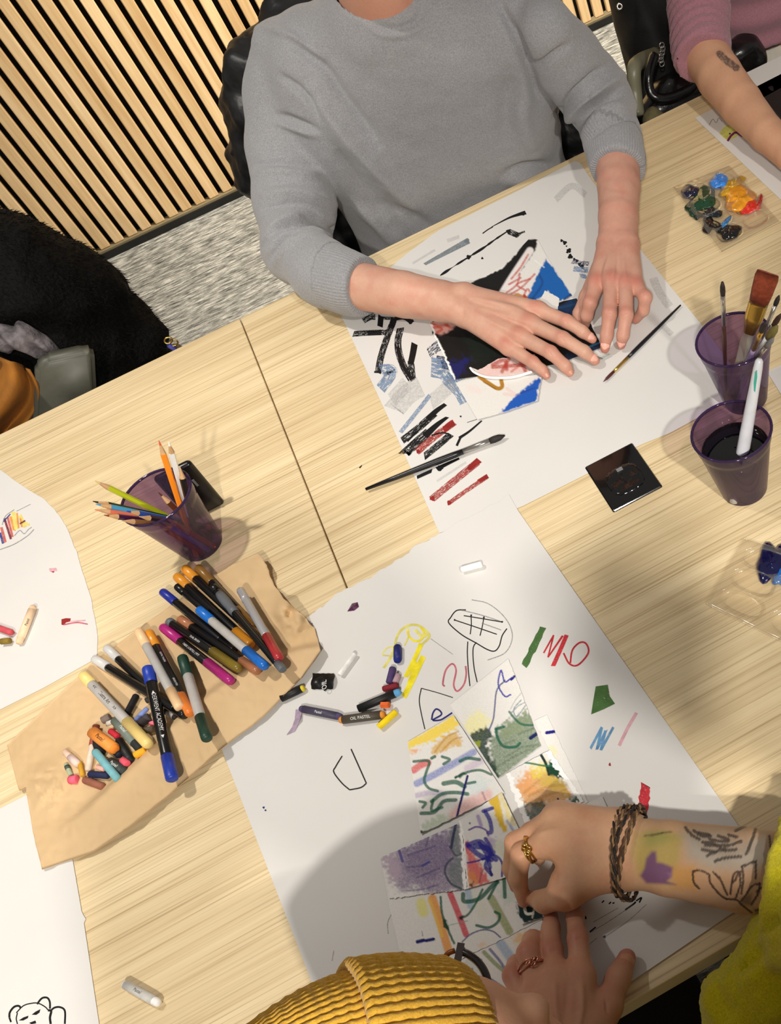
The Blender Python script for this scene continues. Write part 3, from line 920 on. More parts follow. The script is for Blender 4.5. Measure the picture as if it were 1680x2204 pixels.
for n, l, w in (('blue', [(0, 790), (28, 890)], 5), ('red', [(12, 740), (50, 880)], 6), ('maroon', [(40, 660), (100, 850)], 5), ('red', [(70, 650), (115, 830)], 5), ('blue', [(30, 690), (95, 620)], 2.5),
                ('orange', [(95, 640), (130, 770)], 6), ('yel', [(120, 600), (150, 760)], 9), ('orange', [(155, 610), (170, 750)], 4), ('yel', [(180, 630), (230, 740)], 8), ('orange', [(185, 660), (200, 740)], 4), ('maroon', [(180, 710), (230, 680)], 3.5), ('yel', [(220, 700), (270, 720)], 5)):
    k.stroke(C_[n], q(l), w)
k.stroke(PEN_GREY, q([(0, 945), (130, 895), (250, 820), (310, 760)]), 2.2, part='pen_doodle').stroke(PEN_GREY, q([(130, 820), (180, 770), (220, 800), (260, 760), (290, 740)]), 2, part='pen_doodle').stroke(PEN_GREY, q([(20, 720), (50, 640), (130, 580)]), 2, part='pen_doodle').stroke(PEN_GREY, q([(150, 595), (280, 530)]), 1.5, part='pen_doodle')
k.dot(INK_REDD, q([(480, 1140)])[0], 4.5, sq=0.7).stroke(CR_LPINK, q([(450, 1130), (520, 1125)]), 7)
k.fill(INK_REDD, q([(560, 1580), (600, 1570), (645, 1572), (640, 1600), (600, 1610), (585, 1635), (560, 1630)])).stroke(CR_PINK, q([(580, 1630), (700, 1610), (800, 1625)]), 3).stroke(CR_LPINK, q([(640, 1600), (780, 1590)]), 3)
k.finish()
LL_Z = 0.0012
G = sheet_px([(-300, 1880), (0, 1740), (54, 1712), (118, 1690)],
             [(118, 1690), (156, 1850), (172, 1942), (176, 1966), (185, 1976), (180, 1984), (213, 2204), (228, 2290)],
             [(-250, 2400), (228, 2290)], [(-300, 1880), (-250, 2400)], 10, (0, 0, 0, 0), 4)
ll = sheet('sketch_paper', G, LL_Z, PAPER, None, 0.0003)
tag(ll, 'white sheet with a black marker bear doodle at the bottom left corner', 'paper')
k = Ink(ll, LL_Z + 0.00008, 'pen_doodle')
q = zc(0, 1680, 4.0)
MK = ink_mat('black_marker', (12, 12, 13), 1.0, 0.0, 0.6)
for l, w in (([(80, 2040), (85, 1995), (120, 1950), (160, 1940), (182, 1962)], 4.5), ([(140, 2000), (200, 1940), (270, 1918), (330, 1918), (390, 1950), (412, 1975)], 2.6),
             ([(318, 1925), (360, 1875), (405, 1870), (428, 1905), (430, 1965)], 4.2), ([(432, 1985), (470, 1955), (520, 1952), (558, 1985), (558, 2095)], 4.2), ([(412, 1978), (440, 1985), (430, 2040), (436, 2096)], 5),
             ([(150, 2000), (140, 2050), (150, 2096)], 2.6), ([(80, 2040), (95, 2080)], 4)):
    k.stroke(MK, q(l), w)
k.fill(MK, q([(160, 2066), (200, 2040), (245, 2024), (240, 2045), (200, 2066)])).fill(MK, q([(272, 2016), (305, 1990), (348, 1968), (340, 1998), (312, 2018)])).fill(MK, q([(250, 2086), (305, 2066), (312, 2090), (270, 2098)]))
k.finish()

# ---- sheets at the right edge
RT_Z = 0.0008
G = sheet_px(*quad((1495, 254), (1895, 49), (2190, 330), (1790, 535)), 20)
rt = sheet('drawing_paper', G, RT_Z, PAPER, None, 0.0003)
tag(rt, 'white sheet with a yellow patch and purple line under the tattooed arm in mauve', 'paper')
k = Ink(rt, RT_Z + 0.00008, 'crayon_mark')
q = zc(1340, 0, 3.935)
k.fill(CR_LIME, q([(815, 1130), (870, 1060), (960, 1050), (1010, 1100), (960, 1160), (885, 1195)]))
k.stroke(CR_PURPLE, q([(885, 1195), (920, 1145), (960, 1122), (1010, 1152), (1072, 1160)]), 4.5, part='marker_line')
for c, r in (((905, 1132), 2), ((965, 1100), 3), ((980, 1095), 2.5), ((1160, 1228), 2.5)): k.dot(INK_BLACK, q([c])[0], r)
k.stroke(PEN_GREY, q([(730, 1060), (760, 1010), (790, 1040), (810, 1000), (840, 1030)]), 1.6, part='pen_doodle')
k.finish()
G = sheet_px(*quad((1594, 162), (1800, 62), (1850, 108), (1640, 220)), 20)
r2 = sheet('drawing_paper', G, RT_Z, PAPER, None, 0.0003)
tag(r2, 'white sheet with small black flecks at the far table edge, top right', 'paper')
k = Ink(r2, RT_Z + 0.00008, 'ink_fleck')
for c, r in (((1060, 712), 4), ((1045, 702), 2.5), ((1075, 718), 2.5), ((1252, 745), 5), ((1262, 755), 4), ((1243, 738), 2)): k.dot(INK_BLACK, q([c])[0], r)
k.finish()
G = sheet_px(*quad((1650, 800), (1900, 680), (2010, 905), (1752, 965)), 20)
r3 = sheet('drawing_paper', G, RT_Z + 0.0002, PAPER, None, 0.0003)
tag(r3, 'corner of a white sheet right of the brush cup', 'paper')
# a dark booklet between the far sheets
G0 = [at(1642, 221, 0.002), at(1790, 140, 0.002), at(1850, 230, 0.002), at(1706, 290, 0.002)]
bk = MB().add([tuple(p) for p in G0] + [(p[0], p[1], 0.010) for p in G0], [(3, 2, 1, 0), (4, 5, 6, 7), (0, 1, 5, 4), (1, 2, 6, 5), (2, 3, 7, 6), (3, 0, 4, 7)]).build('sketchbook', mat('dark_cover', (22, 17, 16), 0.6, 0.2), None, False)
tag(bk, 'black sketchbook beyond the tattooed arm in mauve', 'book')
# paint fleck on the bare table
tag(mesh_obj('paint_fleck', [at(772, 1006, 0.0006), at(779, 1000, 0.0006), at(777, 1005, 0.0006), at(774, 1008, 0.0006)], [(0, 1, 2, 3)], INK_BLACK, None, False), 'tiny black paint fleck on the bare wood by the table seam', 'paint fleck')
# ------------------------------------------------------------------ torn collage pieces
ART = vcol_mat('painted_paper', 0.75, 0.25, 700, 0.0004, 0.25, 0.10, 900)
GLOSSART = vcol_mat('acrylic_painted_paper', 0.5, 0.3, 400, 0.0004, 0.4, 0.10, 700)
def piece(q4, z, paint, label, torn=(0, 0, 0, 0), white='', m=ART, step=1.7, seed=1, base=(232, 230, 226), curl=0.0, name='collage_piece', group=None, ww=5, edges=None):
    G = sheet_px(*(edges if edges else quad(*q4)), step, torn, seed)
    a = Art(G, base, seed)
    paint(a)
    if white: a.edge_white(white, ww)
    o = sheet(name, G, z, m, None, 0.0003, undul(curl, 30, seed) if curl else None, a.cols())
    return tag(o, label, 'paper scrap', group)

# ---- the man's collage
GRP = 'scraps of the black and blue collage'
def m1(a):
    a.blob([(985, 625), (1007, 612), (1080, 578), (1112, 545), (1132, 514), (1156, 514), (1152, 538), (1122, 582), (1088, 630), (1078, 650), (1000, 700), (930, 720), (930, 690)], (14, 13, 12), 1, 3)
    a.line([(1140, 540), (1100, 600), (1070, 650)], 16, (246, 240, 238), 0.9, 0.6)
    for l in ([(1136, 548), (1120, 575), (1100, 600)], [(1118, 590), (1112, 612), (1090, 630)], [(1150, 590), (1120, 620), (1085, 640)], [(1130, 625), (1112, 612), (1140, 600)], [(1095, 612), (1120, 598)], [(1125, 640), (1135, 622), (1145, 640)]):
        a.line(l, 4.5, (196, 62, 52), 0.85, 0.8, 0.4)
    a.blob([(1085, 640), (1110, 630), (1140, 640), (1135, 655), (1095, 655)], (214, 140, 58), 0.9, 5)
    a.line([(1128, 636), (1134, 650)], 6, (196, 52, 36), 0.9)
    a.blob([(1174, 557), (1200, 590), (1230, 636), (1206, 648), (1196, 640), (1178, 627), (1150, 650), (1134, 662), (1136, 640), (1148, 610), (1160, 585)], (18, 96, 176), 1, 4)
    a.line([(1160, 592), (1166, 612), (1140, 650)], 5, (20, 52, 110), 0.55, 1)
    a.line([(1215, 645), (1229, 634)], 6, (10, 50, 110), 0.8)
    a.line([(1150, 560), (1170, 575)], 3, (250, 250, 250), 0.5)
piece(None, 0.0024, m1, 'scrap painted black, red and bright blue in front of the grey-sweater man\'s hands', (0, 0, 0, 0), '', GLOSSART, 1.7, 3, group=GRP,
      edges=([(925, 690), (1007, 610), (1080, 574), (1115, 538), (1140, 512), (1157, 516)], [(1157, 516), (1176, 552), (1232, 638)], [(930, 722), (1080, 690), (1170, 664), (1232, 638)], [(925, 690), (930, 722)]))
def m2(a):
    a.blob([(880, 640), (1400, 560), (1400, 760), (1285, 765), (1180, 800), (975, 826), (900, 740)], (11, 12, 13), 1, 3)
    a.blob([(920, 690), (965, 688), (985, 695), (968, 712), (945, 722), (925, 712)], (232, 176, 164), 0.95, 6)
    for l in ([(930, 697), (950, 708), (940, 716)], [(955, 692), (968, 706)], [(935, 705), (962, 700)]): a.line(l, 6, (206, 70, 44), 0.8, 0.8, 0.4)
    a.blob([(960, 780), (1010, 770), (1000, 800), (978, 816)], (14, 24, 96), 0.9, 16)
    a.blob([(1000, 730), (1060, 720), (1080, 770), (1020, 780)], (16, 30, 22), 0.7, 20)
    a.blob([(1180, 668), (1238, 640), (1256, 664), (1238, 690), (1205, 680)], (12, 44, 84), 0.95, 6)
    a.line([(1195, 665), (1235, 655)], 5, (30, 78, 120), 0.5, 1, 0.4)
    a.blob([(1225, 760), (1292, 742), (1292, 756), (1200, 790)], (22, 42, 72), 0.8, 10)
    a.line([(1262, 748), (1294, 736)], 4, (40, 110, 150), 0.8)
piece(None, 0.0031, m2, 'mostly black painted scrap with a white torn edge under the grey-sweater man\'s fingers', (0, 1, 0, 1.6), 'l', GLOSSART, 1.7, 4, group=GRP, ww=4,
      edges=([(922, 694), (1080, 680), (1160, 668), (1212, 648), (1240, 642)], [(1240, 642), (1268, 690), (1294, 748)], [(977, 817), (1100, 800), (1200, 783), (1294, 748)], [(922, 694), (948, 752), (977, 817)]))
def m3(a): a.line([(1160, 650), (1195, 655)], 6, (228, 228, 230), 0.6, 1)
piece(((1172, 625), (1203, 642), (1200, 666), (1154, 660)), 0.0037, m3, 'small blank white torn scrap on the blue painted piece', (1, 0.6, 1, 1), '', ART, 1.7, 6, group=GRP)
def m4(a):
    a.blob([(1022, 800), (1070, 770), (1150, 772), (1165, 800), (1030, 815)], (236, 196, 190), 0.9, 6, 0.3)
    for l in ([(1060, 785), (1085, 775), (1090, 795)], [(1095, 772), (1080, 800)], [(1120, 778), (1130, 798)], [(1060, 790), (1130, 785)]): a.line(l, 8, (176, 58, 40), 0.85, 0.8, 0.3)
    a.line([(1100, 800), (1140, 770)], 5, (206, 90, 70), 0.6)
piece(None, 0.0036, m4, 'pinkish scrap with rust-red dabs between the black and white scraps', (0.8, 0, 0, 0.8), '', GLOSSART, 1.7, 7, group=GRP,
      edges=([(1012, 790), (1028, 797), (1072, 772), (1150, 762)], [(1150, 762), (1168, 798)], [(1018, 800), (1050, 812), (1100, 816), (1168, 798)], [(1012, 790), (1018, 800)]))
def m5(a):
    a.line([(1031, 811), (1050, 824), (1070, 836), (1080, 832), (1078, 818)], 8.5, (176, 124, 32), 1, 0.5)
    a.line([(1040, 822), (1066, 837)], 3, (120, 80, 20), 0.6, 1)
    a.blob([(1074, 890), (1100, 862), (1130, 836), (1158, 812), (1166, 818), (1156, 840), (1155, 858), (1148, 866), (1110, 878)], (20, 88, 186), 1, 5)
    a.line([(1110, 850), (1150, 835)], 4, (10, 56, 140), 0.6, 1, 0.3)
    a.line([(1090, 836), (1108, 850), (1085, 848)], 7, (236, 190, 184), 0.5, 1, 0.4)
    a.line([(1010, 835), (1030, 842)], 14, (238, 220, 216), 0.6, 1)
piece(None, 0.0041, m5, 'white scrap with a gold hook mark and a blue corner, lowest of the collage', (0.8, 0.8, 0.4, 0.4), '', GLOSSART, 1.7, 8, group=GRP,
      edges=([(980, 824), (1040, 808), (1100, 812), (1166, 806)], [(1166, 806), (1160, 835), (1156, 862)], [(1027, 903), (1090, 885), (1156, 862)], [(980, 824), (1027, 903)]))
# curled white strip along its top
cs = [at(1011, 791, 0.010), at(1022, 802, 0.009), at(1050, 812, 0.0075), at(1100, 812, 0.007), at(1145, 800, 0.006)]
o = MB().tube(spline(cs, 6), np.linspace(0.0016, 0.0026, 25), 8, flat=0.6).build('curled_strip', PAPER_EDGE, None)
tag(o, 'thin curled white paper strip across the pink scrap', 'paper scrap', GRP)
def mf(a):
    a.line([(1282, 775), (1310, 764)], 5, (120, 128, 120), 0.6, 1, 0.5); a.line([(1286, 768), (1300, 774)], 3, (60, 70, 60), 0.7, 1, 0.5)
piece(((1279, 768), (1308, 759), (1314, 764), (1284, 780)), 0.0045, mf, 'small silvery-grey scrap at the middle fingertip of the left-hand-side hand', (0.5, 0.3, 0.5, 0.3), '', GLOSSART, 1.6, 9, base=(206, 210, 204), group=GRP)

# ---- the woman's collage of torn pastel drawings
GRP = 'scraps of the pastel collage'
Z = zc(800, 1500, 3.111)
def zz(*p): return Z(p)
GREEN = (20, 96, 74); DGREEN = (22, 54, 44); NAVY = (26, 28, 124)
def w4(a):
    a.line(zz((1170, 240), (1245, 228)), 7, (24, 26, 130), 1, 0.4); a.line(zz((1060, 275), (1115, 240)), 8, (24, 28, 120), 1)
    a.blob(zz((1160, 350), (1220, 320), (1240, 400), (1180, 420)), (240, 228, 140), 0.6, 12, 0.4)
piece(tuple(zz((1085, 160), (1170, 120), (1448, 705), (1390, 735))), 0.0031, w4, 'white paper strip with a short navy dash behind the orange pastel scrap', (0.5, 1.2, 0.5, 0.5), '', ART, 1.7, 21, group=GRP)
def w1(a):
    a.blob(zz((600, 250), (640, 130), (720, 90), (800, 150), (770, 240), (700, 270)), (246, 238, 130), 0.75, 14, 0.6)
    a.blob(zz((800, 270), (900, 160), (1020, 100), (1140, 110), (1180, 330), (980, 460), (820, 560), (780, 400)), (112, 132, 104), 0.95, 16, 0.25)
    a.blob(zz((860, 220), (1040, 110), (1100, 160), (900, 300)), (136, 152, 112), 0.7, 20, 0.4)
    a.blob(zz((610, 290), (720, 215), (790, 200), (800, 260), (770, 330), (830, 470), (850, 570), (760, 470)), (26, 58, 46), 0.97, 10, 0.1)
    a.blob(zz((660, 330), (690, 295), (730, 300), (710, 350)), (150, 160, 50), 0.95, 6)
    a.line(zz((830, 215), (840, 270), (880, 330), (960, 335), (990, 310)), 6, GREEN, 0.9, 0.6)
    a.line(zz((830, 215), (880, 200)), 6, GREEN, 0.9); a.line(zz((920, 100), (960, 150), (1010, 185), (1110, 190)), 5, GREEN, 0.8, 0.6)
    a.line(zz((1000, 20), (950, 80), (970, 130), (1040, 40)), 2.4, (120, 140, 150), 0.8); a.line(zz((930, 110), (980, 60), (1040, 30)), 2.4, (120, 140, 150), 0.7)
    for l in ([(900, 400), (1000, 340), (1110, 320)], [(840, 470), (950, 400), (1080, 340)], [(860, 330), (950, 290)], [(980, 250), (1080, 210)]): a.line(zz(*l), 5, (84, 104, 80), 0.5, 1, 0.4)
    z5 = zc(900, 1260, 3.23)
    a.line(z5([(650, 640), (600, 670), (575, 590), (555, 690), (600, 770), (640, 760)]), 3.4, (52, 52, 168), 0.95, 0.4)
    a.line(z5([(645, 655), (668, 632)]), 5, (36, 36, 130), 1); a.line(z5([(600, 660), (545, 730), (530, 850), (520, 930), (490, 1010)]), 3.2, (70, 72, 130), 0.9, 0.4)
    a.line(z5([(760, 700), (680, 790), (640, 860)]), 2, (150, 160, 165), 0.6); a.line(zz((1062, 275), (1116, 238)), 8, (26, 34, 90), 1)
piece(tuple(zz((522, 52), (914, -258), (1131, 325), (845, 545))), 0.0037, w1, 'pastel scrap with a blue squiggle above a grey-green field, topmost of the collage', (0, 0.8, 1, 0.4), '', ART, 1.7, 22, group=GRP)
def w3(a):
    a.blob(zz((960, 590), (1060, 500), (1180, 470), (1290, 580), (1350, 650), (1250, 740), (1010, 720)), (218, 156, 78), 0.95, 22, 0.25)
    a.blob(zz((960, 580), (1040, 500), (1100, 520), (1090, 640), (980, 680)), (236, 166, 104), 0.8, 22, 0.3)
    a.blob(zz((1100, 540), (1190, 480), (1320, 580), (1300, 660), (1150, 600)), (200, 176, 60), 0.8, 18, 0.3)
    a.blob(zz((1060, 470), (1170, 430), (1190, 500), (1090, 540)), (232, 216, 90), 0.8, 16, 0.4)
    a.blob(zz((1190, 520), (1170, 470), (1215, 370), (1270, 420), (1330, 560), (1260, 545)), (22, 66, 46), 1, 6)
    a.blob(zz((1310, 560), (1345, 560), (1410, 700), (1340, 745), (1300, 720), (1350, 660)), (30, 76, 56), 0.97, 8, 0.1)
    a.blob(zz((1010, 720), (1120, 700), (1200, 720), (1250, 740), (1180, 800), (1100, 850), (1030, 840)), (60, 74, 60), 0.95, 12, 0.25)
    a.blob(zz((1030, 740), (1060, 720), (1080, 750), (1050, 770)), (196, 180, 160), 0.7, 6)
    a.line(zz((1130, 385), (1165, 450), (1185, 520)), 6, (26, 52, 44), 1); a.line(zz((1245, 680), (1252, 755)), 4, (22, 28, 80), 1)
    a.line(zz((910, 455), (1020, 440), (1160, 462), (1230, 455)), 4, (34, 110, 78), 0.9, 0.5)
    for l in ([(1100, 690), (1200, 650), (1300, 620)], [(1050, 660), (1180, 600), (1300, 590)], [(1020, 640), (1120, 560)]): a.line(zz(*l), 6, (170, 120, 48), 0.45, 1, 0.4)
piece(tuple(zz((895, 515), (1190, 355), (1418, 700), (1030, 862))), 0.0042, w3, 'torn pastel scrap of orange and ochre with dark green corners', (0.8, 1.5, 0.5, 2.0), 'rl', ART, 1.7, 23, group=GRP, ww=11)
def w2(a):
    a.blob(zz((240, 300), (545, 125), (590, 190), (420, 290), (250, 345)), (246, 214, 48), 0.95, 10, 0.15)
    a.blob(zz((400, 370), (440, 290), (560, 230), (600, 290), (600, 330), (500, 350), (420, 390)), (222, 174, 60), 0.9, 12, 0.3)
    a.blob(zz((255, 380), (300, 340), (330, 350), (270, 400)), (240, 158, 80), 0.85, 10, 0.3)
    for l in ([(420, 370), (500, 270), (580, 230)], [(460, 370), (540, 290), (600, 270)]): a.line(zz(*l), 4, (180, 130, 40), 0.6, 1, 0.3)
    a.line(zz((300, 580), (420, 520), (560, 440), (680, 370)), 15, (110, 126, 196), 0.85, 0.7, 0.35)
    a.line(zz((280, 490), (330, 455), (375, 440)), 15, (222, 84, 86), 0.9, 0.6, 0.25)
    a.line(zz((300, 660), (400, 640), (480, 650)), 12, (170, 150, 190), 0.7, 1, 0.4); a.line(zz((640, 480), (740, 420)), 16, (196, 168, 206), 0.6, 1, 0.4)
    a.line(zz((560, 800), (640, 730), (760, 660)), 30, (232, 158, 152), 0.7, 1, 0.4)
    a.blob(zz((330, 860), (450, 790), (560, 810), (460, 880), (340, 915)), (176, 192, 166), 0.85, 14, 0.4)
    a.blob(zz((600, 600), (700, 540), (800, 560), (760, 640), (640, 650)), (206, 226, 228), 0.7, 20, 0.4)
    for l, w in (([(280, 432), (380, 430), (365, 500), (350, 560), (380, 610), (440, 630)], 6), ([(470, 400), (520, 420), (480, 450)], 6), ([(590, 430), (640, 410), (720, 420)], 7), ([(560, 540), (620, 510), (720, 490), (800, 520)], 5.5),
                 ([(330, 780), (420, 770), (480, 700), (560, 690)], 8), ([(480, 580), (560, 570), (620, 600)], 10), ([(400, 700), (470, 650), (560, 640), (640, 650)], 8), ([(320, 700), (360, 710), (340, 740)], 6), ([(410, 690), (400, 760), (470, 740)], 6), ([(420, 400), (400, 410)], 7), ([(640, 580), (690, 570)], 6)):
        a.line(zz(*l), w, GREEN, 0.92, 0.5, 0.15)
    a.blob(zz((550, 540), (610, 500), (630, 520), (590, 545)), (24, 76, 58), 0.95, 5); a.blob(zz((325, 890), (380, 900), (350, 918), (325, 918)), (20, 50, 40), 0.95, 4)
    a.line(zz((640, 530), (600, 680), (570, 800), (530, 1000)), 5, (24, 28, 96), 1, 0.4)
    a.line(zz((740, 640), (760, 690)), 4, (150, 110, 120), 0.6)
piece(tuple(zz((240, 300), (545, 122), (885, 640), (326, 918))), 0.0048, w2, 'pastel scrap striped yellow, periwinkle and pink with teal scribbles', (0, 0.4, 0.8, 0.4), '', ART, 1.7, 24, group=GRP)
def w7(a):
    a.line(zz((330, 1380), (345, 1440)), 22, (232, 226, 90), 0.8, 1, 0.3)
    a.line(zz((405, 1350), (450, 1480), (510, 1690)), 18, (238, 158, 62), 0.95, 0.6, 0.15); a.line(zz((385, 1360), (470, 1600)), 8, (244, 200, 90), 0.7, 1)
    a.line(zz((525, 1320), (570, 1430), (630, 1590)), 13, (214, 66, 82), 0.95, 0.5, 0.15)
    a.line(zz((800, 1350), (860, 1460), (920, 1570)), 17, (148, 160, 94), 0.9, 0.6, 0.25); a.line(zz((700, 1340), (740, 1440)), 26, (226, 226, 206), 0.7, 1, 0.4)
    a.line(zz((640, 1290), (660, 1400)), 14, (146, 178, 206), 0.8, 1, 0.3); a.blob(zz((840, 1230), (960, 1200), (980, 1340), (880, 1400)), (196, 216, 206), 0.7, 20, 0.4)
    for l, w in (([(460, 1340), (470, 1450), (510, 1560), (550, 1650)], 5), ([(610, 1320), (620, 1370), (720, 1350), (800, 1270), (840, 1240)], 9), ([(590, 1480), (640, 1460), (690, 1390), (740, 1290)], 5), ([(700, 1530), (780, 1545), (840, 1510), (855, 1460), (825, 1440)], 6), ([(780, 1350), (840, 1240)], 6), ([(885, 1220), (890, 1340)], 8)):
        a.line(zz(*l), w, GREEN, 0.92, 0.5, 0.1)
    a.blob(zz((470, 1480), (500, 1500), (515, 1560), (480, 1540)), (22, 66, 44), 0.95, 4); a.blob(zz((585, 1470), (610, 1468), (605, 1490), (588, 1490)), (40, 30, 50), 0.95, 4)
    a.line(zz((605, 1640), (660, 1590), (740, 1560), (810, 1570), (860, 1610)), 3.4, (80, 90, 140), 0.85)
    a.line(zz((305, 1640), (345, 1630)), 8, (24, 24, 110), 1, 0.4); a.line(zz((362, 1632), (412, 1622)), 7, (24, 24, 110), 1, 0.4); a.line(zz((335, 1570), (340, 1600)), 2, (80, 80, 110), 0.7)
    a.blob(zz((710, 1660), (760, 1640), (770, 1670), (720, 1680)), (240, 196, 140), 0.6, 8, 0.4)
    a.line(zz((510, 1530), (640, 1500)), 2.5, (120, 160, 150), 0.6)
    a.blob(zz((970, 1380), (1010, 1420), (1120, 1430), (1110, 1490), (1020, 1510), (980, 1450)), (30, 58, 54), 0.95, 6, 0.15)
piece(None, 0.0037, w7, 'pastel scrap with yellow, orange, red and olive bars beside the beanie', (0, 0, 1.2, 0.4), '', ART, 1.7, 25, group=GRP,
      edges=(zz((60, 1080), (600, 1200), (860, 1200), (980, 1190)), zz((980, 1190), (1010, 1320), (1145, 1485)), zz((185, 1700), (520, 1800), (650, 1730), (900, 1610), (1145, 1485)), zz((60, 1080), (120, 1420), (185, 1700))))
def w6(a):
    a.blob(zz((60, 1070), (250, 970), (480, 870), (600, 835), (640, 1290), (540, 1310), (420, 1330), (300, 1290), (180, 1300), (120, 1200)), (132, 112, 150), 0.9, 26, 0.35)
    a.blob(zz((220, 1030), (420, 930), (560, 940), (540, 1150), (380, 1230), (240, 1180)), (116, 98, 138), 0.7, 26, 0.4)
    a.blob(zz((60, 1080), (160, 1040), (200, 1200), (140, 1260)), (206, 182, 198), 0.7, 22, 0.5)
    a.blob(zz((520, 870), (600, 845), (625, 1280), (540, 1260), (500, 1180), (560, 1060), (530, 1000)), (116, 130, 128), 0.85, 16, 0.3)
    for l in ([(180, 1020), (205, 1100)], [(240, 1140), (330, 1130), (385, 1105)], [(200, 1300), (330, 1290), (440, 1260)], [(240, 1060), (420, 1000)], [(300, 1210), (450, 1150)], [(360, 1000), (380, 940)]): a.line(zz(*l), 4, (92, 80, 126), 0.7, 1, 0.3)
    a.line(zz((180, 1022), (205, 1100)), 6, (84, 84, 150), 0.8); a.line(zz((340, 1130), (382, 1106)), 5, (70, 74, 150), 0.9)
    a.line(zz((540, 1080), (500, 1120), (490, 1180), (530, 1250), (600, 1285)), 4.5, (62, 78, 92), 0.85, 0.6); a.line(zz((560, 860), (545, 930), (530, 1010)), 6, (40, 44, 84), 0.9)
    a.line(zz((520, 1000), (560, 1060), (600, 1050)), 4, (60, 74, 90), 0.7)
    a.blob(zz((100, 1280), (260, 1310), (420, 1340), (300, 1420), (120, 1420)), (246, 244, 240), 0.5, 20, 0.2)
piece(tuple(zz((55, 1078), (602, 838), (634, 1288), (115, 1350))), 0.0052, w6, 'torn pastel scrap of smoky purple with a grey-green corner', (0.5, 1.2, 2.2, 0.5), 'r', ART, 1.7, 26, group=GRP, ww=6)
def w5(a):
    a.blob(zz((780, 690), (840, 650), (905, 900), (880, 915)), (224, 184, 42), 1, 5, 0.08); a.blob(zz((850, 640), (890, 660), (970, 860), (900, 850)), (232, 212, 120), 0.85, 14, 0.35)
    a.line(zz((905, 830), (965, 925)), 6, (150, 160, 196), 0.8, 1)
    a.blob(zz((630, 1000), (680, 1050), (740, 1150), (790, 1240), (720, 1270), (640, 1200)), (226, 84, 80), 0.92, 12, 0.15); a.blob(zz((630, 1160), (700, 1190), (720, 1270), (645, 1285)), (232, 150, 84), 0.85, 10, 0.2)
    a.blob(zz((610, 970), (650, 960), (660, 1010), (630, 1030)), (196, 62, 84), 0.9, 6)
    a.blob(zz((770, 940), (830, 950), (810, 1060), (770, 1040)), (170, 140, 196), 0.7, 10, 0.3)
    for l, w in (([(745, 765), (805, 745)], 8), ([(760, 770), (790, 830), (800, 900), (780, 910)], 9), ([(640, 990), (730, 970), (800, 1060), (830, 1090)], 10), ([(650, 1000), (720, 1060), (800, 1090)], 11), ([(720, 980), (770, 1060), (790, 1140)], 9), ([(760, 950), (800, 1030), (760, 1130), (800, 1190)], 8), ([(690, 1000), (760, 1010), (810, 1040)], 12), ([(740, 1090), (820, 1060), (870, 1110), (870, 1200)], 5), ([(640, 1110), (700, 1100), (750, 1080)], 4)):
        a.line(zz(*l), w, (38, 36, 150), 0.93, 0.5, 0.15)
    a.line(zz((650, 890), (700, 870), (760, 890), (780, 930)), 4, (100, 60, 150), 0.85); a.line(zz((710, 800), (730, 860)), 8, (150, 120, 190), 0.7, 1)
    a.line(zz((790, 1150), (800, 1195)), 5, NAVY, 0.9); a.blob(zz((650, 840), (662, 840), (658, 856), (650, 852)), (30, 30, 60), 1, 2)
    a.line(zz((720, 1240), (740, 1160), (780, 1150)), 4, (120, 60, 90), 0.5)
    a.blob(zz((650, 1260), (680, 1235), (672, 1275)), (36, 30, 30), 0.9, 4)
    a.line(zz((850, 1000), (900, 1050)), 26, (206, 214, 180), 0.6, 1, 0.4)
piece(tuple(zz((582, 832), (868, 638), (985, 1000), (636, 1285))), 0.0058, w5, 'pastel scrap scribbled in navy over coral and yellow, middle of the collage', (0.4, 0.6, 0.5, 1.3), 'l', ART, 1.7, 27, group=GRP,
      ww=3, edges=(zz((582, 832), (868, 638)), zz((868, 638), (985, 890), (960, 950), (890, 1210)), zz((636, 1285), (890, 1210)), zz((582, 832), (612, 960), (636, 1285))))
def w9(a):
    a.line(zz((860, 1650), (960, 1790)), 20, (140, 172, 206), 0.8, 0.8, 0.3); a.blob(zz((940, 1600), (1030, 1560), (1060, 1640), (980, 1660)), (236, 190, 120), 0.85, 12, 0.3)
    a.line(zz((750, 1710), (830, 1790), (890, 1840)), 9, (130, 150, 90), 0.85, 0.6, 0.2)
    for l, w in (([(790, 1690), (850, 1760), (890, 1820)], 6), ([(730, 1760), (725, 1800)], 5), ([(670, 1820), (670, 1880), (720, 1960)], 5), ([(730, 1900), (800, 1960), (860, 1990)], 7), ([(650, 1700), (672, 1672)], 6), ([(800, 1890), (890, 1950)], 4)):
        a.line(zz(*l), w, (70, 84, 150), 0.85, 0.6, 0.2)
    a.line(zz((1060, 1560), (1080, 1620)), 4, (120, 110, 160), 0.6)
piece(tuple(zz((575, 1770), (1140, 1490), (1250, 1960), (800, 2240))), 0.0030, w9, 'pale pastel scrap with blue and olive streaks under the fingers with the knotted ring', (1.5, 0, 0, 0), '', ART, 1.8, 28, group=GRP)
def w10(a): a.line([(1230, 1750), (1290, 1725)], 8, (240, 238, 226), 0.5, 1)
piece(((1216, 1752), (1295, 1713), (1330, 1790), (1252, 1815)), 0.0046, w10, 'blank white card corner behind the wrist with the cord bracelets', (0, 0, 0, 0), '', ART, 2.5, 29, group=GRP)
def w11(a):
    a.blob([(1112, 1945), (1130, 1950), (1165, 1955), (1168, 1975), (1128, 1986), (1116, 1968)], (22, 48, 48), 1, 4); a.line([(1128, 1948), (1132, 1966), (1146, 1966)], 6, (236, 234, 224), 0.95, 0.5); a.line([(1150, 1948), (1145, 1975)], 4, (210, 206, 190), 0.8)
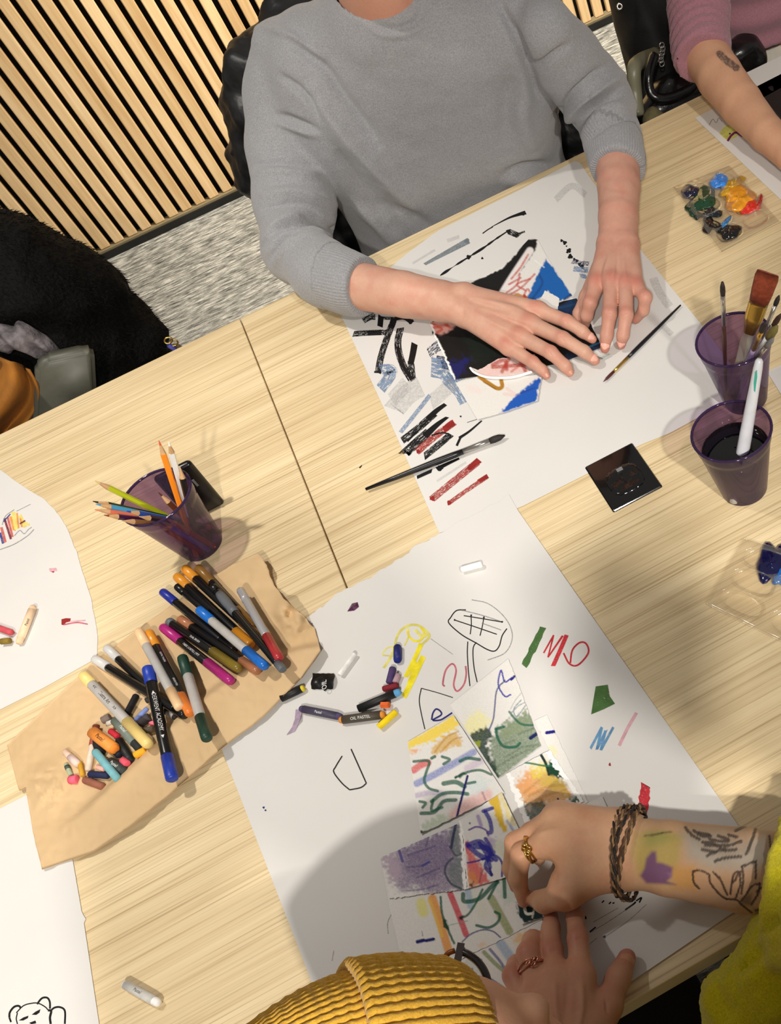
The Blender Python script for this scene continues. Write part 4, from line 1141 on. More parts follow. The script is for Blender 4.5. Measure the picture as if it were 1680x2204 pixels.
piece(((1110, 1944), (1152, 1940), (1170, 1972), (1122, 1990)), 0.0063, w11, 'little dark green scrap pinched by the fingers of the tattooed arm', (0.6, 0.6, 0.8, 0.6), '', ART, 1.5, 30, group=GRP)
# ------------------------------------------------------------------ brown wrapping paper
KFOLD = np.array([(40, 1872), (120, 1800), (190, 1742), (245, 1690), (300, 1640), (362, 1571), (437, 1508), (492, 1468), (560, 1425), (640, 1402), (760, 1380)], float)
def kraft_h(P):
    P = np.asarray(P, float).reshape(-1, 2)
    d, t = poly_dist(P, KFOLD)
    fy = np.interp(P[:, 0], KFOLD[:, 0], KFOLD[:, 1])
    below = P[:, 1] > fy
    ends = smooth01((t - 0.10) / 0.2) * (1 - 0.35 * smooth01((t - 0.7) / 0.25))
    flap = np.where(below, np.clip(1 - d / 125.0, 0.10, 1) ** 0.8, smooth01(1 - d / 13.0)) * 0.017 * ends
    crease = 0.0022 * (0.5 + 0.5 * fbm(np.c_[P / 42.0, P[:, :1] * 0], 4, 3)) + 0.0016 * np.abs(vnoise(np.c_[P / 17.0, P[:, :1] * 0], 9))
    rc = np.clip(1 - np.linalg.norm((P - np.array([628, 1318])) / np.array([62, 75]), axis=1), 0, 1)
    right = 0.026 * smooth01(rc) * (0.75 + 0.5 * fbm(np.c_[P / 24.0, P[:, :1] * 0], 8, 2))
    tr = 0.014 * smooth01(1 - np.linalg.norm((P - np.array([566, 1208])) / np.array([70, 60]), axis=1))
    lc = np.exp(-(np.linalg.norm((P - np.array([105, 1700])) / np.array([55, 45]), axis=1)) ** 2)
    left = 0.007 * lc * (0.6 + 0.8 * np.abs(vnoise(np.c_[P / 13.0, P[:, :1] * 0], 3)))
    return 0.0030 + flap + crease + right + tr + left
G = sheet_px([(15, 1604), (110, 1510), (200, 1425), (330, 1330), (430, 1258), (500, 1215), (556, 1190)],
             [(556, 1190), (572, 1215), (588, 1258), (612, 1288), (650, 1322), (676, 1352), (689, 1400)],
             [(90, 1871), (200, 1833), (280, 1778), (362, 1712), (475, 1612), (562, 1546), (646, 1462), (689, 1400)],
             [(15, 1604), (30, 1660), (41, 1702), (55, 1694), (70, 1790), (90, 1871)], 5, (1.0, 2.0, 0.6, 0.6), 31)
kz = kraft_h(G.reshape(-1, 2)).reshape(G.shape[:2])
KRAFT = mat('kraft_paper', (216, 186, 144), 0.75, 0.0, 9, 0.25, 260, 0.0006, spec=0.25, var2=(204, 173, 130))
kr = sheet('wrapping_paper', G, kz, KRAFT, None, 0.0012)
kr.data.polygons.foreach_set('use_smooth', np.ones(len(kr.data.polygons), bool))
tag(kr, 'crumpled sheet of brown kraft paper holding the pens and pastel sticks', 'wrapping paper')
def kh(p): return float(kraft_h([p])[0])

# ------------------------------------------------------------------ pens, sticks, brushes
def facing(a, b):
    ax = b - a; ln = np.linalg.norm(ax); ax = ax / ln
    v = CAM - (a + b) / 2
    n = v - ax * (v @ ax); n /= np.linalg.norm(n)
    return ax, n, np.cross(ax, n), ln
def text_mesh(txt, size):
    cu = bpy.data.curves.new('txt', 'FONT')
    cu.body = txt; cu.size = size; cu.align_x = 'CENTER'; cu.align_y = 'CENTER'; cu.resolution_u = 2
    o = bpy.data.objects.new('txt', cu)
    me = o.to_mesh()
    V = np.array([v.co[:] for v in me.vertices]); Fc = [tuple(p.vertices) for p in me.polygons]
    o.to_mesh_clear(); bpy.data.objects.remove(o); bpy.data.curves.remove(cu)
    return V, Fc
def lettering(parent, a, b, r, txt, f, size, m, flip=False, off=0.0, stretch=1.0):
    ax, n, bt, ln = facing(a, b)
    V, Fc = text_mesh(txt, size)
    if len(V) == 0: return
    x = V[:, 0] * stretch; y = V[:, 1] + off
    if flip: x = -x; y = -y
    c = a + ax * ln * f
    t = -y / r
    W = c + x[:, None] * ax + (r * 1.02 + 0.00012) * (np.cos(t)[:, None] * n + np.sin(t)[:, None] * bt)
    o = mesh_obj('lettering', W, Fc, m, parent, False)
    return o
def rod(name, A, B, parts, label, cat, group=None, n=16, flat=1.0):
    """a long thing from A to B; parts: (part name, from, to, radii list, material)"""
    A = np.asarray(A, float); B = np.asarray(B, float)
    e = empty(name, ((A + B) / 2)[:2].tolist() + [min(A[2], B[2])], label, cat, group)
    out = {}
    for pn, f0, f1, rs, m in parts:
        ts = np.linspace(f0, f1, len(rs)) if not isinstance(rs[0], tuple) else [f0 + (f1 - f0) * q[0] for q in rs]
        rr = rs if not isinstance(rs[0], tuple) else [q[1] for q in rs]
        pts = [A + (B - A) * t for t in ts]
        v, f = tube_geo(pts, rr, n, True, flat)
        out[pn] = mesh_obj(pn, v, f, m, e)
        if n <= 8:
            out[pn].data.polygons.foreach_set('use_smooth', np.zeros(len(out[pn].data.polygons), bool))
    return e, out
def P3(p, z): return at(p[0], p[1], z)
WHITE_INK = mat('white_print', (232, 232, 230), 0.5)
BLACK_INK = mat('black_print', (16, 16, 17), 0.5)
def plastic(n, c, rough=0.3): return mat('plastic_' + n, c, rough, 0.08, 60)
def capr(r, full=True): return [(0, r * 0.72), (0.04, r * 0.95), (0.10, r), (1, r)]
def pen(pa, pb, za, zb, r, cap1, body, cap2, label, f1=0.17, f2=0.82, tipfade=True, group='felt pens on the kraft paper', name='felt_pen', cr=1.08):
    tt_ = np.linspace(0, 1, 25); pp_ = np.outer(1 - tt_, pa) + np.outer(tt_, pb)
    hh_ = kraft_h(pp_) + r * cr + 0.0006
    for _ in range(6):
        df = hh_ - (za + (zb - za) * tt_)
        i_ = int(df.argmax())
        if df[i_] <= 0: break
        if tt_[i_] < 0.5: za += df[i_] / (1 - tt_[i_])
        else: zb += df[i_] / tt_[i_]
    A = P3(pa, za); B = P3(pb, zb)
    parts = []
    if cap1 is not None: parts.append(('cap', 0, f1, [(0, r * 0.70), (0.05, r * 0.95 * cr), (0.12, r * cr), (1, r * cr)], cap1))
    parts.append(('barrel', f1 if cap1 is not None else 0, f2 if cap2 is not None else 1, [(0, r * .9), (0.02, r), (0.98, r), (1, r * .9)], body))
    if cap2 is not None: parts.append(('end_cap', f2, 1, [(0, r * cr), (0.88, r * cr), (0.95, r * 0.95 * cr), (1, r * 0.74)], cap2))
    e, o = rod(name, A, B, parts, label, 'pen', group)
    return e, o, A, B, r
BB = plastic('pen_black', (15, 15, 16), 0.28); SIL = mat('silver_barrel', (176, 176, 180), 0.35, 0.05, metal=0.3); GREYB = plastic('pen_grey', (186, 182, 178), 0.4)
AMB = plastic('amber', (226, 148, 40), 0.3); OLIVE = plastic('olive', (128, 108, 34), 0.3); MAG = plastic('magenta', (176, 36, 120), 0.3)
BLU = plastic('sky_blue', (22, 110, 204), 0.3); NAV = plastic('royal_blue', (32, 46, 150), 0.35); CORAL = plastic('brick_red', (178, 50, 56), 0.3)
BRONZE = plastic('bronze', (132, 92, 36), 0.3); COPPER = plastic('copper', (172, 112, 78), 0.25); PEACH = plastic('peach', (248, 208, 158), 0.4)
DGRN = plastic('bottle_green', (24, 62, 48), 0.45); CLEAR = mat('frosted_cap', (206, 204, 202), 0.35, 0.1); YEL = plastic('straw', (240, 212, 132), 0.4)
ORG = plastic('orange', (236, 130, 50), 0.35); SLATE = plastic('slate_grip', (98, 102, 108), 0.5); ROYAL = plastic('cobalt', (28, 60, 170), 0.4)
g = kh
pens = []
def add(*a, **k): 
    p = pen(*a, **k); pens.append(p); return p
# lower layer first
add((381, 1262), (480, 1345), 0.016, 0.012, 0.0048, BB, BB, BB, 'all-black felt pen mostly buried under the orange-capped pens')
add((425, 1220), (548, 1352), 0.018, 0.014, 0.0048, BRONZE, BB, BRONZE, 'black felt pen with a bronze-brown translucent cap, topmost in the heap', f1=0.26, f2=0.70)
add((397, 1223), (559, 1373), 0.016, 0.014, 0.0056, AMB, BB, BRONZE, 'black felt pen with amber cap, upper one of the orange-capped pair', f1=0.16, f2=0.78)
add((380, 1240), (541, 1390), 0.016, 0.014, 0.0056, AMB, BB, AMB, 'black felt pen with amber cap, lower one of the orange-capped pair', f1=0.16, f2=0.80)
add((349, 1273), (505, 1402), 0.016, 0.016, 0.0050, NAV, BB, BB, 'black felt pen with a dark blue cap beside the orange-capped pens', f1=0.19)
add((387, 1332), (556, 1446), 0.013, 0.028, 0.0050, COPPER, BB, COPPER, 'black felt pen with copper translucent caps in the middle of the heap', f1=0.16, f2=0.80)
e = add((364, 1338), (516, 1441), 0.014, 0.030, 0.0052, SLATE, BB, OLIVE, 'black felt pen with an olive end cap beside the magenta pen', f1=0.05, f2=0.63)
lettering(e[0], e[2], e[3], e[4], 'DUAL BRUSH', 0.42, 0.0036, WHITE_INK)
e = add((349, 1349), (499, 1468), 0.014, 0.028, 0.0054, MAG, BB, MAG, 'black felt pen with magenta caps and white lettering', f1=0.27, f2=0.66)
lettering(e[0], e[2], e[3], e[4], 'FABER | CASTELL | PITT', 0.47, 0.0036, WHITE_INK)
e = add((458, 1262), (609, 1442), 0.021, 0.034, 0.0046, BB, BB, SLATE, 'slim black pen with a slate-grey rubber grip across the heap', f1=0.06, f2=0.93)
gA, gB = e[2], e[3]
v, f = tube_geo([gA + (gB - gA) * t for t in (0.10, 0.14, 0.2, 0.27, 0.31, 0.34)], [0.0048, 0.0056, 0.0060, 0.0054, 0.0060, 0.0050], 14)
mesh_obj('grip', v, f, SLATE, e[0])
e = add((428, 1312), (572, 1436), 0.024, 0.036, 0.0054, BLU, GREYB, BLU, 'white-barrelled felt pen with bright blue caps at both ends', f1=0.20, f2=0.72)
e = pen((517, 1270), (602, 1419), 0.022, 0.036, 0.0050, None, SIL, CORAL, 'silver pen with a pointed tip and brick-red end cap', f2=0.68)
eA, eB = e[2], e[3]
v, f = tube_geo([eA + (eB - eA) * t for t in (-0.02, 0.02, 0.10, 0.16)], [0.0012, 0.0024, 0.0048, 0.0053], 14)
mesh_obj('tip', v, f, SIL, e[0])
# lower-left group
add((229, 1394), (362, 1520), 0.013, 0.014, 0.0050, CLEAR, BB, BB, 'black brush pen with a clear cap, upper of the clear-capped pair', f1=0.20, f2=0.9)
add((203, 1418), (399, 1540), 0.012, 0.018, 0.0052, CLEAR, BB, BB, 'black brush pen with a clear cap, lower of the clear-capped pair', f1=0.16, f2=0.9)
e = add((320, 1360), (410, 1538), 0.016, 0.030, 0.0052, AMB, BB, ORG, 'black felt pen with an amber cap and orange end next to the peach pen', f1=0.19, f2=0.78)
for ff in (0.36, 0.66): lettering(e[0], e[2], e[3], e[4], 'ROYAL TALENS' if ff < .5 else 'BRUSH PEN', ff, 0.0030, WHITE_INK, off=0.0012)
add((298, 1358), (388, 1525), 0.022, 0.034, 0.0054, PEACH, GREYB, PEACH, 'grey-barrelled felt pen with peach caps', f1=0.20, f2=0.78)
add((392, 1414), (446, 1592), 0.016, 0.030, 0.0058, DGRN, GREYB, DGRN, 'grey-barrelled felt pen with dark green caps', f1=0.24, f2=0.74)
e = add((179, 1453), (321, 1604), 0.022, 0.034, 0.0060, YEL, GREYB, YEL, 'grey felt pen with straw-yellow caps lying over the pastel pile', f1=0.14, f2=0.68)
lettering(e[0], e[2], e[3], e[4], 'Illustra Art', 0.38, 0.0062, BLACK_INK)
for ff, s in ((0.225, '<'), (0.53, '>')): lettering(e[0], e[2], e[3], e[4], s + s, ff, 0.0062, BLACK_INK)
e = add((318, 1437), (371, 1679), 0.030, 0.028, 0.0064, ROYAL, BB, ROYAL, 'thick black double-ended marker with cobalt blue caps', f1=0.145, f2=0.80)
lettering(e[0], e[2], e[3], e[4], 'DERWENT ACADEMY', 0.44, 0.0062, WHITE_INK, stretch=0.95)
for ff, s in ((0.275, 1), (0.645, -1)):
    ax, n, bt, ln = facing(e[2], e[3]); c = e[2] + ax * ln * ff; r = 0.0064 * 1.03
    mesh_obj('arrow_print', [c + n * r + bt * 0.0018, c + n * r - bt * 0.0018, c + n * r - ax * 0.0045 * s], [(0, 1, 2)], WHITE_INK, e[0], False)

# ------------------------------------------------------------------ pastel sticks
def stick(pa, pb, z, wpx, col, label, group, wrap=None, wf=(0.0, 0.8), txt=None, tcol=None, zb=None, name='oil_pastel', n=12, flip=False, tsize=None, tip=True):
    A = P3(pa, z); B = P3(pb, z if zb is None else zb)
    r = rad(wpx, (A + B) / 2) / 2
    m = mat('pastel_%d_%d_%d' % col, col, 0.7, 0.15, 120, 0.3, 500, 0.0006, spec=0.3)
    parts = [('stick', 0, 1, [(0, r * 0.75), (0.05, r * 0.95), (0.95, r * 0.95), (1, r * 0.7)], m)]
    if wrap is not None:
        wm = mat('wrap_%d_%d_%d' % wrap, wrap, 0.55, 0.12, 90)
        parts.append(('wrapper', wf[0], wf[1], [r * 1.06, r * 1.08, r * 1.06], wm))
    e, o = rod(name, A, B, parts, label, 'pastel', group, n)
    if txt: lettering(e, A, B, r * 1.08, txt, (wf[0] + wf[1]) / 2, tsize or r * 1.0, tcol or BLACK_INK, flip)
    return e
PG = 'oil pastels heaped on the kraft paper'
Zp = zc(100, 1380, 4.667)
def zp(*p): return Zp(p)
pile = [
 ((430, 1335), (625, 1352), 16, (34, 40, 74), 0.010, 'navy pastel stub low in the heap', None, None, None),
 ((380, 1392), (572, 1462), 17, (150, 94, 74), 0.008, 'reddish-brown pastel stub at the bottom of the heap', None, None, None),
 ((500, 850), (415, 1300), 14, (222, 200, 180), 0.011, 'long pale pastel in a rusty paper sleeve left of the orange one', (150, 70, 50), (0.0, 0.45), None),
 ((600, 1010), (740, 1150), 18, (26, 28, 40), 0.012, 'blue-black pastel stub under the turquoise one', None, None, None),
 ((720, 990), (850, 1210), 16, (34, 36, 38), 0.011, 'charcoal pastel under the straw-yellow pen', (20, 22, 22), (0.1, 0.9), None),
 ((560, 800), (640, 760), 18, (124, 108, 100), 0.010, 'mauve-grey pastel stub above the orange one', None, None, None),
 ((640, 1210), (795, 1320), 20, (60, 66, 64), 0.013, 'dark grey labelled pastel beside the turquoise one', (52, 58, 56), (0.0, 0.85), 'Pastel'),
 ((480, 1010), (560, 1130), 18, (30, 30, 34), 0.010, 'black pastel stub below the orange one', None, None, None),
 ((505, 1262), (580, 1288), 11, (238, 176, 160), 0.013, 'small salmon-pink pastel chip', None, None, None),
 ((640, 900), (720, 960), 14, (190, 40, 54), 0.014, 'crimson pastel chip beside the grey-green label', None, None, None),
 ((780, 780), (905, 540), 15, (28, 26, 28), 0.010, 'black pastel stick leaning away above the yellow pen', None, None, None),
 ((930, 830), (1040, 760), 22, (74, 68, 70), 0.009, 'warm grey pastel stub under the periwinkle one', None, None, None),
 ((885, 805), (1015, 672), 11, (132, 150, 214), 0.014, 'periwinkle blue pastel stub', None, None, None),
 ((1040, 835), (1105, 810), 12, (236, 120, 140), 0.011, 'pink pastel chip with a white end beside the thick marker', None, None, None),
 ((760, 1190), (815, 1235), 16, (228, 90, 110), 0.014, 'round pink pastel end right of the dark grey label', None, None, None),
 ((690, 790), (945, 1085), 21, (40, 44, 44), 0.017, 'pastel in a grey-green label with a black end under the yellow pen', (112, 124, 114), (0.02, 0.78), 'Pastel'),
 ((885, 1150), (995, 1090), 17, (240, 172, 40), 0.017, 'golden yellow pastel stub by the marker barrel', None, None, None),
 ((465, 915), (695, 1095), 24, (240, 140, 50), 0.019, 'orange-wrapped pastel with black script', (240, 148, 62), (0.0, 0.93), 'Pastel'),
 ((485, 1105), (722, 1392), 18, (122, 180, 190), 0.019, 'turquoise pastel stick at the lower end of the heap', None, None, None),
 ((195, 1235), (245, 1345), 10, (168, 180, 150), 0.009, 'thin sage-green pastel beside the pink end', (70, 80, 70), (0.2, 0.5), None),
 ((235, 1395), (310, 1385), 20, (234, 98, 122), 0.010, 'bright pink pastel end at the lower left of the heap', None, None, None),
 ((185, 1110), (325, 1245), 15, (232, 198, 176), 0.010, 'peach pastel in a torn clear sleeve', (220, 196, 190), (0.4, 0.95), None),
 ((335, 1215), (362, 1355), 11, (206, 156, 50), 0.009, 'ochre pastel splinter beside the peach one', None, None, None),
 ((1000, 600), (1055, 575), 14, (58, 54, 52), 0.009, 'dark stub half hidden by the thick marker', None, None, None),
 ((1190, 700), (1310, 770), 15, (40, 36, 34), 0.011, 'black stub in torn silver foil near the fold', (180, 176, 172), (0.3, 0.8), None),
 ((960, 905), (1080, 880), 15, (110, 100, 80), 0.010, 'olive-grey stub along the kraft fold', None, None, None),
 ((610, 830), (690, 800), 12, (196, 190, 180), 0.014, 'pale stub behind the grey-green label', None, None, None),
]
for a, b, w, c, z, lab, wr, wf, tx in pile:
    stick(Zp([a])[0], Zp([b])[0], z, w, c, lab, PG, wr, wf or (0, 0.8), tx, WHITE_INK if (wr and sum(wr) < 420) else BLACK_INK)
PL = 'pastels scattered on the large drawing sheet'
Z4 = zc(580, 1260, 4.0)
def s4(a, b, w, c, lab, wr=None, wf=(0, .8), tx=None, tc=None, z=None, flip=False, n=12):
    A = Z4([a])[0]; r = rad(w, at(*A)) / 2
    return stick(A, Z4([b])[0], (LO_Z + 0.0004 + r * 1.08) if z is None else z, w, c, lab, PL, wr, wf, tx, tc, n=n, flip=flip)
s4((100, 975), (300, 880), 15, (232, 210, 60), 'black-wrapped yellow pastel poking out from under the kraft paper', (16, 16, 17), (0, 0.88))
s4((600, 772), (735, 585), 12, (244, 243, 240), 'white pastel stick leaning against the black wrapper', z=0.0075)
s4((1100, 518), (1100, 660), 16, (24, 34, 122), 'dark blue pastel stub on the yellow doodle', (22, 30, 110), (0.1, 0.85))
s4((1062, 708), (1028, 842), 16, (78, 60, 108), 'violet pastel stub beside the mauve one')
s4((1110, 765), (1080, 838), 14, (176, 146, 158), 'mauve pastel stub leaning on the violet one')
s4((975, 893), (1105, 858), 14, (128, 30, 44), 'dark red pastel stub above the long black-wrapped one')
s4((765, 1062), (1125, 912), 17, (96, 166, 216), 'black-wrapped pastel with a light blue tip', (14, 14, 15), (0, 0.87))
s4((960, 1030), (1030, 1028), 16, (232, 108, 48), 'small orange pastel cube', n=6)
s4((265, 1060), (620, 1132), 16, (80, 72, 110), 'violet pastel with a lavender label and white lettering', (66, 60, 84), (0.08, 0.9), 'Pastel', WHITE_INK)
s4((605, 1160), (990, 1110), 18, (224, 146, 58), 'orange pastel in a brown label lettered oil pastel', (74, 66, 54), (0.07, 0.93), 'OIL PASTEL', WHITE_INK)
s4((935, 1222), (1092, 1085), 15, (246, 214, 20), 'bright yellow pastel stick below the brown-labelled one', z=0.0078)
stick((992, 1226), (1037, 1214), LO_Z + 0.0055, 15, (246, 246, 244), 'short white pastel alone at the top of the drawing sheet', PL)
stick((72, 1305), (40, 1385), LT_Z + 0.0055, 15, (240, 204, 166), 'peach pastel with black lettering on the left sheet', 'pastels on the left sheet', (244, 212, 176), (0.1, 0.85), 'Pastel', BLACK_INK, flip=True)
stick((-30, 1342), (26, 1362), LT_Z + 0.0055, 15, (206, 84, 92), 'rosy red pastel at the left frame edge', 'pastels on the left sheet')
stick((2, 1381), (22, 1379), LT_Z + 0.0055, 14, (140, 116, 44), 'olive-yellow pastel stub at the left frame edge', 'pastels on the left sheet')
stick((267, 2117), (343, 2160), 0.0064, 19, (246, 246, 244), 'white pastel with a silver-grey label alone on the wood', None, (206, 204, 198), (0.05, 0.85), 'Pastel', mat('grey_print', (90, 88, 84), 0.6))
# empty wrapper lying open
wv = []; wfc = []
for i in range(9):
    for j in range(7):
        x = 672 + 46 * i / 8 + 1.5 * math.sin(j * 1.3); y = 1449 + 34 * j / 6 + (4 if i in (5,) and j > 4 else 0)
        wv.append(at(x - j * 0.6, y + (i % 2) * 0.8, 0.0036 + 0.006 * math.sin(math.pi * j / 6) * (0.7 + 0.3 * math.sin(i))))
for i in range(8):
    for j in range(6):
        wfc.append((i * 7 + j, i * 7 + j + 1, (i + 1) * 7 + j + 1, (i + 1) * 7 + j))
wr = mesh_obj('pastel_wrapper', wv, wfc, mat('wrapper_black', (13, 13, 14), 0.35, 0.2), None)
tag(wr, 'empty black curled paper wrapper lettered OIL', 'wrapper')
tv, tf = text_mesh('OIL', 0.0085)
ua = at(698, 1480, 0.0108); ux = at(697, 1455, 0.0108) - ua; ux /= np.linalg.norm(ux); uy = np.cross((0, 0, 1.0), ux)
mesh_obj('lettering', ua + ux * 0.004 + tv[:, :1] * ux + tv[:, 1:2] * uy, tf, WHITE_INK, wr, False)
# torn lilac label and a plum chip
LIL = mat('lilac_label', (170, 150, 172), 0.7, 0.25, 200)
tag(MB().add([at(*p, z) for p, z in (((636, 1527), .004), ((650, 1530), .004), ((646, 1548), .006), ((634, 1548), .004), ((640, 1562), .0035), ((628, 1565), .003), ((634, 1574), .003), ((616, 1582), .003))],
             [(0, 1, 2, 3), (3, 2, 4, 5), (5, 4, 6, 7)]).build('torn_label', LIL, None, False), 'torn lilac label strip hanging off the violet pastel', 'paper scrap')
c = at(760, 1307, LO_Z + 0.0012)
tag(MB().add([at(747, 1316, .0026), at(757, 1299, .0026), at(769, 1296, .0026), at(772, 1306, .0026), at(762, 1314, .0026), at(757, 1305, .0062), at(764, 1303, .0058)],
             [(0, 1, 5), (1, 2, 6, 5), (2, 3, 6), (3, 4, 5, 6), (4, 0, 5)]).build('pastel_chip', mat('plum_wax', (86, 30, 72), 0.35, 0.2), None, False), 'small plum-coloured pastel chip near the torn paper edge', 'pastel')
# ------------------------------------------------------------------ plastic cups
CUPM = clear_mat('purple_cup_plastic', (156, 128, 166), 0.09, 0.08)
CUPR = clear_mat('purple_cup_rim', (92, 66, 116), 0.28, 0.08)
def lathe(prof, c, n=40):
    V = []; Fc = []
    for r, z in prof:
        for j in range(n):
            a = 2 * math.pi * j / n
            V.append((c[0] + r * math.cos(a), c[1] + r * math.sin(a), z))
    for i in range(len(prof) - 1):
        for j in range(n):
            k = (j + 1) % n
            Fc.append((i * n + j, i * n + k, (i + 1) * n + k, (i + 1) * n + j))
    return V, Fc
def cup_r(z): return 0.028 + (0.0455 - 0.028) * min(1, z / 0.0985)
def make_cup(c, z0, label):
    e = empty('plastic_cup', (c[0], c[1], z0), label, 'cup', 'purple see-through cups')
    H = 0.0985
    prof = [(cup_r(z), z0 + z) for z in (0.0, 0.02, 0.04, 0.06, 0.078, 0.082)] + [(cup_r(0.084) + 0.0008, z0 + 0.084), (cup_r(0.088) + 0.0008, z0 + 0.088), (cup_r(H), z0 + H)]
    v, f = lathe(prof, c); mesh_obj('cup_wall', v, f, CUPM, e)
    v, f = lathe([(0.0278, z0 + 0.0004), (0.020, z0 + 0.003), (0.001, z0 + 0.0032)], c); mesh_obj('cup_base', v, f, CUPM, e)
    prof = [(0.0455 + 0.0017 * math.cos(t), z0 + H + 0.0017 * math.sin(t)) for t in np.linspace(0, 2 * math.pi, 9)]
    v, f = lathe(prof, c); mesh_obj('rim', v, f, CUPR, e)
    return e
CL = at(435, 1172); CF = at(1601, 1050); CB = at(1578, 730, 0.1)
make_cup(CL, 0.0, 'purple see-through plastic cup full of colouring pencils')
make_cup(CB, UP_Z + 0.0004, 'purple see-through plastic cup holding many paintbrushes')
make_cup(CF, 0.0, 'purple see-through plastic cup of black paint water with one white-handled brush')
INKW = mat('black_paint_water', (7, 8, 9), 0.04, 0.1, coat=0.5)
prof = [(0.001, 0.004)] + [(cup_r(z) - 0.0012, z) for z in (0.0045, 0.03, 0.05, 0.071)] + [(cup_r(0.071) - 0.003, 0.0716), (0.020, 0.0714), (0.001, 0.0714)]
v, f = lathe(prof, CF, 36)
tag(mesh_obj('paint_water', v, f, INKW), 'black paint water inside the front purple cup', 'liquid')
# flip-up lid of the left table's cable port, standing open behind the pencil cup
xr, yb = -0.319, 1.183
lidb = rounded_box_bm((xr - 0.052, yb, 0.0), (xr, yb + 0.011, 0.078), 0.005, 3)
for v_ in lidb.verts: v_.co.y += v_.co.z * 0.10
lid = bm_obj('cable_port_lid', lidb, mat('satin_black', (13, 13, 14), 0.25, 0.1), TABLE_L, True)
tag(lid, 'black flip-up cable port lid standing open behind the pencil cup')
MB().box((xr - 0.012, yb - 0.0004 + 0.004, 0.05), (0.003, 0.001, 0.012)).build('latch', mat('latch_grey', (120, 120, 122), 0.3, 0.1), lid, False)

# ------------------------------------------------------------------ colouring pencils
WOODP = mat('pencil_cedar', (206, 164, 116), 0.7, 0.15, 150)
def through(c, z0, tip, cross, zc_=0.099, zmin=0.108, zmax=0.24, rb=0.024):
    """tip of a rod whose line of sight is tip, passing the rim at cross and ending on the cup's floor"""
    Rm = at(cross[0], cross[1], z0 + zc_)
    d = Rm[:2] - np.asarray(c)[:2]; rr = np.linalg.norm(d)
    if rr > 0.041: Rm[:2] = np.asarray(c)[:2] + d / rr * 0.041
    best = None
    for tz in np.linspace(z0 + zmin, z0 + zmax, 150):
        T = at(tip[0], tip[1], tz)
        B = Rm + (Rm - T) * ((zc_ - 0.006) / (tz - z0 - zc_))
        dd = np.linalg.norm(B[:2] - np.asarray(c)[:2])
        if best is None or abs(dd - rb) < best[0] or dd < rb and dd < best[0]:
            best = (max(0, dd - rb), T, B) if dd > rb else (0.0, T, B)
            if dd <= rb: break
    T, B = best[1], best[2]
    d = B[:2] - np.asarray(c)[:2]; rr = np.linalg.norm(d)
    if rr > rb: B[:2] = np.asarray(c)[:2] + d / rr * rb
    return T, B
def pencil(tip, cross, col, label, lead=None, r=0.0036, T=None, B=None):
    if T is None: T, B = through(CL, 0.0, tip, cross)
    L = np.linalg.norm(T - B)
    f = 0.017 / L
    lead = lead or col
    e, o = rod('colouring_pencil', T, B, [('shaft', f, 1, [r, r], mat('lacquer_%d_%d_%d' % col, col, 0.3, 0.05)),
        ('wood_tip', f * 0.32, f, [r * 0.36, r], WOODP), ('lead', 0, f * 0.34, [0.0005, r * 0.38], mat('lead_%d_%d_%d' % lead, lead, 0.6))], label, 'pencil', 'colouring pencils in the purple cup', 6)
pencil((342, 949), (372, 1040), (246, 140, 24), 'orange colouring pencil standing tallest in the cup', (212, 84, 30))
pencil((363, 952), (385, 1032), (244, 243, 240), 'white colouring pencil beside the orange one', (250, 250, 250))
pencil((386, 1003), (395, 1040), (30, 26, 22), 'black colouring pencil with a pale blunt tip at the right rim', (214, 180, 140))
pencil((204, 1035), (264, 1070), (198, 208, 30), 'lime green colouring pencil leaning out to the left', (222, 200, 130))
pencil((200, 1079), (262, 1092), (18, 18, 20), 'black colouring pencil leaning furthest to the left', (16, 16, 18))
pencil((206, 1085), (272, 1098), (72, 158, 200), 'light blue colouring pencil leaning left', (72, 158, 200))
pencil((204, 1097), (266, 1110), (226, 118, 90), 'salmon colouring pencil leaning left under the blue one', (226, 140, 100))
pencil((224, 1109), (272, 1116), (64, 22, 62), 'dark purple colouring pencil leaning left', (150, 60, 50))
pencil((272, 1100), (312, 1104), (34, 82, 170), 'royal blue colouring pencil lying low in the cup', (34, 82, 170))
pencil((300, 1112), (328, 1114), (26, 24, 40), 'blue-black colouring pencil low by the front rim', (206, 170, 130))
pencil((262, 1121), (296, 1122), (150, 106, 62), 'tan colouring pencil low by the front rim', (206, 170, 130))
T = at(341, 1060, 0.092); B = np.array([CL[0] + 0.010, CL[1] - 0.004, 0.006])
pencil(None, None, (96, 48, 22), 'short brown colouring pencil inside the cup', (90, 40, 20), T=T, B=B)
for dx, cc, lb in ((-0.004, (190, 60, 44), 'red colouring pencil seen through the cup wall'), (0.004, (150, 130, 206), 'lavender colouring pencil seen through the cup wall'), (0.012, (196, 66, 48), 'brick red colouring pencil seen through the cup wall, rightmost')):
    B = np.array([CL[0] + dx + 0.004, CL[1] - 0.0235 + abs(dx) * 0.25, 0.006]); T = np.array([CL[0] - 0.010 + dx * 0.8, CL[1] - 0.030, 0.088])
    pencil(None, None, cc, lb, T=T, B=B)

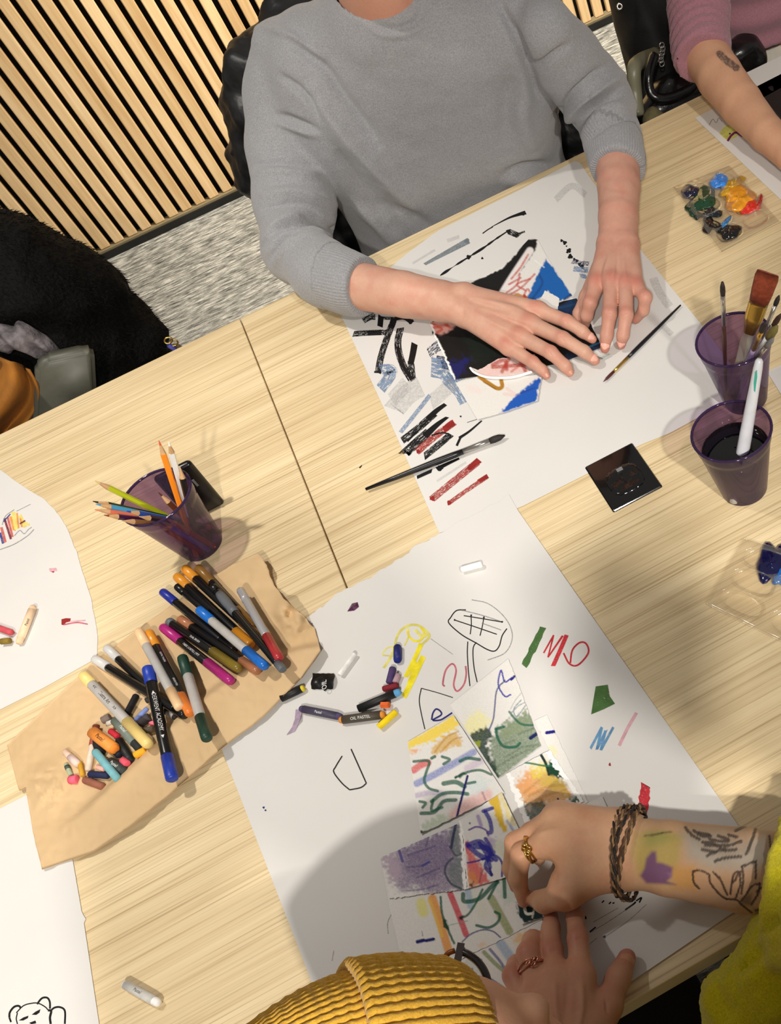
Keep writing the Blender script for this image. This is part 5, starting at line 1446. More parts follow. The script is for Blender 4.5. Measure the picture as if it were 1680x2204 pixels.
# ------------------------------------------------------------------ paint brushes
GOLD = mat('brass_ferrule', (200, 166, 84), 0.25, 0.1, metal=0.9); NICK = mat('nickel_ferrule', (190, 188, 184), 0.22, 0.1, metal=0.9)
BRIS = mat('brown_bristle', (60, 34, 22), 0.7, 0.4, 300, stretch=(1, 1, 1)); SABLE = mat('sable_bristle', (128, 52, 26), 0.6, 0.35, 260); DARKB = mat('dark_bristle', (34, 26, 24), 0.7, 0.3, 200)
HBLK = plastic('brush_black', (16, 17, 22), 0.3); HBRN = plastic('brush_brown', (58, 28, 24), 0.4); HWHT = mat('pearl_handle', (206, 208, 214), 0.3, 0.1, 60); HCLR = clear_mat('clear_handle', (226, 222, 212), 0.2, 0.06)
HPUR = mat('lilac_handle', (150, 130, 176), 0.3, 0.1)
def brush(T, B, label, r, hm, fm, bm_, fb=0.06, ff=0.2, bw=1.0, grp='brushes in the back cup', flat=1.0, tipw=0.2, name='paint_brush'):
    rb = r * 1.1
    return rod(name, T, B, [('bristles', 0, fb, [(0, rb * tipw * bw), (0.35, rb * 0.95 * bw), (0.7, rb * 1.05 * bw), (1, rb * 0.9 * bw)], bm_),
        ('ferrule', fb, ff, [(0, rb * 0.92 * bw), (0.3, rb * 0.9 * (0.5 + 0.5 * bw)), (1, rb * 0.85)], fm),
        ('handle', ff, 1, [(0, rb * 0.85), (0.1, r * 1.05), (0.25, r * 1.1), (0.7, r * 0.8), (1, r * 0.5)], hm)], label, 'brush', grp, 12, flat)
# loose brushes on the paper
A = at(1086, 937, UP_Z + 0.0066); B = at(787, 1053, UP_Z + 0.0044)
brush(A, B, 'black round brush with silver ferrule lying over the paper edge and bare wood', 0.0040, HBLK, NICK, DARKB, 0.11, 0.30, 1.0, None, tipw=0.25)
A = at(1298, 822, UP_Z + 0.0030); B = at(1464, 657, UP_Z + 0.0034)
brush(A, B, 'thin black brush with brass ferrule lying right of the man\'s collage', 0.0024, HBLK, GOLD, mat('red_brown_bristle', (74, 20, 22), 0.6), 0.13, 0.31, 0.75, None, tipw=0.1)
# standing brushes
ZB = UP_Z + 0.0004
T, B = through(CB, ZB, (1554, 608), (1555, 768)); brush(T, B, 'thin brown-handled brush standing upright at the left of the cup', 0.0024, HBRN, NICK, DARKB, 0.09, 0.33, 1.1, tipw=0.5)
# wide flat brush
T, B = through(CB, ZB, (1652, 588), (1603, 742), zmax=0.2)
ax = B - T; L = np.linalg.norm(ax); ax /= L
side = np.cross(ax, CAM - T); side /= np.linalg.norm(side); nn = np.cross(side, ax)
def slab(fs, ws, ts, pn, m, e):
    V = []; Fc = []; n = 16
    for f, w, t in zip(fs, ws, ts):
        c = T + ax * L * f
        for j in range(n):
            a = 2 * math.pi * j / n
            ca, sa = math.cos(a), math.sin(a)
            V.append(c + side * w * np.sign(ca) * abs(ca) ** 0.6 + nn * t * np.sign(sa) * abs(sa) ** 0.6)
    for i in range(len(fs) - 1):
        for j in range(n): Fc.append((i * n + j, i * n + (j + 1) % n, (i + 1) * n + (j + 1) % n, (i + 1) * n + j))
    Fc.append(tuple(range(n))); Fc.append(tuple((len(fs) - 1) * n + j for j in range(n)))
    return mesh_obj(pn, V, Fc, m, e)
e = empty('flat_brush', (B[0], B[1], B[2]), 'wide flat brush with russet bristles and brass ferrule', 'brush', 'brushes in the back cup')
slab((0, 0.03, 0.13, 0.20), (0.0125, 0.0135, 0.0125, 0.0112), (0.002, 0.0045, 0.0052, 0.0050), 'bristles', SABLE, e)
slab((0.19, 0.22, 0.31, 0.42), (0.0114, 0.0114, 0.0110, 0.0070), (0.0050, 0.0050, 0.0050, 0.0055), 'ferrule', GOLD, e)
slab((0.40, 0.48, 0.62, 1.0), (0.0072, 0.0078, 0.0060, 0.0046), (0.0052, 0.0058, 0.0055, 0.0045), 'handle', HCLR, e)
bb = [((1676, 636), (1640, 726), 'slim brush with dark tip and nickel ferrule', 0.0026, HPUR, NICK, DARKB, 0.08, 0.36, 1.0),
      ((1680, 676), (1630, 752), 'small brush with brown tip at the right rim', 0.0026, HPUR, NICK, BRIS, 0.12, 0.34, 1.1),
      ((1646, 694), (1616, 764), 'brush with dark tip and amber ferrule', 0.0032, HPUR, GOLD, DARKB, 0.12, 0.40, 1.0),
      ((1672, 702), (1632, 770), 'brush with olive-green tip and pearl ferrule', 0.0036, HPUR, HWHT, mat('olive_bristle', (112, 104, 52), 0.6), 0.16, 0.42, 1.2),
      ((1664, 728), (1636, 778), 'short brush with silver tip low at the right rim', 0.0030, HPUR, NICK, mat('grey_bristle', (120, 120, 124), 0.5), 0.15, 0.4, 1.0)]
for t_, c_, lb, r_, hm, fm, bm_, fb, ff, bw in bb:
    T2, B2 = through(CB, ZB, t_, c_, zmax=0.19); brush(T2, B2, lb, r_, hm, fm, bm_, fb, ff, bw, tipw=0.3)
T2 = at(1622, 690, ZB + 0.104); B2 = np.array([CB[0] - 0.012, CB[1] - 0.012, ZB + 0.006])
e, o = rod('paint_brush', T2, B2, [('handle', 0, 1, [(0, 0.0035), (0.05, 0.0046), (0.5, 0.0056), (0.9, 0.0050), (1, 0.003)], HWHT)], 'pearly grey brush handle with a blue smear, standing bristles down', 'brush', 'brushes in the back cup', 14)
pm = T2 + (B2 - T2) * 0.52; ax, n_, bt, ln = facing(T2, B2)
mesh_obj('paint_smear', [pm + n_ * 0.0058 + ax * a * 0.006 + bt * b * 0.003 - n_ * abs(b) * 0.0009 for a, b in ((-1, -.5), (-.6, .6), (.2, 1), (1, .1), (.5, -1))], [(0, 1, 2, 3, 4)], mat('blue_smear', (30, 66, 104), 0.4), e, False)
T2 = at(1655, 842, 0.05); 
# white-handled brush in the front cup
T2 = at(1634, 772, 0.176); Wt = np.array([*(at(1597, 972, 0.0714)[:2]), 0.0714])
B2 = Wt + (Wt - T2) * 0.62
r2c = np.linalg.norm(B2[:2] - CF[:2])
if r2c > 0.028: B2[:2] = CF[:2] + (B2[:2] - CF[:2]) / r2c * 0.028
e, o = rod('paint_brush', T2, B2, [('handle', 0, 1, [(0, 0.0026), (0.015, 0.0044), (0.06, 0.0052), (0.5, 0.0074), (0.75, 0.0078), (1, 0.0050)], HWHT)], 'thick white brush handle sticking out of the black paint water', 'brush', None, 18)
ax, n_, bt, ln = facing(T2, B2)
mesh_obj('paint_smear', [T2 + ax * ln * a + n_ * 0.0058 + bt * b for a, b in ((0.055, 0.0006), (0.07, 0.0022), (0.14, 0.0016), (0.19, 0.0), (0.20, -0.0018), (0.16, -0.0014), (0.10, -0.0010))], [tuple(range(7))], mat('teal_smear', (60, 160, 140), 0.4), e, False)

# ------------------------------------------------------------------ paint trays
TRAYM = clear_mat('clear_tray_plastic', (243, 239, 230), 0.07, 0.16, gloss=1.4, base=0.10)
def tray(q4, rows, label, blobs, notch=None, zrim=0.010):
    A, B, C, D = [np.array(p, float) for p in q4]
    cen = at(*((A + B + C + D) / 4), 0)
    e = empty('paint_tray', (cen[0], cen[1], 0.0), label, 'paint tray')
    n, m_ = 56, 72
    u = np.linspace(0, 1, n)[None]; v = np.linspace(0, 1, m_)[:, None]
    G = (A[None, None] * ((1 - u) * (1 - v))[..., None] + B * (u * (1 - v))[..., None] + C * (u * v)[..., None] + D * ((1 - u) * v)[..., None])
    z = np.full((m_, n), zrim)
    nr = rows
    for i in range(nr):
        for j in range(2):
            cu, cv = 0.27 + 0.46 * j, (i + 0.5) / nr * 0.88 + 0.06
            d = (np.abs((u - cu) / 0.19) ** 2.6 + np.abs((v - cv) / (0.40 / nr)) ** 2.6)
            z = np.minimum(z, zrim - 0.0082 * smooth01((1.15 - d) / 0.45))
    edge = np.minimum(np.minimum(u, 1 - u), np.minimum(v, 1 - v))
    z = np.where(edge < 0.03, zrim - 0.002 + edge / 0.03 * 0.002, z) + 0.0004 * fbm(np.stack([u * 9 + 0 * v, v * 9 + 0 * u, 0 * u * v], -1), 3, 2)
    o = sheet('tray_shell', G, z, TRAYM, e, 0.0005)
    o.data.polygons.foreach_set('use_smooth', np.ones(len(o.data.polygons), bool))
    for (cx, cy), (rx, ry), rot, col, zz_, gl in blobs:
        k = 26; V = []; Fc = []
        rs = (0.0, 0.3, 0.55, 0.78, 0.93, 1.0); rnd = np.random.default_rng(int(cx * 7 + cy))
        ph = rnd.random(6) * 6.28
        for q, s in enumerate(rs):
            for j in range(k):
                a = 2 * math.pi * j / k
                lob = 1 + 0.13 * math.sin(3 * a + ph[0]) + 0.09 * math.sin(5 * a + ph[1])
                x, y = 1.22 * rx * s * lob * math.cos(a), 1.22 * ry * s * lob * math.sin(a)
                X = cx + x * math.cos(rot) - y * math.sin(rot); Y = cy + x * math.sin(rot) + y * math.cos(rot)
                h = zz_ + 0.0042 * (1 - s ** 2.2) + (0.0014 * math.sin(4 * a + 7 * s + ph[2]) + 0.0010 * math.sin(9 * s * 3 + 2 * a + ph[3])) * (1 - s) ** 0.5 * (s > 0)
                V.append(at(X, Y, max(0.0024, h - (0.0045 if s == 1.0 else 0))))
        for q in range(len(rs) - 1):
            for j in range(k): Fc.append((q * k + j, q * k + (j + 1) % k, (q + 1) * k + (j + 1) % k, (q + 1) * k + j))
        mesh_obj('paint_blob', V, Fc, mat('wet_paint_%d_%d_%d' % col, col, 0.16, 0.25, 140, 0.4, 160, 0.002, coat=0.5), e)
    return e
q = zc(1440, 320, 7.0)
def b(x, y, rx, ry, rot, col, z=0.0052): return (q([(x, y)])[0], (rx / 7, ry / 7), rot, col, z, 0)
tray(q([(60, 575), (900, 245), (1650, 1085), (790, 1552)]), 4, 'clear plastic paint tray with wet blue, green, yellow and red paint', [
    b(310, 640, 125, 85, -0.1, (18, 20, 52)), b(745, 490, 125, 95, -0.3, (52, 132, 222)), b(500, 770, 200, 130, -0.75, (24, 66, 40), 0.0058), b(360, 880, 90, 120, 0.3, (22, 58, 38), 0.004), b(930, 560, 200, 70, -0.65, (196, 150, 20)),
    b(1040, 740, 195, 165, -0.4, (232, 154, 28), 0.0062), b(1225, 880, 130, 85, -0.5, (222, 44, 32), 0.0055), b(1355, 790, 95, 36, -1.2, (176, 18, 22), 0.0066), b(600, 960, 165, 70, 0.0, (12, 26, 34), 0.005), b(590, 1150, 80, 110, 0.2, (10, 10, 14), 0.005),
    b(720, 1170, 110, 55, 0.5, (9, 9, 12), 0.0052), b(845, 1110, 110, 34, -0.85, (50, 122, 182), 0.0056), b(900, 1250, 150, 95, -0.1, (8, 8, 11), 0.0052), b(420, 1010, 60, 50, 0, (14, 40, 30), 0.004)])
q = zc(1420, 1120, 6.123)
def b(x, y, rx, ry, rot, col, z=0.0052): return (q([(x, y)])[0], (rx / 6.1, ry / 6.1), rot, col, z, 0)
tray(q([(1105, 235), (2500, 620), (2050, 1830), (590, 1100)]), 3, 'clear plastic paint tray with a navy pool of paint at the right frame edge', [
    b(1450, 560, 150, 210, 0.25, (12, 14, 60), 0.0060), b(1600, 720, 90, 130, 0.3, (26, 110, 196), 0.0050), b(1700, 480, 140, 190, 0.2, (14, 16, 64), 0.0050)])
# ------------------------------------------------------------------ people
SKIN = vcol_mat('skin', 0.5, 0.18, 420, 0.0006, 0.35, 0.05, 300, 0.12)
NAIL = mat('nail', (232, 176, 160), 0.3, 0.05)
NAILW = mat('nail_tan', (196, 140, 112), 0.3, 0.05)
def J(x, y, z, r=None, m=False):
    """joint seen at a pixel, at height z; r in pixels unless m"""
    X = at(x, y, z)
    return (X, r if m else rad(r, X))
def finger_set(fs):
    fns = [chain_sdf(c, 0.004) for c in fs]
    def fn(p):
        d = fns[0](p)
        for f in fns[1:]: d = smin(d, f(p), 0.0016)
        return d
    return fn
def palm_set(caps, k):
    def fn(p):
        d = None
        for (a, ra), (b, rb) in caps:
            e = seg_d(p, a, b, ra, rb)
            d = e if d is None else smin(d, e, k)
        return d
    return fn
def bounds(pts, m):
    P = np.array(pts); return P.min(0) - m, P.max(0) + m
def skin_cols(V, N, base, red, joints, seed, extra=None):
    n = fbm(V * 60, seed, 3)
    f = np.clip(0.12 + 0.25 * n, 0, 1)
    for X, s, a in joints:
        f = np.maximum(f, a * np.exp(-(np.linalg.norm(V - X, axis=1) / s) ** 2))
    f = np.clip(f, 0, 1)[:, None]
    c = np.array(s2l(base)) * (1 - f) + np.array(s2l(red)) * f
    c *= (1 + 0.06 * fbm(V * 25, seed + 5, 2))[:, None]
    if extra is not None: c = extra(V, N, c)
    return c
def join(parts):
    V = []; Q = []; C = []; n = 0
    for v, q, c in parts:
        V.append(v); Q.append(q + n); C.append(c); n += len(v)
    return np.vstack(V), np.vstack(Q), np.vstack(C)
def nail(parent, dip, tip, r, m, up=(0, 0, 1.0), ln=0.010, wid=0.95, back=0.007):
    ax = tip - dip; ax /= np.linalg.norm(ax)
    u = np.asarray(up, float); u = u - ax * (u @ ax); u /= np.linalg.norm(u); s = np.cross(ax, u)
    V = []; Fc = []; nu, nv = 7, 6
    for i in range(nv):
        t = i / (nv - 1)
        for j in range(nu):
            a = (j / (nu - 1) * 2 - 1)
            w = wid * (1.0 - 0.35 * max(0, t - 0.6) / 0.4 * abs(a) ** 1.5)
            rr = r * (1.03 - 0.30 * t ** 2.5)
            x = -back + ln * t - 0.0022 * a * a * (1 if t > 0.5 else -0.4)
            V.append(tip + ax * x + rr * (math.cos(a * w) * u + math.sin(a * w) * s))
    for i in range(nv - 1):
        for j in range(nu - 1):
            Fc.append((i * nu + j, i * nu + j + 1, (i + 1) * nu + j + 1, (i + 1) * nu + j))
    return mesh_obj('fingernail', V, Fc, m, parent)

# =================================================== the man in the grey sweater
man = empty('person', (0.22, 1.78, FLOOR_Z), 'person in a grey crew-neck sweater pressing on the black and blue collage', 'person')
# hand on the left of the picture
def F(pts, rs): return [J(x, y, z, r, True) for (x, y, z), r in zip(pts, rs)]
RF = (0.0108, 0.0092, 0.0082, 0.0062)
h1 = [F([(1158, 668, .040), (1220, 692, .036), (1253, 714, .024), (1274, 730, .0125)], RF),
      F([(1142, 697, .042), (1211, 729, .040), (1257, 757, .026), (1280, 776, .0125)], (0.0112, 0.0096, 0.0085, 0.0064)),
      F([(1120, 725, .038), (1185, 759, .034), (1216, 788, .020), (1225, 801, .0125)], (0.0108, 0.0092, 0.0082, 0.0062)),
      F([(1094, 747, .031), (1147, 780, .025), (1167, 797, .0165), (1175, 808, .0115)], (0.0098, 0.0082, 0.0072, 0.0056))]
w1u, w1l = J(1000, 641, .046, 29), J(1002, 674, .041, 29)
palm1 = [(w1u, (h1[0][0][0], 0.0125)), (w1u, (h1[1][0][0], 0.0130)), (w1l, (h1[2][0][0], 0.0125)), (w1l, (h1[3][0][0], 0.0115)),
         (w1u, w1l), (J(1080, 690, .022, 18), J(1130, 705, .022, 14)), (J(1040, 690, .024, 26), J(1080, 725, .022, 18))]
th1 = [J(1050, 660, .026, .014, True), J(1120, 668, .016, .0125, True), J(1165, 690, .013, .0095, True)]
arm1 = [(J(640, 545, .062, 48), J(760, 613, .060, 50)), (J(760, 613, .060, 50), J(870, 634, .056, 48)), (J(870, 634, .056, 48), J(950, 648, .050, 43)), (J(950, 648, .050, 43), w1u), (J(950, 650, .048, 42), w1l)]
fn_f = finger_set(h1 + [th1]); fn_p = palm_set(palm1, 0.006); fn_a = palm_set(arm1, 0.004)
def hand1(p): return smin(smin(fn_p(p), fn_a(p), 0.005), fn_f(p), 0.0075)
allp = [q[0] for f in h1 for q in f] + [c[0] for a in arm1 for c in a]
lo_, hi_ = bounds(allp, 0.05)
V, Q = surface_net(hand1, lo_, hi_, 0.0017)
V = relax(V, Q, 7); N = vnormals(V, Q)
V = folds(V, N, [([(1010, 640), (1080, 655), (1150, 668)], 5, 0.0016), ([(1010, 655), (1080, 678), (1140, 697)], 5, 0.0018), ([(1015, 668), (1070, 700), (1115, 722)], 5, 0.0012), ([(1045, 655), (1100, 672)], 5, -0.0010), ([(1213, 684), (1222, 700)], 2.5, -0.0008), ([(1204, 720), (1215, 738)], 2.5, -0.0008), ([(1178, 750), (1188, 768)], 2.5, -0.0008), ([(990, 625), (995, 690)], 8, -0.0012)])
jr = [(f[0][0] + [0, 0, .008], 0.012, 0.75) for f in h1] + [(f[1][0] + [0, 0, .006], 0.010, 0.6) for f in h1] + [(f[3][0], 0.011, 0.7) for f in h1]
c1 = skin_cols(V, N, (208, 162, 140), (196, 118, 100), jr, 3)
parts_m = [(V, Q, c1)]
# hand on the right of the picture
h2 = [F([(1284, 610, .050), (1269, 652, .046), (1262, 680, .030), (1258, 700, .0125)], RF),
      F([(1316, 606, .053), (1311, 676, .044), (1305, 722, .024), (1301, 750, .0115)], (0.0112, 0.0096, 0.0085, 0.0064)),
      F([(1345, 611, .050), (1347, 677, .042), (1340, 722, .023), (1336, 742, .0115)], (0.0108, 0.0092, 0.0082, 0.0062)),
      F([(1367, 616, .044), (1388, 640, .043), (1384, 668, .026), (1368, 688, .0105)], (0.0100, 0.0090, 0.0076, 0.0058))]
w2u, w2l = J(1314, 528, .050, 29), J(1345, 528, .049, 29)
palm2 = [(w2u, (h2[0][0][0], 0.0125)), (w2u, (h2[1][0][0], 0.0130)), (w2l, (h2[2][0][0], 0.0125)), (w2l, (h2[3][0][0], 0.0115)), (w2u, w2l), (J(1318, 560, .030, 26), J(1330, 600, .028, 18))]
th2 = [J(1292, 575, .034, .013, True), J(1264, 640, .026, .0115, True), J(1247, 676, .018, .0095, True), J(1245, 694, .0120, .0075, True)]
arm2 = [(J(1305, 225, .085, 47), J(1328, 340, .070, 48)), (J(1328, 340, .070, 48), J(1331, 400, .064, 46)), (J(1331, 400, .064, 46), J(1330, 470, .056, 42)), (J(1330, 470, .056, 42), w2u), (J(1330, 470, .056, 42), w2l)]
fn_f2 = finger_set(h2 + [th2]); fn_p2 = palm_set(palm2, 0.005); fn_a2 = palm_set(arm2, 0.004)
def hand2(p): return smin(smin(fn_p2(p), fn_a2(p), 0.004), fn_f2(p), 0.0075)
allp = [q[0] for f in h2 for q in f] + [c[0] for a in arm2 for c in a] + [q[0] for q in th2]
lo_, hi_ = bounds(allp, 0.05)
V, Q = surface_net(hand2, lo_, hi_, 0.0017)
V = relax(V, Q, 7); N = vnormals(V, Q)
V = folds(V, N, [([(1312, 545), (1292, 605)], 4, 0.0014), ([(1326, 545), (1318, 600)], 4, 0.0016), ([(1340, 545), (1345, 605)], 4, 0.0014), ([(1306, 672), (1318, 674)], 2.5, -0.0008), ([(1342, 672), (1354, 674)], 2.5, -0.0008), ([(1290, 400), (1340, 410)], 6, -0.0010)])
jr = [(f[0][0] + [0, -.004, .008], 0.012, 0.85) for f in h2] + [(f[1][0] + [0, 0, .006], 0.010, 0.6) for f in h2] + [(f[3][0], 0.012, 0.8) for f in h2]
c2 = skin_cols(V, N, (200, 152, 132), (186, 108, 94), jr, 4)
parts_m.append((V, Q, c2))
# neck and head (the head is above the picture)
nk = at(826, 20, 0.300)
hd = np.array([nk[0] + 0.030, nk[1] - 0.075, nk[2] + 0.205])
def ell(p, c, r):
    q = (p - np.asarray(c, np.float32)) / np.asarray(r, np.float32)
    k = np.linalg.norm(q, axis=1)
    return (k - 1) * min(r)
nk0 = nk + np.array([0.01, 0.07, -0.06])
def head_m(p):
    d = seg_d(p, nk0, nk + np.array([0.008, -0.012, 0.07]), 0.062, 0.056)
    d = smin(d, ell(p, hd + [0, 0.015, 0.02], (0.078, 0.095, 0.105)), 0.03)
    d = smin(d, ell(p, hd + [0.004, -0.045, -0.055], (0.052, 0.050, 0.060)), 0.03)
    d = smin(d, seg_d(p, hd + [0.004, -0.098, 0.0], hd + [0.004, -0.112, -0.028], 0.007, 0.012), 0.012)
    for s in (-1, 1):
        d = smin(d, ell(p, hd + [s * 0.080, 0.005, -0.005], (0.010, 0.022, 0.032)), 0.006)
        d = np.maximum(d, -ell(p, hd + [s * 0.032, -0.096, 0.012], (0.016, 0.010, 0.009)))
    d = smin(d, seg_d(p, hd + [-0.02, -0.093, -0.062], hd + [0.028, -0.093, -0.062], 0.006, 0.006), 0.008)
    return d
lo_, hi_ = bounds([nk0, hd], 0.15)
V, Q = surface_net(head_m, lo_, hi_, 0.0035); N = vnormals(V, Q)
parts_m.append((V, Q, skin_cols(V, N, (218, 164, 138), (206, 130, 112), [(nk, 0.05, 0.5)], 5)))
V, Q, Cc = join(parts_m)
body = mesh_obj('body', V, Q, SKIN, man); set_col(body, Cc)
for f, up_ in [(f, (0.0, -0.25, 1.0)) for f in h1]: nail(body, f[2][0], f[3][0], f[3][1] * 1.12, NAIL, up_, 0.0105)
for f in h2[1:3]: nail(body, f[2][0], f[3][0], f[3][1] * 1.12, NAIL, (0, -0.55, 1.0), 0.0105)
def hair_m(p):
    d = ell(p, hd + [0, 0.022, 0.03], (0.086, 0.102, 0.108)) + 0.002 * fbm(p * 60, 4, 2).astype(np.float32)
    return np.maximum(d, -(((p - (hd + [0, -0.055, 0.035])) @ np.array([0, 0.8, 0.6], np.float32))))
V, Q = surface_net(hair_m, hd - 0.16, hd + 0.16, 0.005)
mesh_obj('hair', V, Q, mat('brown_hair', (58, 40, 28), 0.55, 0.4, 120, 0.6, 200, 0.003), man)

# sweater
def knit(name, col, col2, rib_strength=0.5):
    m, nt, b_ = new_mat(name)
    vec = coord(nt)
    n1 = noise(nt, vec, 520, 3, 0.75); n2 = noise(nt, vec, 24, 2)
    nt.links.new(ramp(nt, n1, [(0.28, s2l(col2)), (0.72, s2l(col))]), b_.inputs['Base Color'])
    b_.inputs['Roughness'].default_value = 0.95; b_.inputs['Specular IOR Level'].default_value = 0.15
    b_.inputs['Sheen Weight'].default_value = 0.25
    at_ = nt.nodes.new('ShaderNodeAttribute'); at_.attribute_name = 'rib'
    sn = nt.nodes.new('ShaderNodeMath'); sn.operation = 'SINE'; nt.links.new(at_.outputs['Fac'], sn.inputs[0])
    ad = nt.nodes.new('ShaderNodeMath'); ad.operation = 'MULTIPLY_ADD'
    nt.links.new(sn.outputs[0], ad.inputs[0]); ad.inputs[1].default_value = rib_strength; nt.links.new(n1, ad.inputs[2])
    bump(nt, b_, ad.outputs[0], 0.55, 0.0012)
    return m
GREYK = knit('grey_knit', (164, 164, 167), (128, 129, 133))
SL, SR = at(612, 112, 0.245), at(1172, 62, 0.235)
ua = [(SL, rad(66, SL)), J(618, 210, .185, 80), J(624, 330, .125, 80), J(634, 440, .086, 76), J(640, 538, .064, 68)]
fa = [J(640, 538, .064, 68), J(700, 590, .062, 62), J(755, 611, .060, 57), J(800, 621, .058, 53)]
ub = [(SR, rad(64, SR)), J(1215, 125, .175, 68), J(1268, 190, .115, 66), J(1300, 235, .090, 60)]
fb = [J(1300, 235, .090, 60), J(1318, 300, .077, 55), J(1329, 350, .070, 50), J(1331, 385, .067, 48.5)]
bars = [((np.array((0.085, 1.690, 0.235)), 0.066), (np.array((0.350, 1.545, 0.228)), 0.066)), ((np.array((0.085, 1.700, 0.14)), 0.104), (np.array((0.315, 1.625, 0.14)), 0.102)),
        ((np.array((0.118, 1.712, 0.02)), 0.110), (np.array((0.290, 1.688, 0.02)), 0.110)), ((np.array((0.120, 1.735, -0.12)), 0.116), (np.array((0.285, 1.730, -0.12)), 0.116)),
        ((np.array((0.205, 1.640, 0.225)), 0.075), (nk + np.array([0.004, 0.03, -0.015]), 0.066))]
f_t = palm_set(bars, 0.07); f_ua = chain_sdf(ua, 0.03); f_fa = chain_sdf(fa, 0.03); f_ub = chain_sdf(ub, 0.03); f_fb = chain_sdf(fb, 0.03)
cutA = at(787, 617, .058); nA = at(880, 637, .055) - at(760, 612, .060); nA /= np.linalg.norm(nA)
cutB = at(1331, 366, .068); nB = at(1331, 430, .060) - at(1329, 345, .070); nB /= np.linalg.norm(nB)
def sweater(p):
    a = np.maximum(smin(f_ua(p), f_fa(p), 0.02), (p - cutA.astype(np.float32)) @ nA.astype(np.float32))
    b_ = np.maximum(smin(f_ub(p), f_fb(p), 0.02), (p - cutB.astype(np.float32)) @ nB.astype(np.float32))
    d = smin(f_t(p), smin(a, b_, 0.005), 0.010)
    d = np.maximum(d, -seg_d(p, nk0, nk + np.array([0.008, -0.012, 0.09]), 0.060, 0.060))
    return np.maximum(d, -0.20 - p[:, 2])
V, Q = surface_net(sweater, (-0.22, 1.22, -0.24), (0.60, 1.92, 0.36), 0.0037)
V = relax(V, Q, 1); N = vnormals(V, Q)
FO = [([(628, 93), (692, 143), (731, 200), (781, 264), (815, 310)], 9, -0.008), ([(672, 200), (746, 296), (817, 371), (906, 464)], 15, 0.011), ([(720, 320), (780, 400), (840, 480)], 14, -0.007), ([(603, 161), (660, 207), (692, 257)], 6, -0.006), ([(596, 246), (640, 262), (684, 281)], 5, -0.005), ([(590, 262), (630, 275), (680, 292)], 6, 0.004),
      ([(639, 453), (689, 468), (724, 500)], 5, -0.007), ([(556, 536), (600, 489), (674, 475), (722, 504)], 5, -0.008), ([(578, 560), (610, 514), (660, 493)], 5, -0.006), ([(566, 520), (600, 480), (650, 460)], 7, 0.006), ([(590, 565), (640, 510), (700, 500)], 7, 0.005), ([(545, 355), (610, 352), (680, 360)], 6, -0.004), ([(550, 372), (610, 368), (690, 378)], 8, 0.004), ([(560, 420), (640, 412), (720, 440)], 7, 0.005), ([(565, 450), (640, 436), (722, 465)], 5, -0.005),
      ([(1196, 250), (1243, 194), (1308, 138)], 6, -0.008), ([(1215, 268), (1262, 212), (1340, 160)], 9, 0.008), ([(1243, 268), (1283, 222), (1358, 198)], 5, -0.008), ([(1225, 280), (1268, 228), (1350, 180)], 5, -0.006), ([(1255, 290), (1300, 240), (1366, 225)], 8, 0.006), ([(1262, 300), (1310, 262), (1372, 250)], 5, -0.005), ([(1134, 140), (1170, 134), (1227, 93)], 5, -0.005), ([(1072, 0), (1105, 73), (1134, 142), (1160, 220)], 8, -0.010), ([(1101, 162), (1090, 240), (1093, 324)], 16, -0.006), ([(1130, 180), (1125, 260), (1150, 330)], 14, 0.006), ([(1080, 378), (1130, 362), (1182, 352)], 8, -0.007), ([(1090, 395), (1140, 382), (1190, 366)], 8, 0.006),
      ([(840, 440), (900, 470), (930, 500)], 10, -0.006), ([(760, 440), (810, 480), (850, 530)], 9, 0.006), ([(548, 60), (590, 66), (640, 84), (690, 130)], 5, 0.004), ([(770, 30), (830, 62), (890, 50), (915, 10)], 4, -0.003), ([(780, 45), (830, 76), (900, 62), (930, 15)], 4, 0.002)]
V = folds(V, N, [(l_, max(w_ * 1.25, 7.0), a_ * 1.65) for l_, w_, a_ in FO])
N = vnormals(V, Q)
V += N * (0.0010 * fbm(V * 30, 2, 3))[:, None]
sw = mesh_obj('sweater', V, Q, GREYK, man)
def angle_about(V, c, ax):
    ax = ax / np.linalg.norm(ax); u = np.cross(ax, (0, 0, 1.0)); u /= np.linalg.norm(u); w = np.cross(ax, u)
    d = V - c
    return np.arctan2(d @ w, d @ u), d @ ax, np.linalg.norm(d - (d @ ax)[:, None] * ax, axis=1)
rib = np.zeros(len(V))
for c_, n_ in ((cutA, nA), (cutB, nB)):
    an, t, rr_ = angle_about(V, c_, n_)
    m_ = (t > -0.060) & (t < 0.01) & (rr_ < 0.06)
    rib[m_] = an[m_] * 62
set_float(sw, 'rib', rib)
tag(sw, 'grey marl knitted sweater')
# trousers under the table
TR = mat('dark_trousers', (30, 32, 40), 0.9, 0.2, 60)
hips = [((np.array((0.11, 1.76, -0.20)), 0.105), (np.array((0.32, 1.76, -0.20)), 0.105))]
for s, x in ((-1, 0.11), (1, 0.32)):
    hips += [((np.array((x, 1.74, -0.20)), 0.085), (np.array((x + s * 0.03, 1.36, -0.21)), 0.066)), ((np.array((x + s * 0.03, 1.36, -0.21)), 0.064), (np.array((x + s * 0.03, 1.40, -0.66)), 0.046)),]
V, Q = surface_net(palm_set(hips, 0.03), (-0.08, 1.24, -0.72), (0.52, 1.92, -0.06), 0.010)
mesh_obj('trousers', V, Q, TR, man)
for s, x in ((-1, 0.08), (1, 0.35)):
    V, Q = surface_net(palm_set([((np.array((x, 1.42, -0.69)), 0.045), (np.array((x, 1.24, -0.70)), 0.036))], 0.02), (x - 0.08, 1.15, -0.74), (x + 0.08, 1.5, -0.6), 0.008)
    mesh_obj('shoe', V, Q, mat('dark_shoe', (24, 22, 22), 0.5), man)

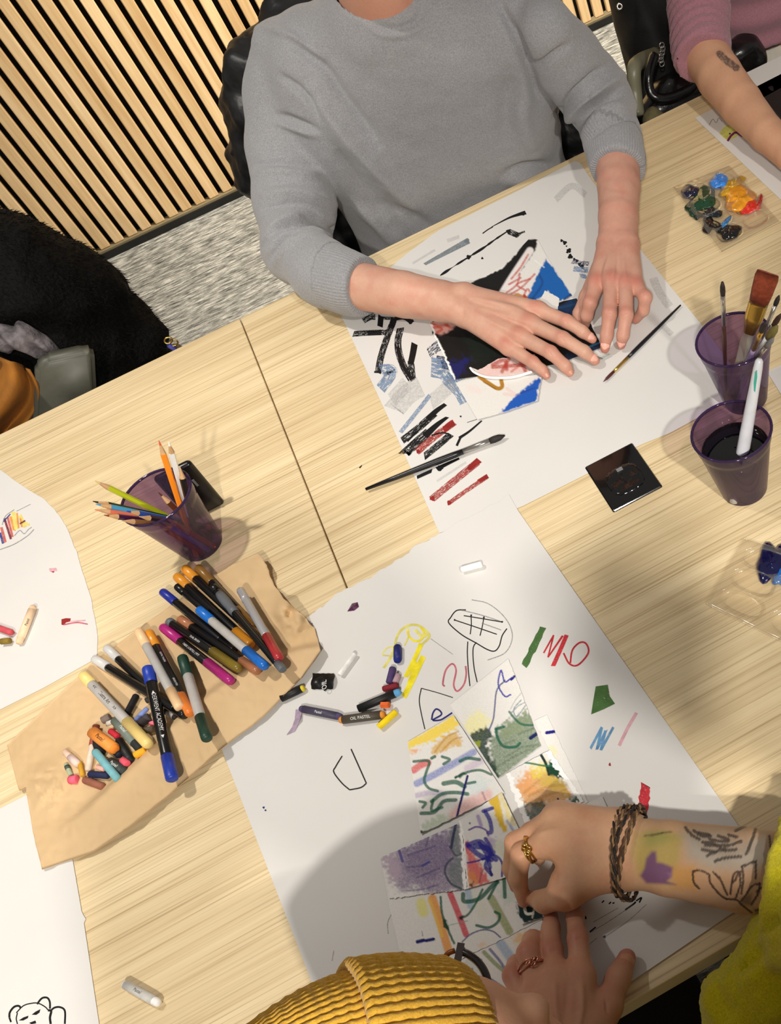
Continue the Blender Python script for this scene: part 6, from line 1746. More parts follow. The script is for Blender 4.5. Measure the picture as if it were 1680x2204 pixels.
# =================================================== the person in mauve, top right
mv = empty('person', (0.93, 1.80, FLOOR_Z), 'person in a mauve top with a pushed-up sleeve and tattooed forearm', 'person')
E2 = J(1512, 108, .082, 50)
fore = [E2, J(1548, 165, .070, 50), J(1595, 225, .058, 46), J(1650, 288, .048, 38), J(1700, 335, .042, 33), J(1740, 372, .036, 33)]
hnd = [J(1740, 372, .036, 33), J(1790, 415, .026, 36), J(1830, 450, .016, 26)]
fgs = [[J(1800, 425, .024, 13), J(1862, 452 + 0, .020, 11), J(1895, 480, .010, 9)], [J(1795, 435, .024, 13), J(1850, 478, .020, 11), J(1878, 505, .010, 9)], [J(1785, 442, .022, 12), J(1834, 492, .018, 10), J(1856, 516, .010, 8)], [J(1775, 445, .020, 11), J(1812, 492, .016, 9), J(1828, 512, .010, 7)], [J(1760, 385, .028, 14), J(1815, 395, .020, 11), J(1850, 415, .011, 9)]]
f_fore = chain_sdf(fore + hnd[1:], 0.004); f_fg = finger_set(fgs)
lo_, hi_ = bounds([q[0] for q in fore + hnd] + [q[0] for f in fgs for q in f], 0.05)
V, Q = surface_net(lambda p: smin(f_fore(p), f_fg(p), 0.007), lo_, hi_, 0.0022)
V = relax(V, Q, 1); N = vnormals(V, Q)
def tat2(V, N, c):
    px = proj(V)
    d, t = poly_dist(px, [(1548, 116), (1560, 128), (1584, 146)])
    k = np.clip(smooth01((9 - d) / 3) * (0.55 + 0.6 * (vnoise(np.c_[px / 3.0, px[:, :1] * 0], 2) > -0.1)), 0, 0.85)[:, None]
    return c * (1 - k) + np.array(s2l((70, 62, 62))) * k
cc = skin_cols(V, N, (206, 158, 126), (196, 138, 112), [], 9, tat2)
# torso hidden core + neck + head above the picture
tc = np.array((0.93, 1.80, 0.0))
hd2 = np.array((0.92, 1.66, 0.52))
def core(p):
    d = seg_d(p, (0.93, 1.80, -0.2), (0.92, 1.74, 0.24), 0.09, 0.08)
    d = smin(d, seg_d(p, (0.92, 1.74, 0.24), hd2 + [0, 0.02, -0.08], 0.052, 0.05), 0.03)
    d = smin(d, ell(p, hd2, (0.076, 0.092, 0.112)), 0.03)
    return smin(d, seg_d(p, hd2 + [0, -0.09, 0.0], hd2 + [0, -0.105, -0.025], 0.006, 0.011), 0.01)
V2, Q2 = surface_net(core, (0.78, 1.5, -0.32), (1.08, 1.95, 0.68), 0.007)
V, Q, Cc = join([(V, Q, cc), (V2, Q2, skin_cols(V2, vnormals(V2, Q2), (206, 158, 126), (196, 138, 112), [], 8))])
bd = mesh_obj('body', V, Q, SKIN, mv); set_col(bd, Cc)
def hair2(p):
    d = ell(p, hd2 + [0, 0.02, 0.02], (0.088, 0.104, 0.118)) + 0.003 * fbm(p * 50, 4, 2).astype(np.float32)
    d = smin(d, seg_d(p, hd2 + [0, 0.07, 0], hd2 + [0, 0.11, -0.2], 0.06, 0.04), 0.03)
    return np.maximum(d, -(((p - (hd2 + [0, -0.05, 0.03])) @ np.array([0, 0.85, 0.5], np.float32))))
V, Q = surface_net(hair2, hd2 - 0.3, hd2 + 0.2, 0.007)
mesh_obj('hair', V, Q, mat('dark_hair', (40, 28, 22), 0.5, 0.4, 120, 0.6, 200, 0.003), mv)
MAUVE = knit('mauve_jersey', (168, 120, 130), (140, 96, 108), 0.0)
sh2 = at(1492, -170, 0.20)
slv = [(sh2, rad(68, sh2)), J(1500, -70, .150, 64), J(1503, 20, .116, 60), J(1506, 90, .092, 56), J(1512, 125, .084, 54), J(1520, 140, .081, 53)]
cutC = at(1512, 128, .082); nC = at(1560, 180, .067) - at(1506, 60, .100); nC /= np.linalg.norm(nC)
f_sl = chain_sdf(slv, 0.02)
tors = [((np.array((0.82, 1.80, 0.22)), 0.075), (np.array((1.03, 1.80, 0.22)), 0.075)), ((np.array((0.84, 1.80, 0.08)), 0.11), (np.array((1.02, 1.80, 0.08)), 0.11)), ((np.array((0.84, 1.80, -0.03)), 0.108), (np.array((1.02, 1.80, -0.03)), 0.108)), ((np.array((0.83, 1.80, 0.21)), 0.07), (sh2, 0.055))]
f_t2 = palm_set(tors, 0.06)
def mauve(p):
    a = np.maximum(f_sl(p), (p - cutC.astype(np.float32)) @ nC.astype(np.float32))
    d = smin(np.maximum(f_t2(p), -0.055 - p[:, 2]), a, 0.012)
    return np.maximum(d, -seg_d(p, (0.92, 1.74, 0.22), hd2 + [0, 0.02, -0.05], 0.056, 0.056))
V, Q = surface_net(mauve, (0.56, 1.36, -0.10), (1.18, 1.95, 0.36), 0.0042)
V = relax(V, Q, 1); N = vnormals(V, Q)
an, t, rr_ = angle_about(V, cutC, nC)
m_ = (rr_ < 0.075) & (t < 0.02) & (t > -0.16)
amp = np.zeros(len(V)); amp[m_] = 1
wv_ = np.sin(t * 430 + 1.8 * np.sin(an * 2 + t * 40) + 1.2 * vnoise(np.c_[an * 1.3, t * 20, an * 0], 3))
V += N * (amp * 0.0026 * wv_)[:, None]
V += N * (0.004 * np.sin(V[:, 2] * 120 + 3 * V[:, 0]) * (V[:, 2] < 0.06) * (1 - amp))[:, None]
ms = mesh_obj('top', V, Q, MAUVE, mv); tag(ms, 'mauve jersey top with a gathered sleeve')
CREAM = mat('cream_trousers', (196, 190, 178), 0.9, 0.12, 30, 0.3, 200)
hip = [((np.array((0.83, 1.82, -0.17)), 0.115), (np.array((1.03, 1.82, -0.17)), 0.115))]
for x in (0.84, 1.03):
    hip += [((np.array((x, 1.80, -0.19)), 0.09), (np.array((x, 1.40, -0.22)), 0.068)), ((np.array((x, 1.40, -0.22)), 0.062), (np.array((x, 1.46, -0.66)), 0.046))]
V, Q = surface_net(palm_set(hip, 0.03), (0.68, 1.28, -0.74), (1.20, 1.99, -0.03), 0.009)
V += vnormals(V, Q) * (0.004 * fbm(V * 26, 6, 2))[:, None]
mesh_obj('trousers', V, Q, CREAM, mv)
for x in (0.84, 1.03):
    V, Q = surface_net(palm_set([((np.array((x, 1.47, -0.69)), 0.045), (np.array((x, 1.30, -0.70)), 0.036))], 0.02), (x - 0.08, 1.2, -0.74), (x + 0.08, 1.56, -0.6), 0.008)
    mesh_obj('shoe', V, Q, mat('dark_shoe', (24, 22, 22), 0.5), mv)
# =================================================== the woman with the mustard beanie, bottom right
wo = empty('person', (-0.02, 0.05, FLOOR_Z), 'person in a mustard ribbed beanie and chartreuse sweater gluing the pastel collage', 'person')
# right hand, pinching, coming from the right
k1 = [F([(1184, 1812, .056), (1122, 1836, .055), (1114, 1890, .036), (1127, 1940, .0135)], (0.0112, 0.0100, 0.0086, 0.0062)),
      F([(1192, 1768, .054), (1108, 1812, .050), (1100, 1868, .032), (1110, 1908, .0135)], (0.0112, 0.0096, 0.0084, 0.0062)),
      F([(1200, 1752, .046), (1140, 1790, .034), (1146, 1830, .020), (1160, 1850, .012)], (0.0105, 0.0090, 0.0080, 0.0060)),
      F([(1222, 1760, .038), (1180, 1786, .024), (1190, 1816, .015), (1200, 1830, .010)], (0.0095, 0.0082, 0.0070, 0.0056))]
t1 = F([(1276, 1872, .044), (1218, 1926, .040), (1172, 1940, .028), (1148, 1932, .0150)], (0.0150, 0.0135, 0.0112, 0.0078))
wa, wb_ = J(1330, 1802, .046, 46), J(1334, 1858, .043, 46)
pw = [(wa, (k1[0][0][0], 0.0135)), (wa, (k1[1][0][0], 0.0135)), (wa, (k1[2][0][0], 0.0120)), (wb_, (k1[0][0][0], 0.0135)), (wa, wb_), (wb_, (t1[1][0], 0.0130)), (J(1240, 1800, .036, 40), J(1280, 1840, .036, 40)), (wa, (k1[3][0][0], 0.011)), (J(1262, 1860, .042, 42), J(1215, 1900, .042, 32))]
aw = [(wa, J(1440, 1822, .050, 56)), (wb_, J(1440, 1872, .046, 56)), (J(1440, 1822, .050, 56), J(1600, 1848, .054, 66)), (J(1440, 1872, .046, 56), J(1600, 1898, .050, 66)), (J(1600, 1848, .054, 66), J(1740, 1868, .056, 70)), (J(1600, 1898, .050, 66), J(1740, 1910, .050, 70)), (wa, wb_), (J(1440, 1822, .05, 56), J(1440, 1872, .046, 56))]
ff = finger_set(k1 + [t1]); fp = palm_set(pw, 0.014)
faA = chain_sdf([wa, J(1440, 1822, .050, 56), J(1600, 1848, .054, 66), J(1740, 1868, .056, 70)], 0.004)
faB = chain_sdf([wb_, J(1440, 1872, .046, 56), J(1600, 1898, .050, 66), J(1740, 1910, .050, 70)], 0.004)
def fa_(p): return smin(faA(p), faB(p), 0.02)
def rhand(p): return smin(smin(fp(p), fa_(p), 0.012), ff(p), 0.0070)
lo_, hi_ = bounds([q[0] for f in k1 + [t1] for q in f] + [c[0] for a in aw for c in a], 0.045)
V, Q = surface_net(rhand, lo_, hi_, 0.0014)
V = relax(V, Q, 3); N = vnormals(V, Q)
V = folds(V, N, [([(1150, 1800), (1175, 1790), (1200, 1785)], 6, 0.0010), ([(1164, 1856), (1180, 1866), (1186, 1886)], 5, -0.0020), ([(1176, 1846), (1192, 1868), (1196, 1900)], 5, -0.0014), ([(1100, 1836), (1130, 1842)], 4, -0.0008), ([(1230, 1800), (1290, 1805)], 12, 0.0010)])
def poly_in(px, poly):
    poly = np.asarray(poly, float); x, y = px[:, 0], px[:, 1]
    ins = np.zeros(len(x), bool); j = len(poly) - 1
    for i in range(len(poly)):
        ins ^= ((poly[i, 1] > y) != (poly[j, 1] > y)) & (x < (poly[j, 0] - poly[i, 0]) * (y - poly[i, 1]) / (poly[j, 1] - poly[i, 1] + 1e-9) + poly[i, 0]); j = i
    return ins
def tattoo(V, N, c):
    px = proj(V); up = N[:, 2] > -0.1
    def blend(k, col):
        nonlocal c
        k = np.clip(k * up, 0, 1)[:, None]; c = c * (1 - k) + np.array(s2l(col)) * k
    def patch(poly, col, a, soft=8):
        d, _ = poly_dist(px, list(poly) + [poly[0]]); ins = poly_in(px, poly)
        blend(a * smooth01(np.where(ins, d, -d) / soft + 0.5), col)
    def ln(pts, w, col=(58, 48, 44), a=0.85):
        L = spline(pts, 6); lo2, hi2 = L.min(0) - 3 * w, L.max(0) + 3 * w
        m = (px > lo2).all(1) & (px < hi2).all(1)
        if not m.any(): return
        k = np.zeros(len(px)); d, _ = poly_dist(px[m], L); k[m] = a * smooth01((w / 2 + 0.7 - d) / 1.4 + 0.5); blend(k, col)
    z = zc(1300, 1720, 4.42)
    patch(z([(250, 100), (900, 150), (1900, 200), (1900, 1300), (900, 1000), (240, 900)]), (172, 146, 110), 0.45, 60)
    patch(z([(300, 330), (520, 300), (760, 340), (700, 620), (620, 820), (330, 720), (260, 520)]), (166, 146, 76), 0.85, 30)
    patch(z([(380, 320), (560, 310), (680, 360), (560, 430), (400, 440)]), (140, 142, 76), 0.6, 24)
    patch(z([(620, 640), (860, 640), (860, 860), (660, 850)]), (186, 134, 62), 0.7, 26)
    patch(z([(740, 320), (1050, 300), (1300, 420), (1560, 300), (1560, 620), (1300, 680), (1000, 660), (800, 560)]), (150, 150, 142), 0.75, 40)
    patch(z([(780, 250), (1000, 250), (1380, 250), (1400, 500), (1150, 570), (960, 500), (850, 380)]), (138, 120, 102), 0.6, 26)
    patch(z([(380, 660), (400, 560), (450, 500), (490, 500), (500, 600), (560, 610), (650, 650), (640, 740), (600, 780), (680, 815), (400, 800), (340, 730)]), (104, 66, 106), 0.92, 10)
    patch(z([(600, 700), (640, 700), (630, 760)]), (150, 110, 150), 0.5, 8)
    for l in ([(770, 270), (830, 340), (900, 380)], [(850, 300), (930, 350), (1010, 350)], [(900, 320), (1000, 340)], [(930, 410), (1030, 420), (1100, 460)], [(960, 440), (1060, 440)], [(1000, 380), (1100, 400), (1180, 400)], [(930, 480), (1060, 500)], [(980, 540), (1060, 500), (1150, 470)], [(1050, 590), (1150, 560), (1300, 545)], [(1080, 350), (1180, 380)], [(1100, 440), (1190, 440)], [(1140, 490), (1250, 480)], [(1180, 340), (1260, 360)], [(1250, 300), (1350, 250)], [(1220, 430), (1300, 400)], [(1350, 520), (1400, 400), (1440, 280)]): ln(z(l), 5.4, (56, 48, 44), 0.85)
    for l in ([(380, 350), (500, 330), (640, 310)], [(440, 350), (560, 320)]): ln(z(l), 2.6, (86, 80, 50), 0.6)
    for l in ([(840, 690), (850, 790), (900, 850)], [(840, 685), (920, 680), (1000, 720)], [(1000, 720), (1010, 800), (1100, 910), (1160, 950)], [(1030, 690), (1100, 760), (1140, 850), (1170, 910)], [(1290, 690), (1240, 700), (1215, 790), (1200, 900)], [(1290, 700), (1290, 820), (1250, 940)], [(1440, 600), (1440, 760)], [(1310, 640), (1320, 760), (1300, 900)], [(1310, 640), (1440, 590)], [(1480, 800), (1400, 830), (1340, 920), (1300, 970)], [(1480, 800), (1460, 900), (1400, 1000)], [(1600, 850), (1500, 840), (1450, 880)], [(1600, 860), (1560, 1020), (1440, 1060)], [(1160, 950), (1260, 960), (1300, 1000), (1400, 1080)], [(1570, 350), (1590, 560), (1610, 750), (1640, 900)], [(1220, 790), (1250, 760), (1270, 700)]): ln(z(l), 3.4, (54, 38, 32), 0.9)
    patch(z([(1300, 940), (1400, 900), (1400, 1010), (1300, 1000)]), (70, 58, 54), 0.6, 12)
    patch(z([(1420, 1040), (1560, 1040), (1560, 1110), (1440, 1110)]), (70, 56, 50), 0.6, 14)
    return c
jr = [(f[1][0] + [0, 0, .006], 0.012, 0.4) for f in k1] + [(f[3][0], 0.014, 0.9) for f in k1[:2] + [t1]]
cw = skin_cols(V, N, (204, 158, 124), (188, 122, 92), jr, 12, tattoo)
pw_ = [(V, Q, cw)]
# left hand, palm down, coming from below
k2 = [F([(1250, 2104, .042), (1243, 2020, .036), (1237, 1972, .020), (1234, 1946, .0130)], (0.0112, 0.0094, 0.0084, 0.0064)),
      F([(1196, 2112, .044), (1188, 2046, .038), (1185, 1998, .022), (1185, 1966, .0130)], (0.0114, 0.0096, 0.0086, 0.0064)),
      F([(1158, 2132, .044), (1138, 2052, .042), (1146, 2024, .026), (1160, 2030, .0140)], (0.0110, 0.0112, 0.0094, 0.0076)),
      F([(1134, 2168, .040), (1106, 2098, .036), (1112, 2076, .022), (1128, 2084, .0130)], (0.0104, 0.0104, 0.0088, 0.0070))]
t2 = F([(1268, 2230, .042), (1306, 2168, .032), (1330, 2104, .022), (1348, 2062, .0150)], (0.0150, 0.0128, 0.0115, 0.0086))
wc, wd = J(1170, 2300, .058, 52), J(1228, 2306, .056, 52)
pw2 = [(wd, (k2[0][0][0], 0.0135)), (wc, (k2[1][0][0], 0.0138)), (wc, (k2[2][0][0], 0.0130)), (wc, (k2[3][0][0], 0.0120)), (wd, (k2[1][0][0], 0.0135)), (wc, wd), (wd, (t2[1][0], 0.0120))]
aw2 = [(wc, J(1180, 2520, .10, 70)), (wd, J(1250, 2520, .10, 70)), (J(1180, 2520, .10, 70), (np.array((-0.165, 0.06, 0.06)), 0.042))]
ff2 = finger_set(k2 + [t2]); fp2 = palm_set(pw2, 0.014); fa2 = palm_set(aw2, 0.025)
def lhand(p): return smin(smin(fp2(p), fa2(p), 0.012), ff2(p), 0.0068)
lo_, hi_ = bounds([q[0] for f in k2 + [t2] for q in f] + [c[0] for a in aw2 for c in a], 0.045)
V, Q = surface_net(lhand, lo_, hi_, 0.0015)
V = relax(V, Q, 3); N = vnormals(V, Q)
V = folds(V, N, [([(1205, 2230), (1196, 2170), (1194, 2110)], 7, 0.0022), ([(1240, 2230), (1252, 2170), (1250, 2105)], 7, 0.0022), ([(1168, 2220), (1160, 2170), (1156, 2135)], 6, 0.0018), ([(1215, 2200), (1222, 2120)], 8, -0.0016), ([(1236, 2022), (1252, 2020)], 3, -0.0008), ([(1180, 2048), (1196, 2046)], 3, -0.0008), ([(1303, 2150), (1306, 2180)], 3, -0.0016)])
jr = [(f[1][0] + [0, 0, .006], 0.013, 0.7) for f in k2] + [(f[0][0] + [0, 0, .008], 0.010, 0.4) for f in k2] + [(f[3][0], 0.016, 0.8) for f in k2[:2] + [t2]]
pw_.append((V, Q, skin_cols(V, N, (196, 146, 118), (178, 104, 88), jr, 14)))
# head, turned to the right below the beanie
HA = R[0] + 0.58 * R[2]; HA /= np.linalg.norm(HA)
HC = at(890, 2352, 0.205)
fc = at(985, 2332, 0.17)
HU = R[0] * 0.0 - R[1]; HU = HU - HA * (HU @ HA); HU /= np.linalg.norm(HU); HW = np.cross(HA, HU)
fr = rad(182, fc)
def headw(p):
    d = seg_d(p, HC - HA * 0.03, HC + HA * 0.02, 0.082, 0.080)
    d = smin(d, seg_d(p, fc, fc + HA * 0.01, fr, fr * 0.9), 0.02)
    d = smin(d, seg_d(p, fc + HA * 0.05 - HU * 0.01, fc + HA * 0.07 - HU * 0.03, 0.050, 0.036), 0.03)
    nz = fc + HU * 0.050 + HW * 0.030 + HA * 0.02
    d = smin(d, seg_d(p, nz, nz + HA * 0.028 + HU * 0.006, 0.008, 0.012), 0.012)
    return smin(d, seg_d(p, HC + HA * 0.02 - HU * 0.06, np.array((-0.14, 0.16, 0.12)), 0.055, 0.055), 0.03)
lo_, hi_ = bounds([HC, fc, np.array((-0.14, 0.16, 0.12))], 0.14)
V, Q = surface_net(headw, lo_, hi_, 0.004); N = vnormals(V, Q)
pw_.append((V, Q, skin_cols(V, N, (214, 164, 136), (206, 138, 114), [], 15)))
V, Q, Cc = join(pw_)
bw = mesh_obj('body', V, Q, SKIN, wo); set_col(bw, Cc)
nail(bw, t2[2][0], t2[3][0], t2[3][1] * 1.08, NAILW, (0.5, -0.3, 1.0), 0.013, 0.85, 0.008)
nail(bw, t1[2][0], t1[3][0], t1[3][1] * 1.05, NAILW, (0.0, 0.2, 1.0), 0.011)

# chartreuse sweater
CHART = knit('chartreuse_fleece', (226, 214, 36), (178, 164, 14), 0.0)
sR = np.array((0.060, 0.055, 0.220)); eR = at(1716, 1890, .054)
sl = [(sR, 0.062), (np.array((0.080, 0.165, 0.130)), 0.058), (np.array((0.080, 0.275, 0.060)), 0.056), (eR, 0.050), (eR + np.array([-0.012, 0.008, 0.0]), 0.047)]
cutD = at(1668, 1900, .05); nD = at(1500, 1860, .05) - at(1700, 1895, .05); nD /= np.linalg.norm(nD)
tw = [((np.array((-0.15, -0.02, -0.20)), 0.125), (np.array((0.07, -0.02, -0.20)), 0.125)), ((np.array((-0.16, 0.03, 0.0)), 0.110), (np.array((0.06, 0.05, 0.0)), 0.110)), ((np.array((-0.24, 0.03, 0.215)), 0.07), (np.array((0.05, 0.03, 0.22)), 0.07)), ((np.array((-0.17, 0.03, 0.12)), 0.10), (np.array((0.04, 0.03, 0.12)), 0.10)),
      ((np.array((-0.03, 0.10, -0.10)), 0.10), (np.array((0.045, 0.185, -0.06)), 0.070))]
f_sl2 = chain_sdf(sl, 0.03); f_tw = palm_set(tw, 0.05)
lump = [((at(1600, 2160, 0.0), 0.034), (at(1690, 2080, 0.02), 0.040)), ((at(1560, 2150, -0.01), 0.022), (at(1600, 2230, -0.01), 0.040)), ((at(1690, 1990, 0.03), 0.030), (at(1680, 2120, 0.02), 0.044))]
f_lu = palm_set(lump, 0.02)
sL2 = [(np.array((-0.24, 0.03, 0.21)), 0.06), (np.array((-0.25, 0.03, 0.09)), 0.055), (np.array((-0.175, 0.06, 0.065)), 0.050), (np.array((-0.165, 0.10, 0.075)), 0.046)]
f_sl3 = chain_sdf(sL2, 0.03)
def chart(p):
    a = smin(np.maximum(f_sl2(p), (p - cutD.astype(np.float32)) @ nD.astype(np.float32)), f_lu(p), 0.015)
    d = smin(smin(f_tw(p), a, 0.02), f_sl3(p), 0.02)
    return np.maximum(d, -0.30 - p[:, 2])
V, Q = surface_net(chart, (-0.38, -0.20, -0.34), (0.22, 0.42, 0.32), 0.0047)
V = relax(V, Q, 1); N = vnormals(V, Q)
V = folds(V, N, [([(1560, 2092), (1600, 2080), (1640, 2040)], 8, -0.007), ([(1640, 2010), (1660, 1990), (1680, 1975)], 7, -0.006), ([(1600, 2120), (1640, 2090), (1680, 2060)], 14, 0.006), ([(1540, 2100), (1530, 2150), (1540, 2204)], 14, 0.005)])
N = vnormals(V, Q)
V += N * (0.0022 * fbm(V * 55, 5, 3) + 0.0012 * vnoise(V * 300, 3))[:, None]
cs_ = mesh_obj('sweater', V, Q, CHART, wo); tag(cs_, 'fuzzy chartreuse sweater')
set_float(cs_, 'rib', np.zeros(len(V)))
hipw = [((np.array((-0.14, -0.02, -0.22)), 0.105), (np.array((0.06, -0.02, -0.22)), 0.105))]
for x in (-0.13, 0.05):
    hipw += [((np.array((x, 0.0, -0.24)), 0.08), (np.array((x, 0.38, -0.25)), 0.066)), ((np.array((x, 0.38, -0.25)), 0.062), (np.array((x, 0.32, -0.66)), 0.045))]
V, Q = surface_net(palm_set(hipw, 0.03), (-0.32, -0.2, -0.72), (0.24, 0.5, -0.08), 0.010)
mesh_obj('trousers', V, Q, mat('black_trousers', (14, 14, 15), 0.9, 0.2, 60), wo)
for x in (-0.13, 0.05):
    V, Q = surface_net(palm_set([((np.array((x, 0.29, -0.69)), 0.042), (np.array((x, 0.46, -0.70)), 0.036))], 0.02), (x - 0.08, 0.2, -0.74), (x + 0.08, 0.55, -0.6), 0.008)
    mesh_obj('shoe', V, Q, mat('dark_shoe', (24, 22, 22), 0.5), wo)

# beanie: ribbed, with a turned-up cuff
MUST = knit('mustard_knit', (234, 186, 74), (196, 146, 42), 0.0)
hat = empty('beanie', HC, 'ribbed mustard beanie with a turned-up cuff seen from above', 'hat')
def rev(prof, n, ribs, amp, name, m, parent):
    V = []; Fc = []
    for i, (t, r, a_) in enumerate(prof):
        for j in range(n):
            th = 2 * math.pi * j / n
            # flat-topped ribs with narrow grooves
            g_ = abs(math.sin(th * ribs / 2)) ** 0.55
            rr = r * (1 + 0.04 * math.cos(2 * th)) + amp * a_ * (g_ - 0.6) + 0.0006 * math.sin(i * 2.9 + th * ribs)
            V.append(HC + HA * t + rr * (math.cos(th) * HU + math.sin(th) * HW))
    for i in range(len(prof) - 1):
        for j in range(n): Fc.append((i * n + j, i * n + (j + 1) % n, (i + 1) * n + (j + 1) % n, (i + 1) * n + j))
    return mesh_obj(name, V, Fc, m, parent)
RH = rad(272, HC)
tt = np.linspace(0, 1, 46)
prof = [(-0.172 + 0.192 * t, max(0.002, (RH * 0.97) * math.sin(min(1, t * 1.30 + 0.02) * math.pi / 2) ** 0.80), min(1.0, t * 3)) for t in tt]
o = rev(prof, 1008, 84, 0.0030, 'crown', MUST, hat)
set_float(o, 'rib', np.zeros(len(o.data.vertices)))
prof = [(0.034, RH * 0.66, 0.3), (0.044, RH * 0.72, 0.6), (0.047, RH * 0.77, 0.8), (0.045, RH * 0.83, 1.0), (0.040, RH * 0.88, 1.0), (0.033, RH * 0.93, 1.0)] + [(0.026 - 0.066 * t, RH * (0.965 + 0.085 * math.sin(min(1, t * 1.25) * 1.57)), 1.0) for t in np.linspace(0, 1, 14)] + [(-0.043, RH * 1.03, 0.8), (-0.044, RH * 1.0, 0.5), (-0.041, RH * 0.965, 0.3)]
o = rev(prof, 1008, 84, 0.0036, 'cuff', MUST, hat)
set_float(o, 'rib', np.zeros(len(o.data.vertices)))

# glasses
gl = empty('glasses', at(1000, 2060, 0.165), 'dark-framed glasses poking out below the mustard beanie', 'glasses')
FRM = mat('dark_frame', (26, 20, 19), 0.25, 0.2, coat=0.3); FRG = mat('grey_temple', (92, 86, 86), 0.35, 0.15)
rimp = [at(x, y, z) for x, y, z in ((994, 2048, .166), (1010, 2056, .166), (1031, 2074, .165), (1046, 2101, .164), (1053, 2140, .162), (1054, 2185, .160), (1044, 2235, .158), (1020, 2285, .156))]
MB().tube(spline(rimp, 6), [0.0040] + [0.0032] * 40 + [0.0026] * 2, 10).build('frame_front', FRM, gl)
a_, b_ = at(992, 2030, 0.168), at(982, 2078, 0.166)
ax = b_ - a_; L_ = np.linalg.norm(ax); ax /= L_; sd = np.cross(ax, CAM - a_); sd /= np.linalg.norm(sd); nr_ = np.cross(sd, ax)
MB().box((a_ + b_) / 2, (L_, 0.0058, 0.0060), np.stack([ax, sd, nr_], 1)).build('temple', FRG, gl, False)
am = [at(978, 2046, .166), at(964, 2052, .166), at(958, 2062, .165), at(966, 2068, .165)]
MB().tube(spline(am, 5), 0.0024, 8).build('temple_tip', mat('amber_tortoise', (148, 82, 20), 0.25), gl)
lens = [at(x, y, .160) for x, y in ((1004, 2062), (1028, 2080), (1041, 2104), (1047, 2142), (1047, 2186), (1038, 2230), (1016, 2276), (992, 2240), (985, 2160), (990, 2090))]
mesh_obj('lens', lens, [tuple(range(len(lens)))], clear_mat('lens_glass', (244, 246, 246), 0.02, 0.02), gl, False)

# rings and bracelets
RG = mat('gold', (214, 172, 92), 0.18, 0.1, metal=1.0); RP = mat('rose_gold', (206, 150, 128), 0.2, 0.1, metal=1.0)
def ring(name, c, ax, r, m, label, knot=True, wire=0.0012, n=3):
    e = empty(name, c, label, 'ring', None)
    ax = ax / np.linalg.norm(ax); v = CAM - c; u = v - ax * (v @ ax); u /= np.linalg.norm(u); s = np.cross(ax, u)
    mb = MB()
    for k_ in range(n):
        pts = []
        for t in np.linspace(0, 2 * math.pi, 40):
            wob = 0.0030 * math.sin(t * 1 + k_ * 2.1) * max(0, math.cos(t)) + (k_ - (n - 1) / 2) * 0.0016
            pts.append(c + ax * wob + (r + 0.0004 * k_) * (math.cos(t) * u + math.sin(t) * s))
        mb.v, mb.f = [], []
        MB().tube(pts, wire, 8, False).build('band', m, e)
    if knot:
        for dx, dy in ((-0.0026, 0.0012), (0.0024, 0.0018), (0.0, -0.0028), (0.0010, 0.0046)):
            q_ = c + u * (r + 0.0012) + ax * dx + s * dy
            V2 = []
            kn = MB(); loop = [q_ + 0.0021 * (math.cos(t) * (ax * 0.9 + s * 0.4) + math.sin(t) * (s * 0.9 + u * 0.5)) for t in np.linspace(0, 2 * math.pi, 14)]
            kn.tube(loop, 0.0009, 6, False).build('knot', m, e)
    return e
i1 = k1[0]
ring('finger_ring', i1[0][0] * 0.30 + i1[1][0] * 0.70, i1[1][0] - i1[0][0], 0.0116, RG, 'gold knotted ring on the pinching hand\'s forefinger')
i2 = k2[2]
ring('finger_ring', i2[0][0] * 0.40 + i2[1][0] * 0.60, i2[1][0] - i2[0][0], 0.0126, RP, 'rose-gold knotted ring on the flat hand\'s ring finger', True, 0.0011, 2)
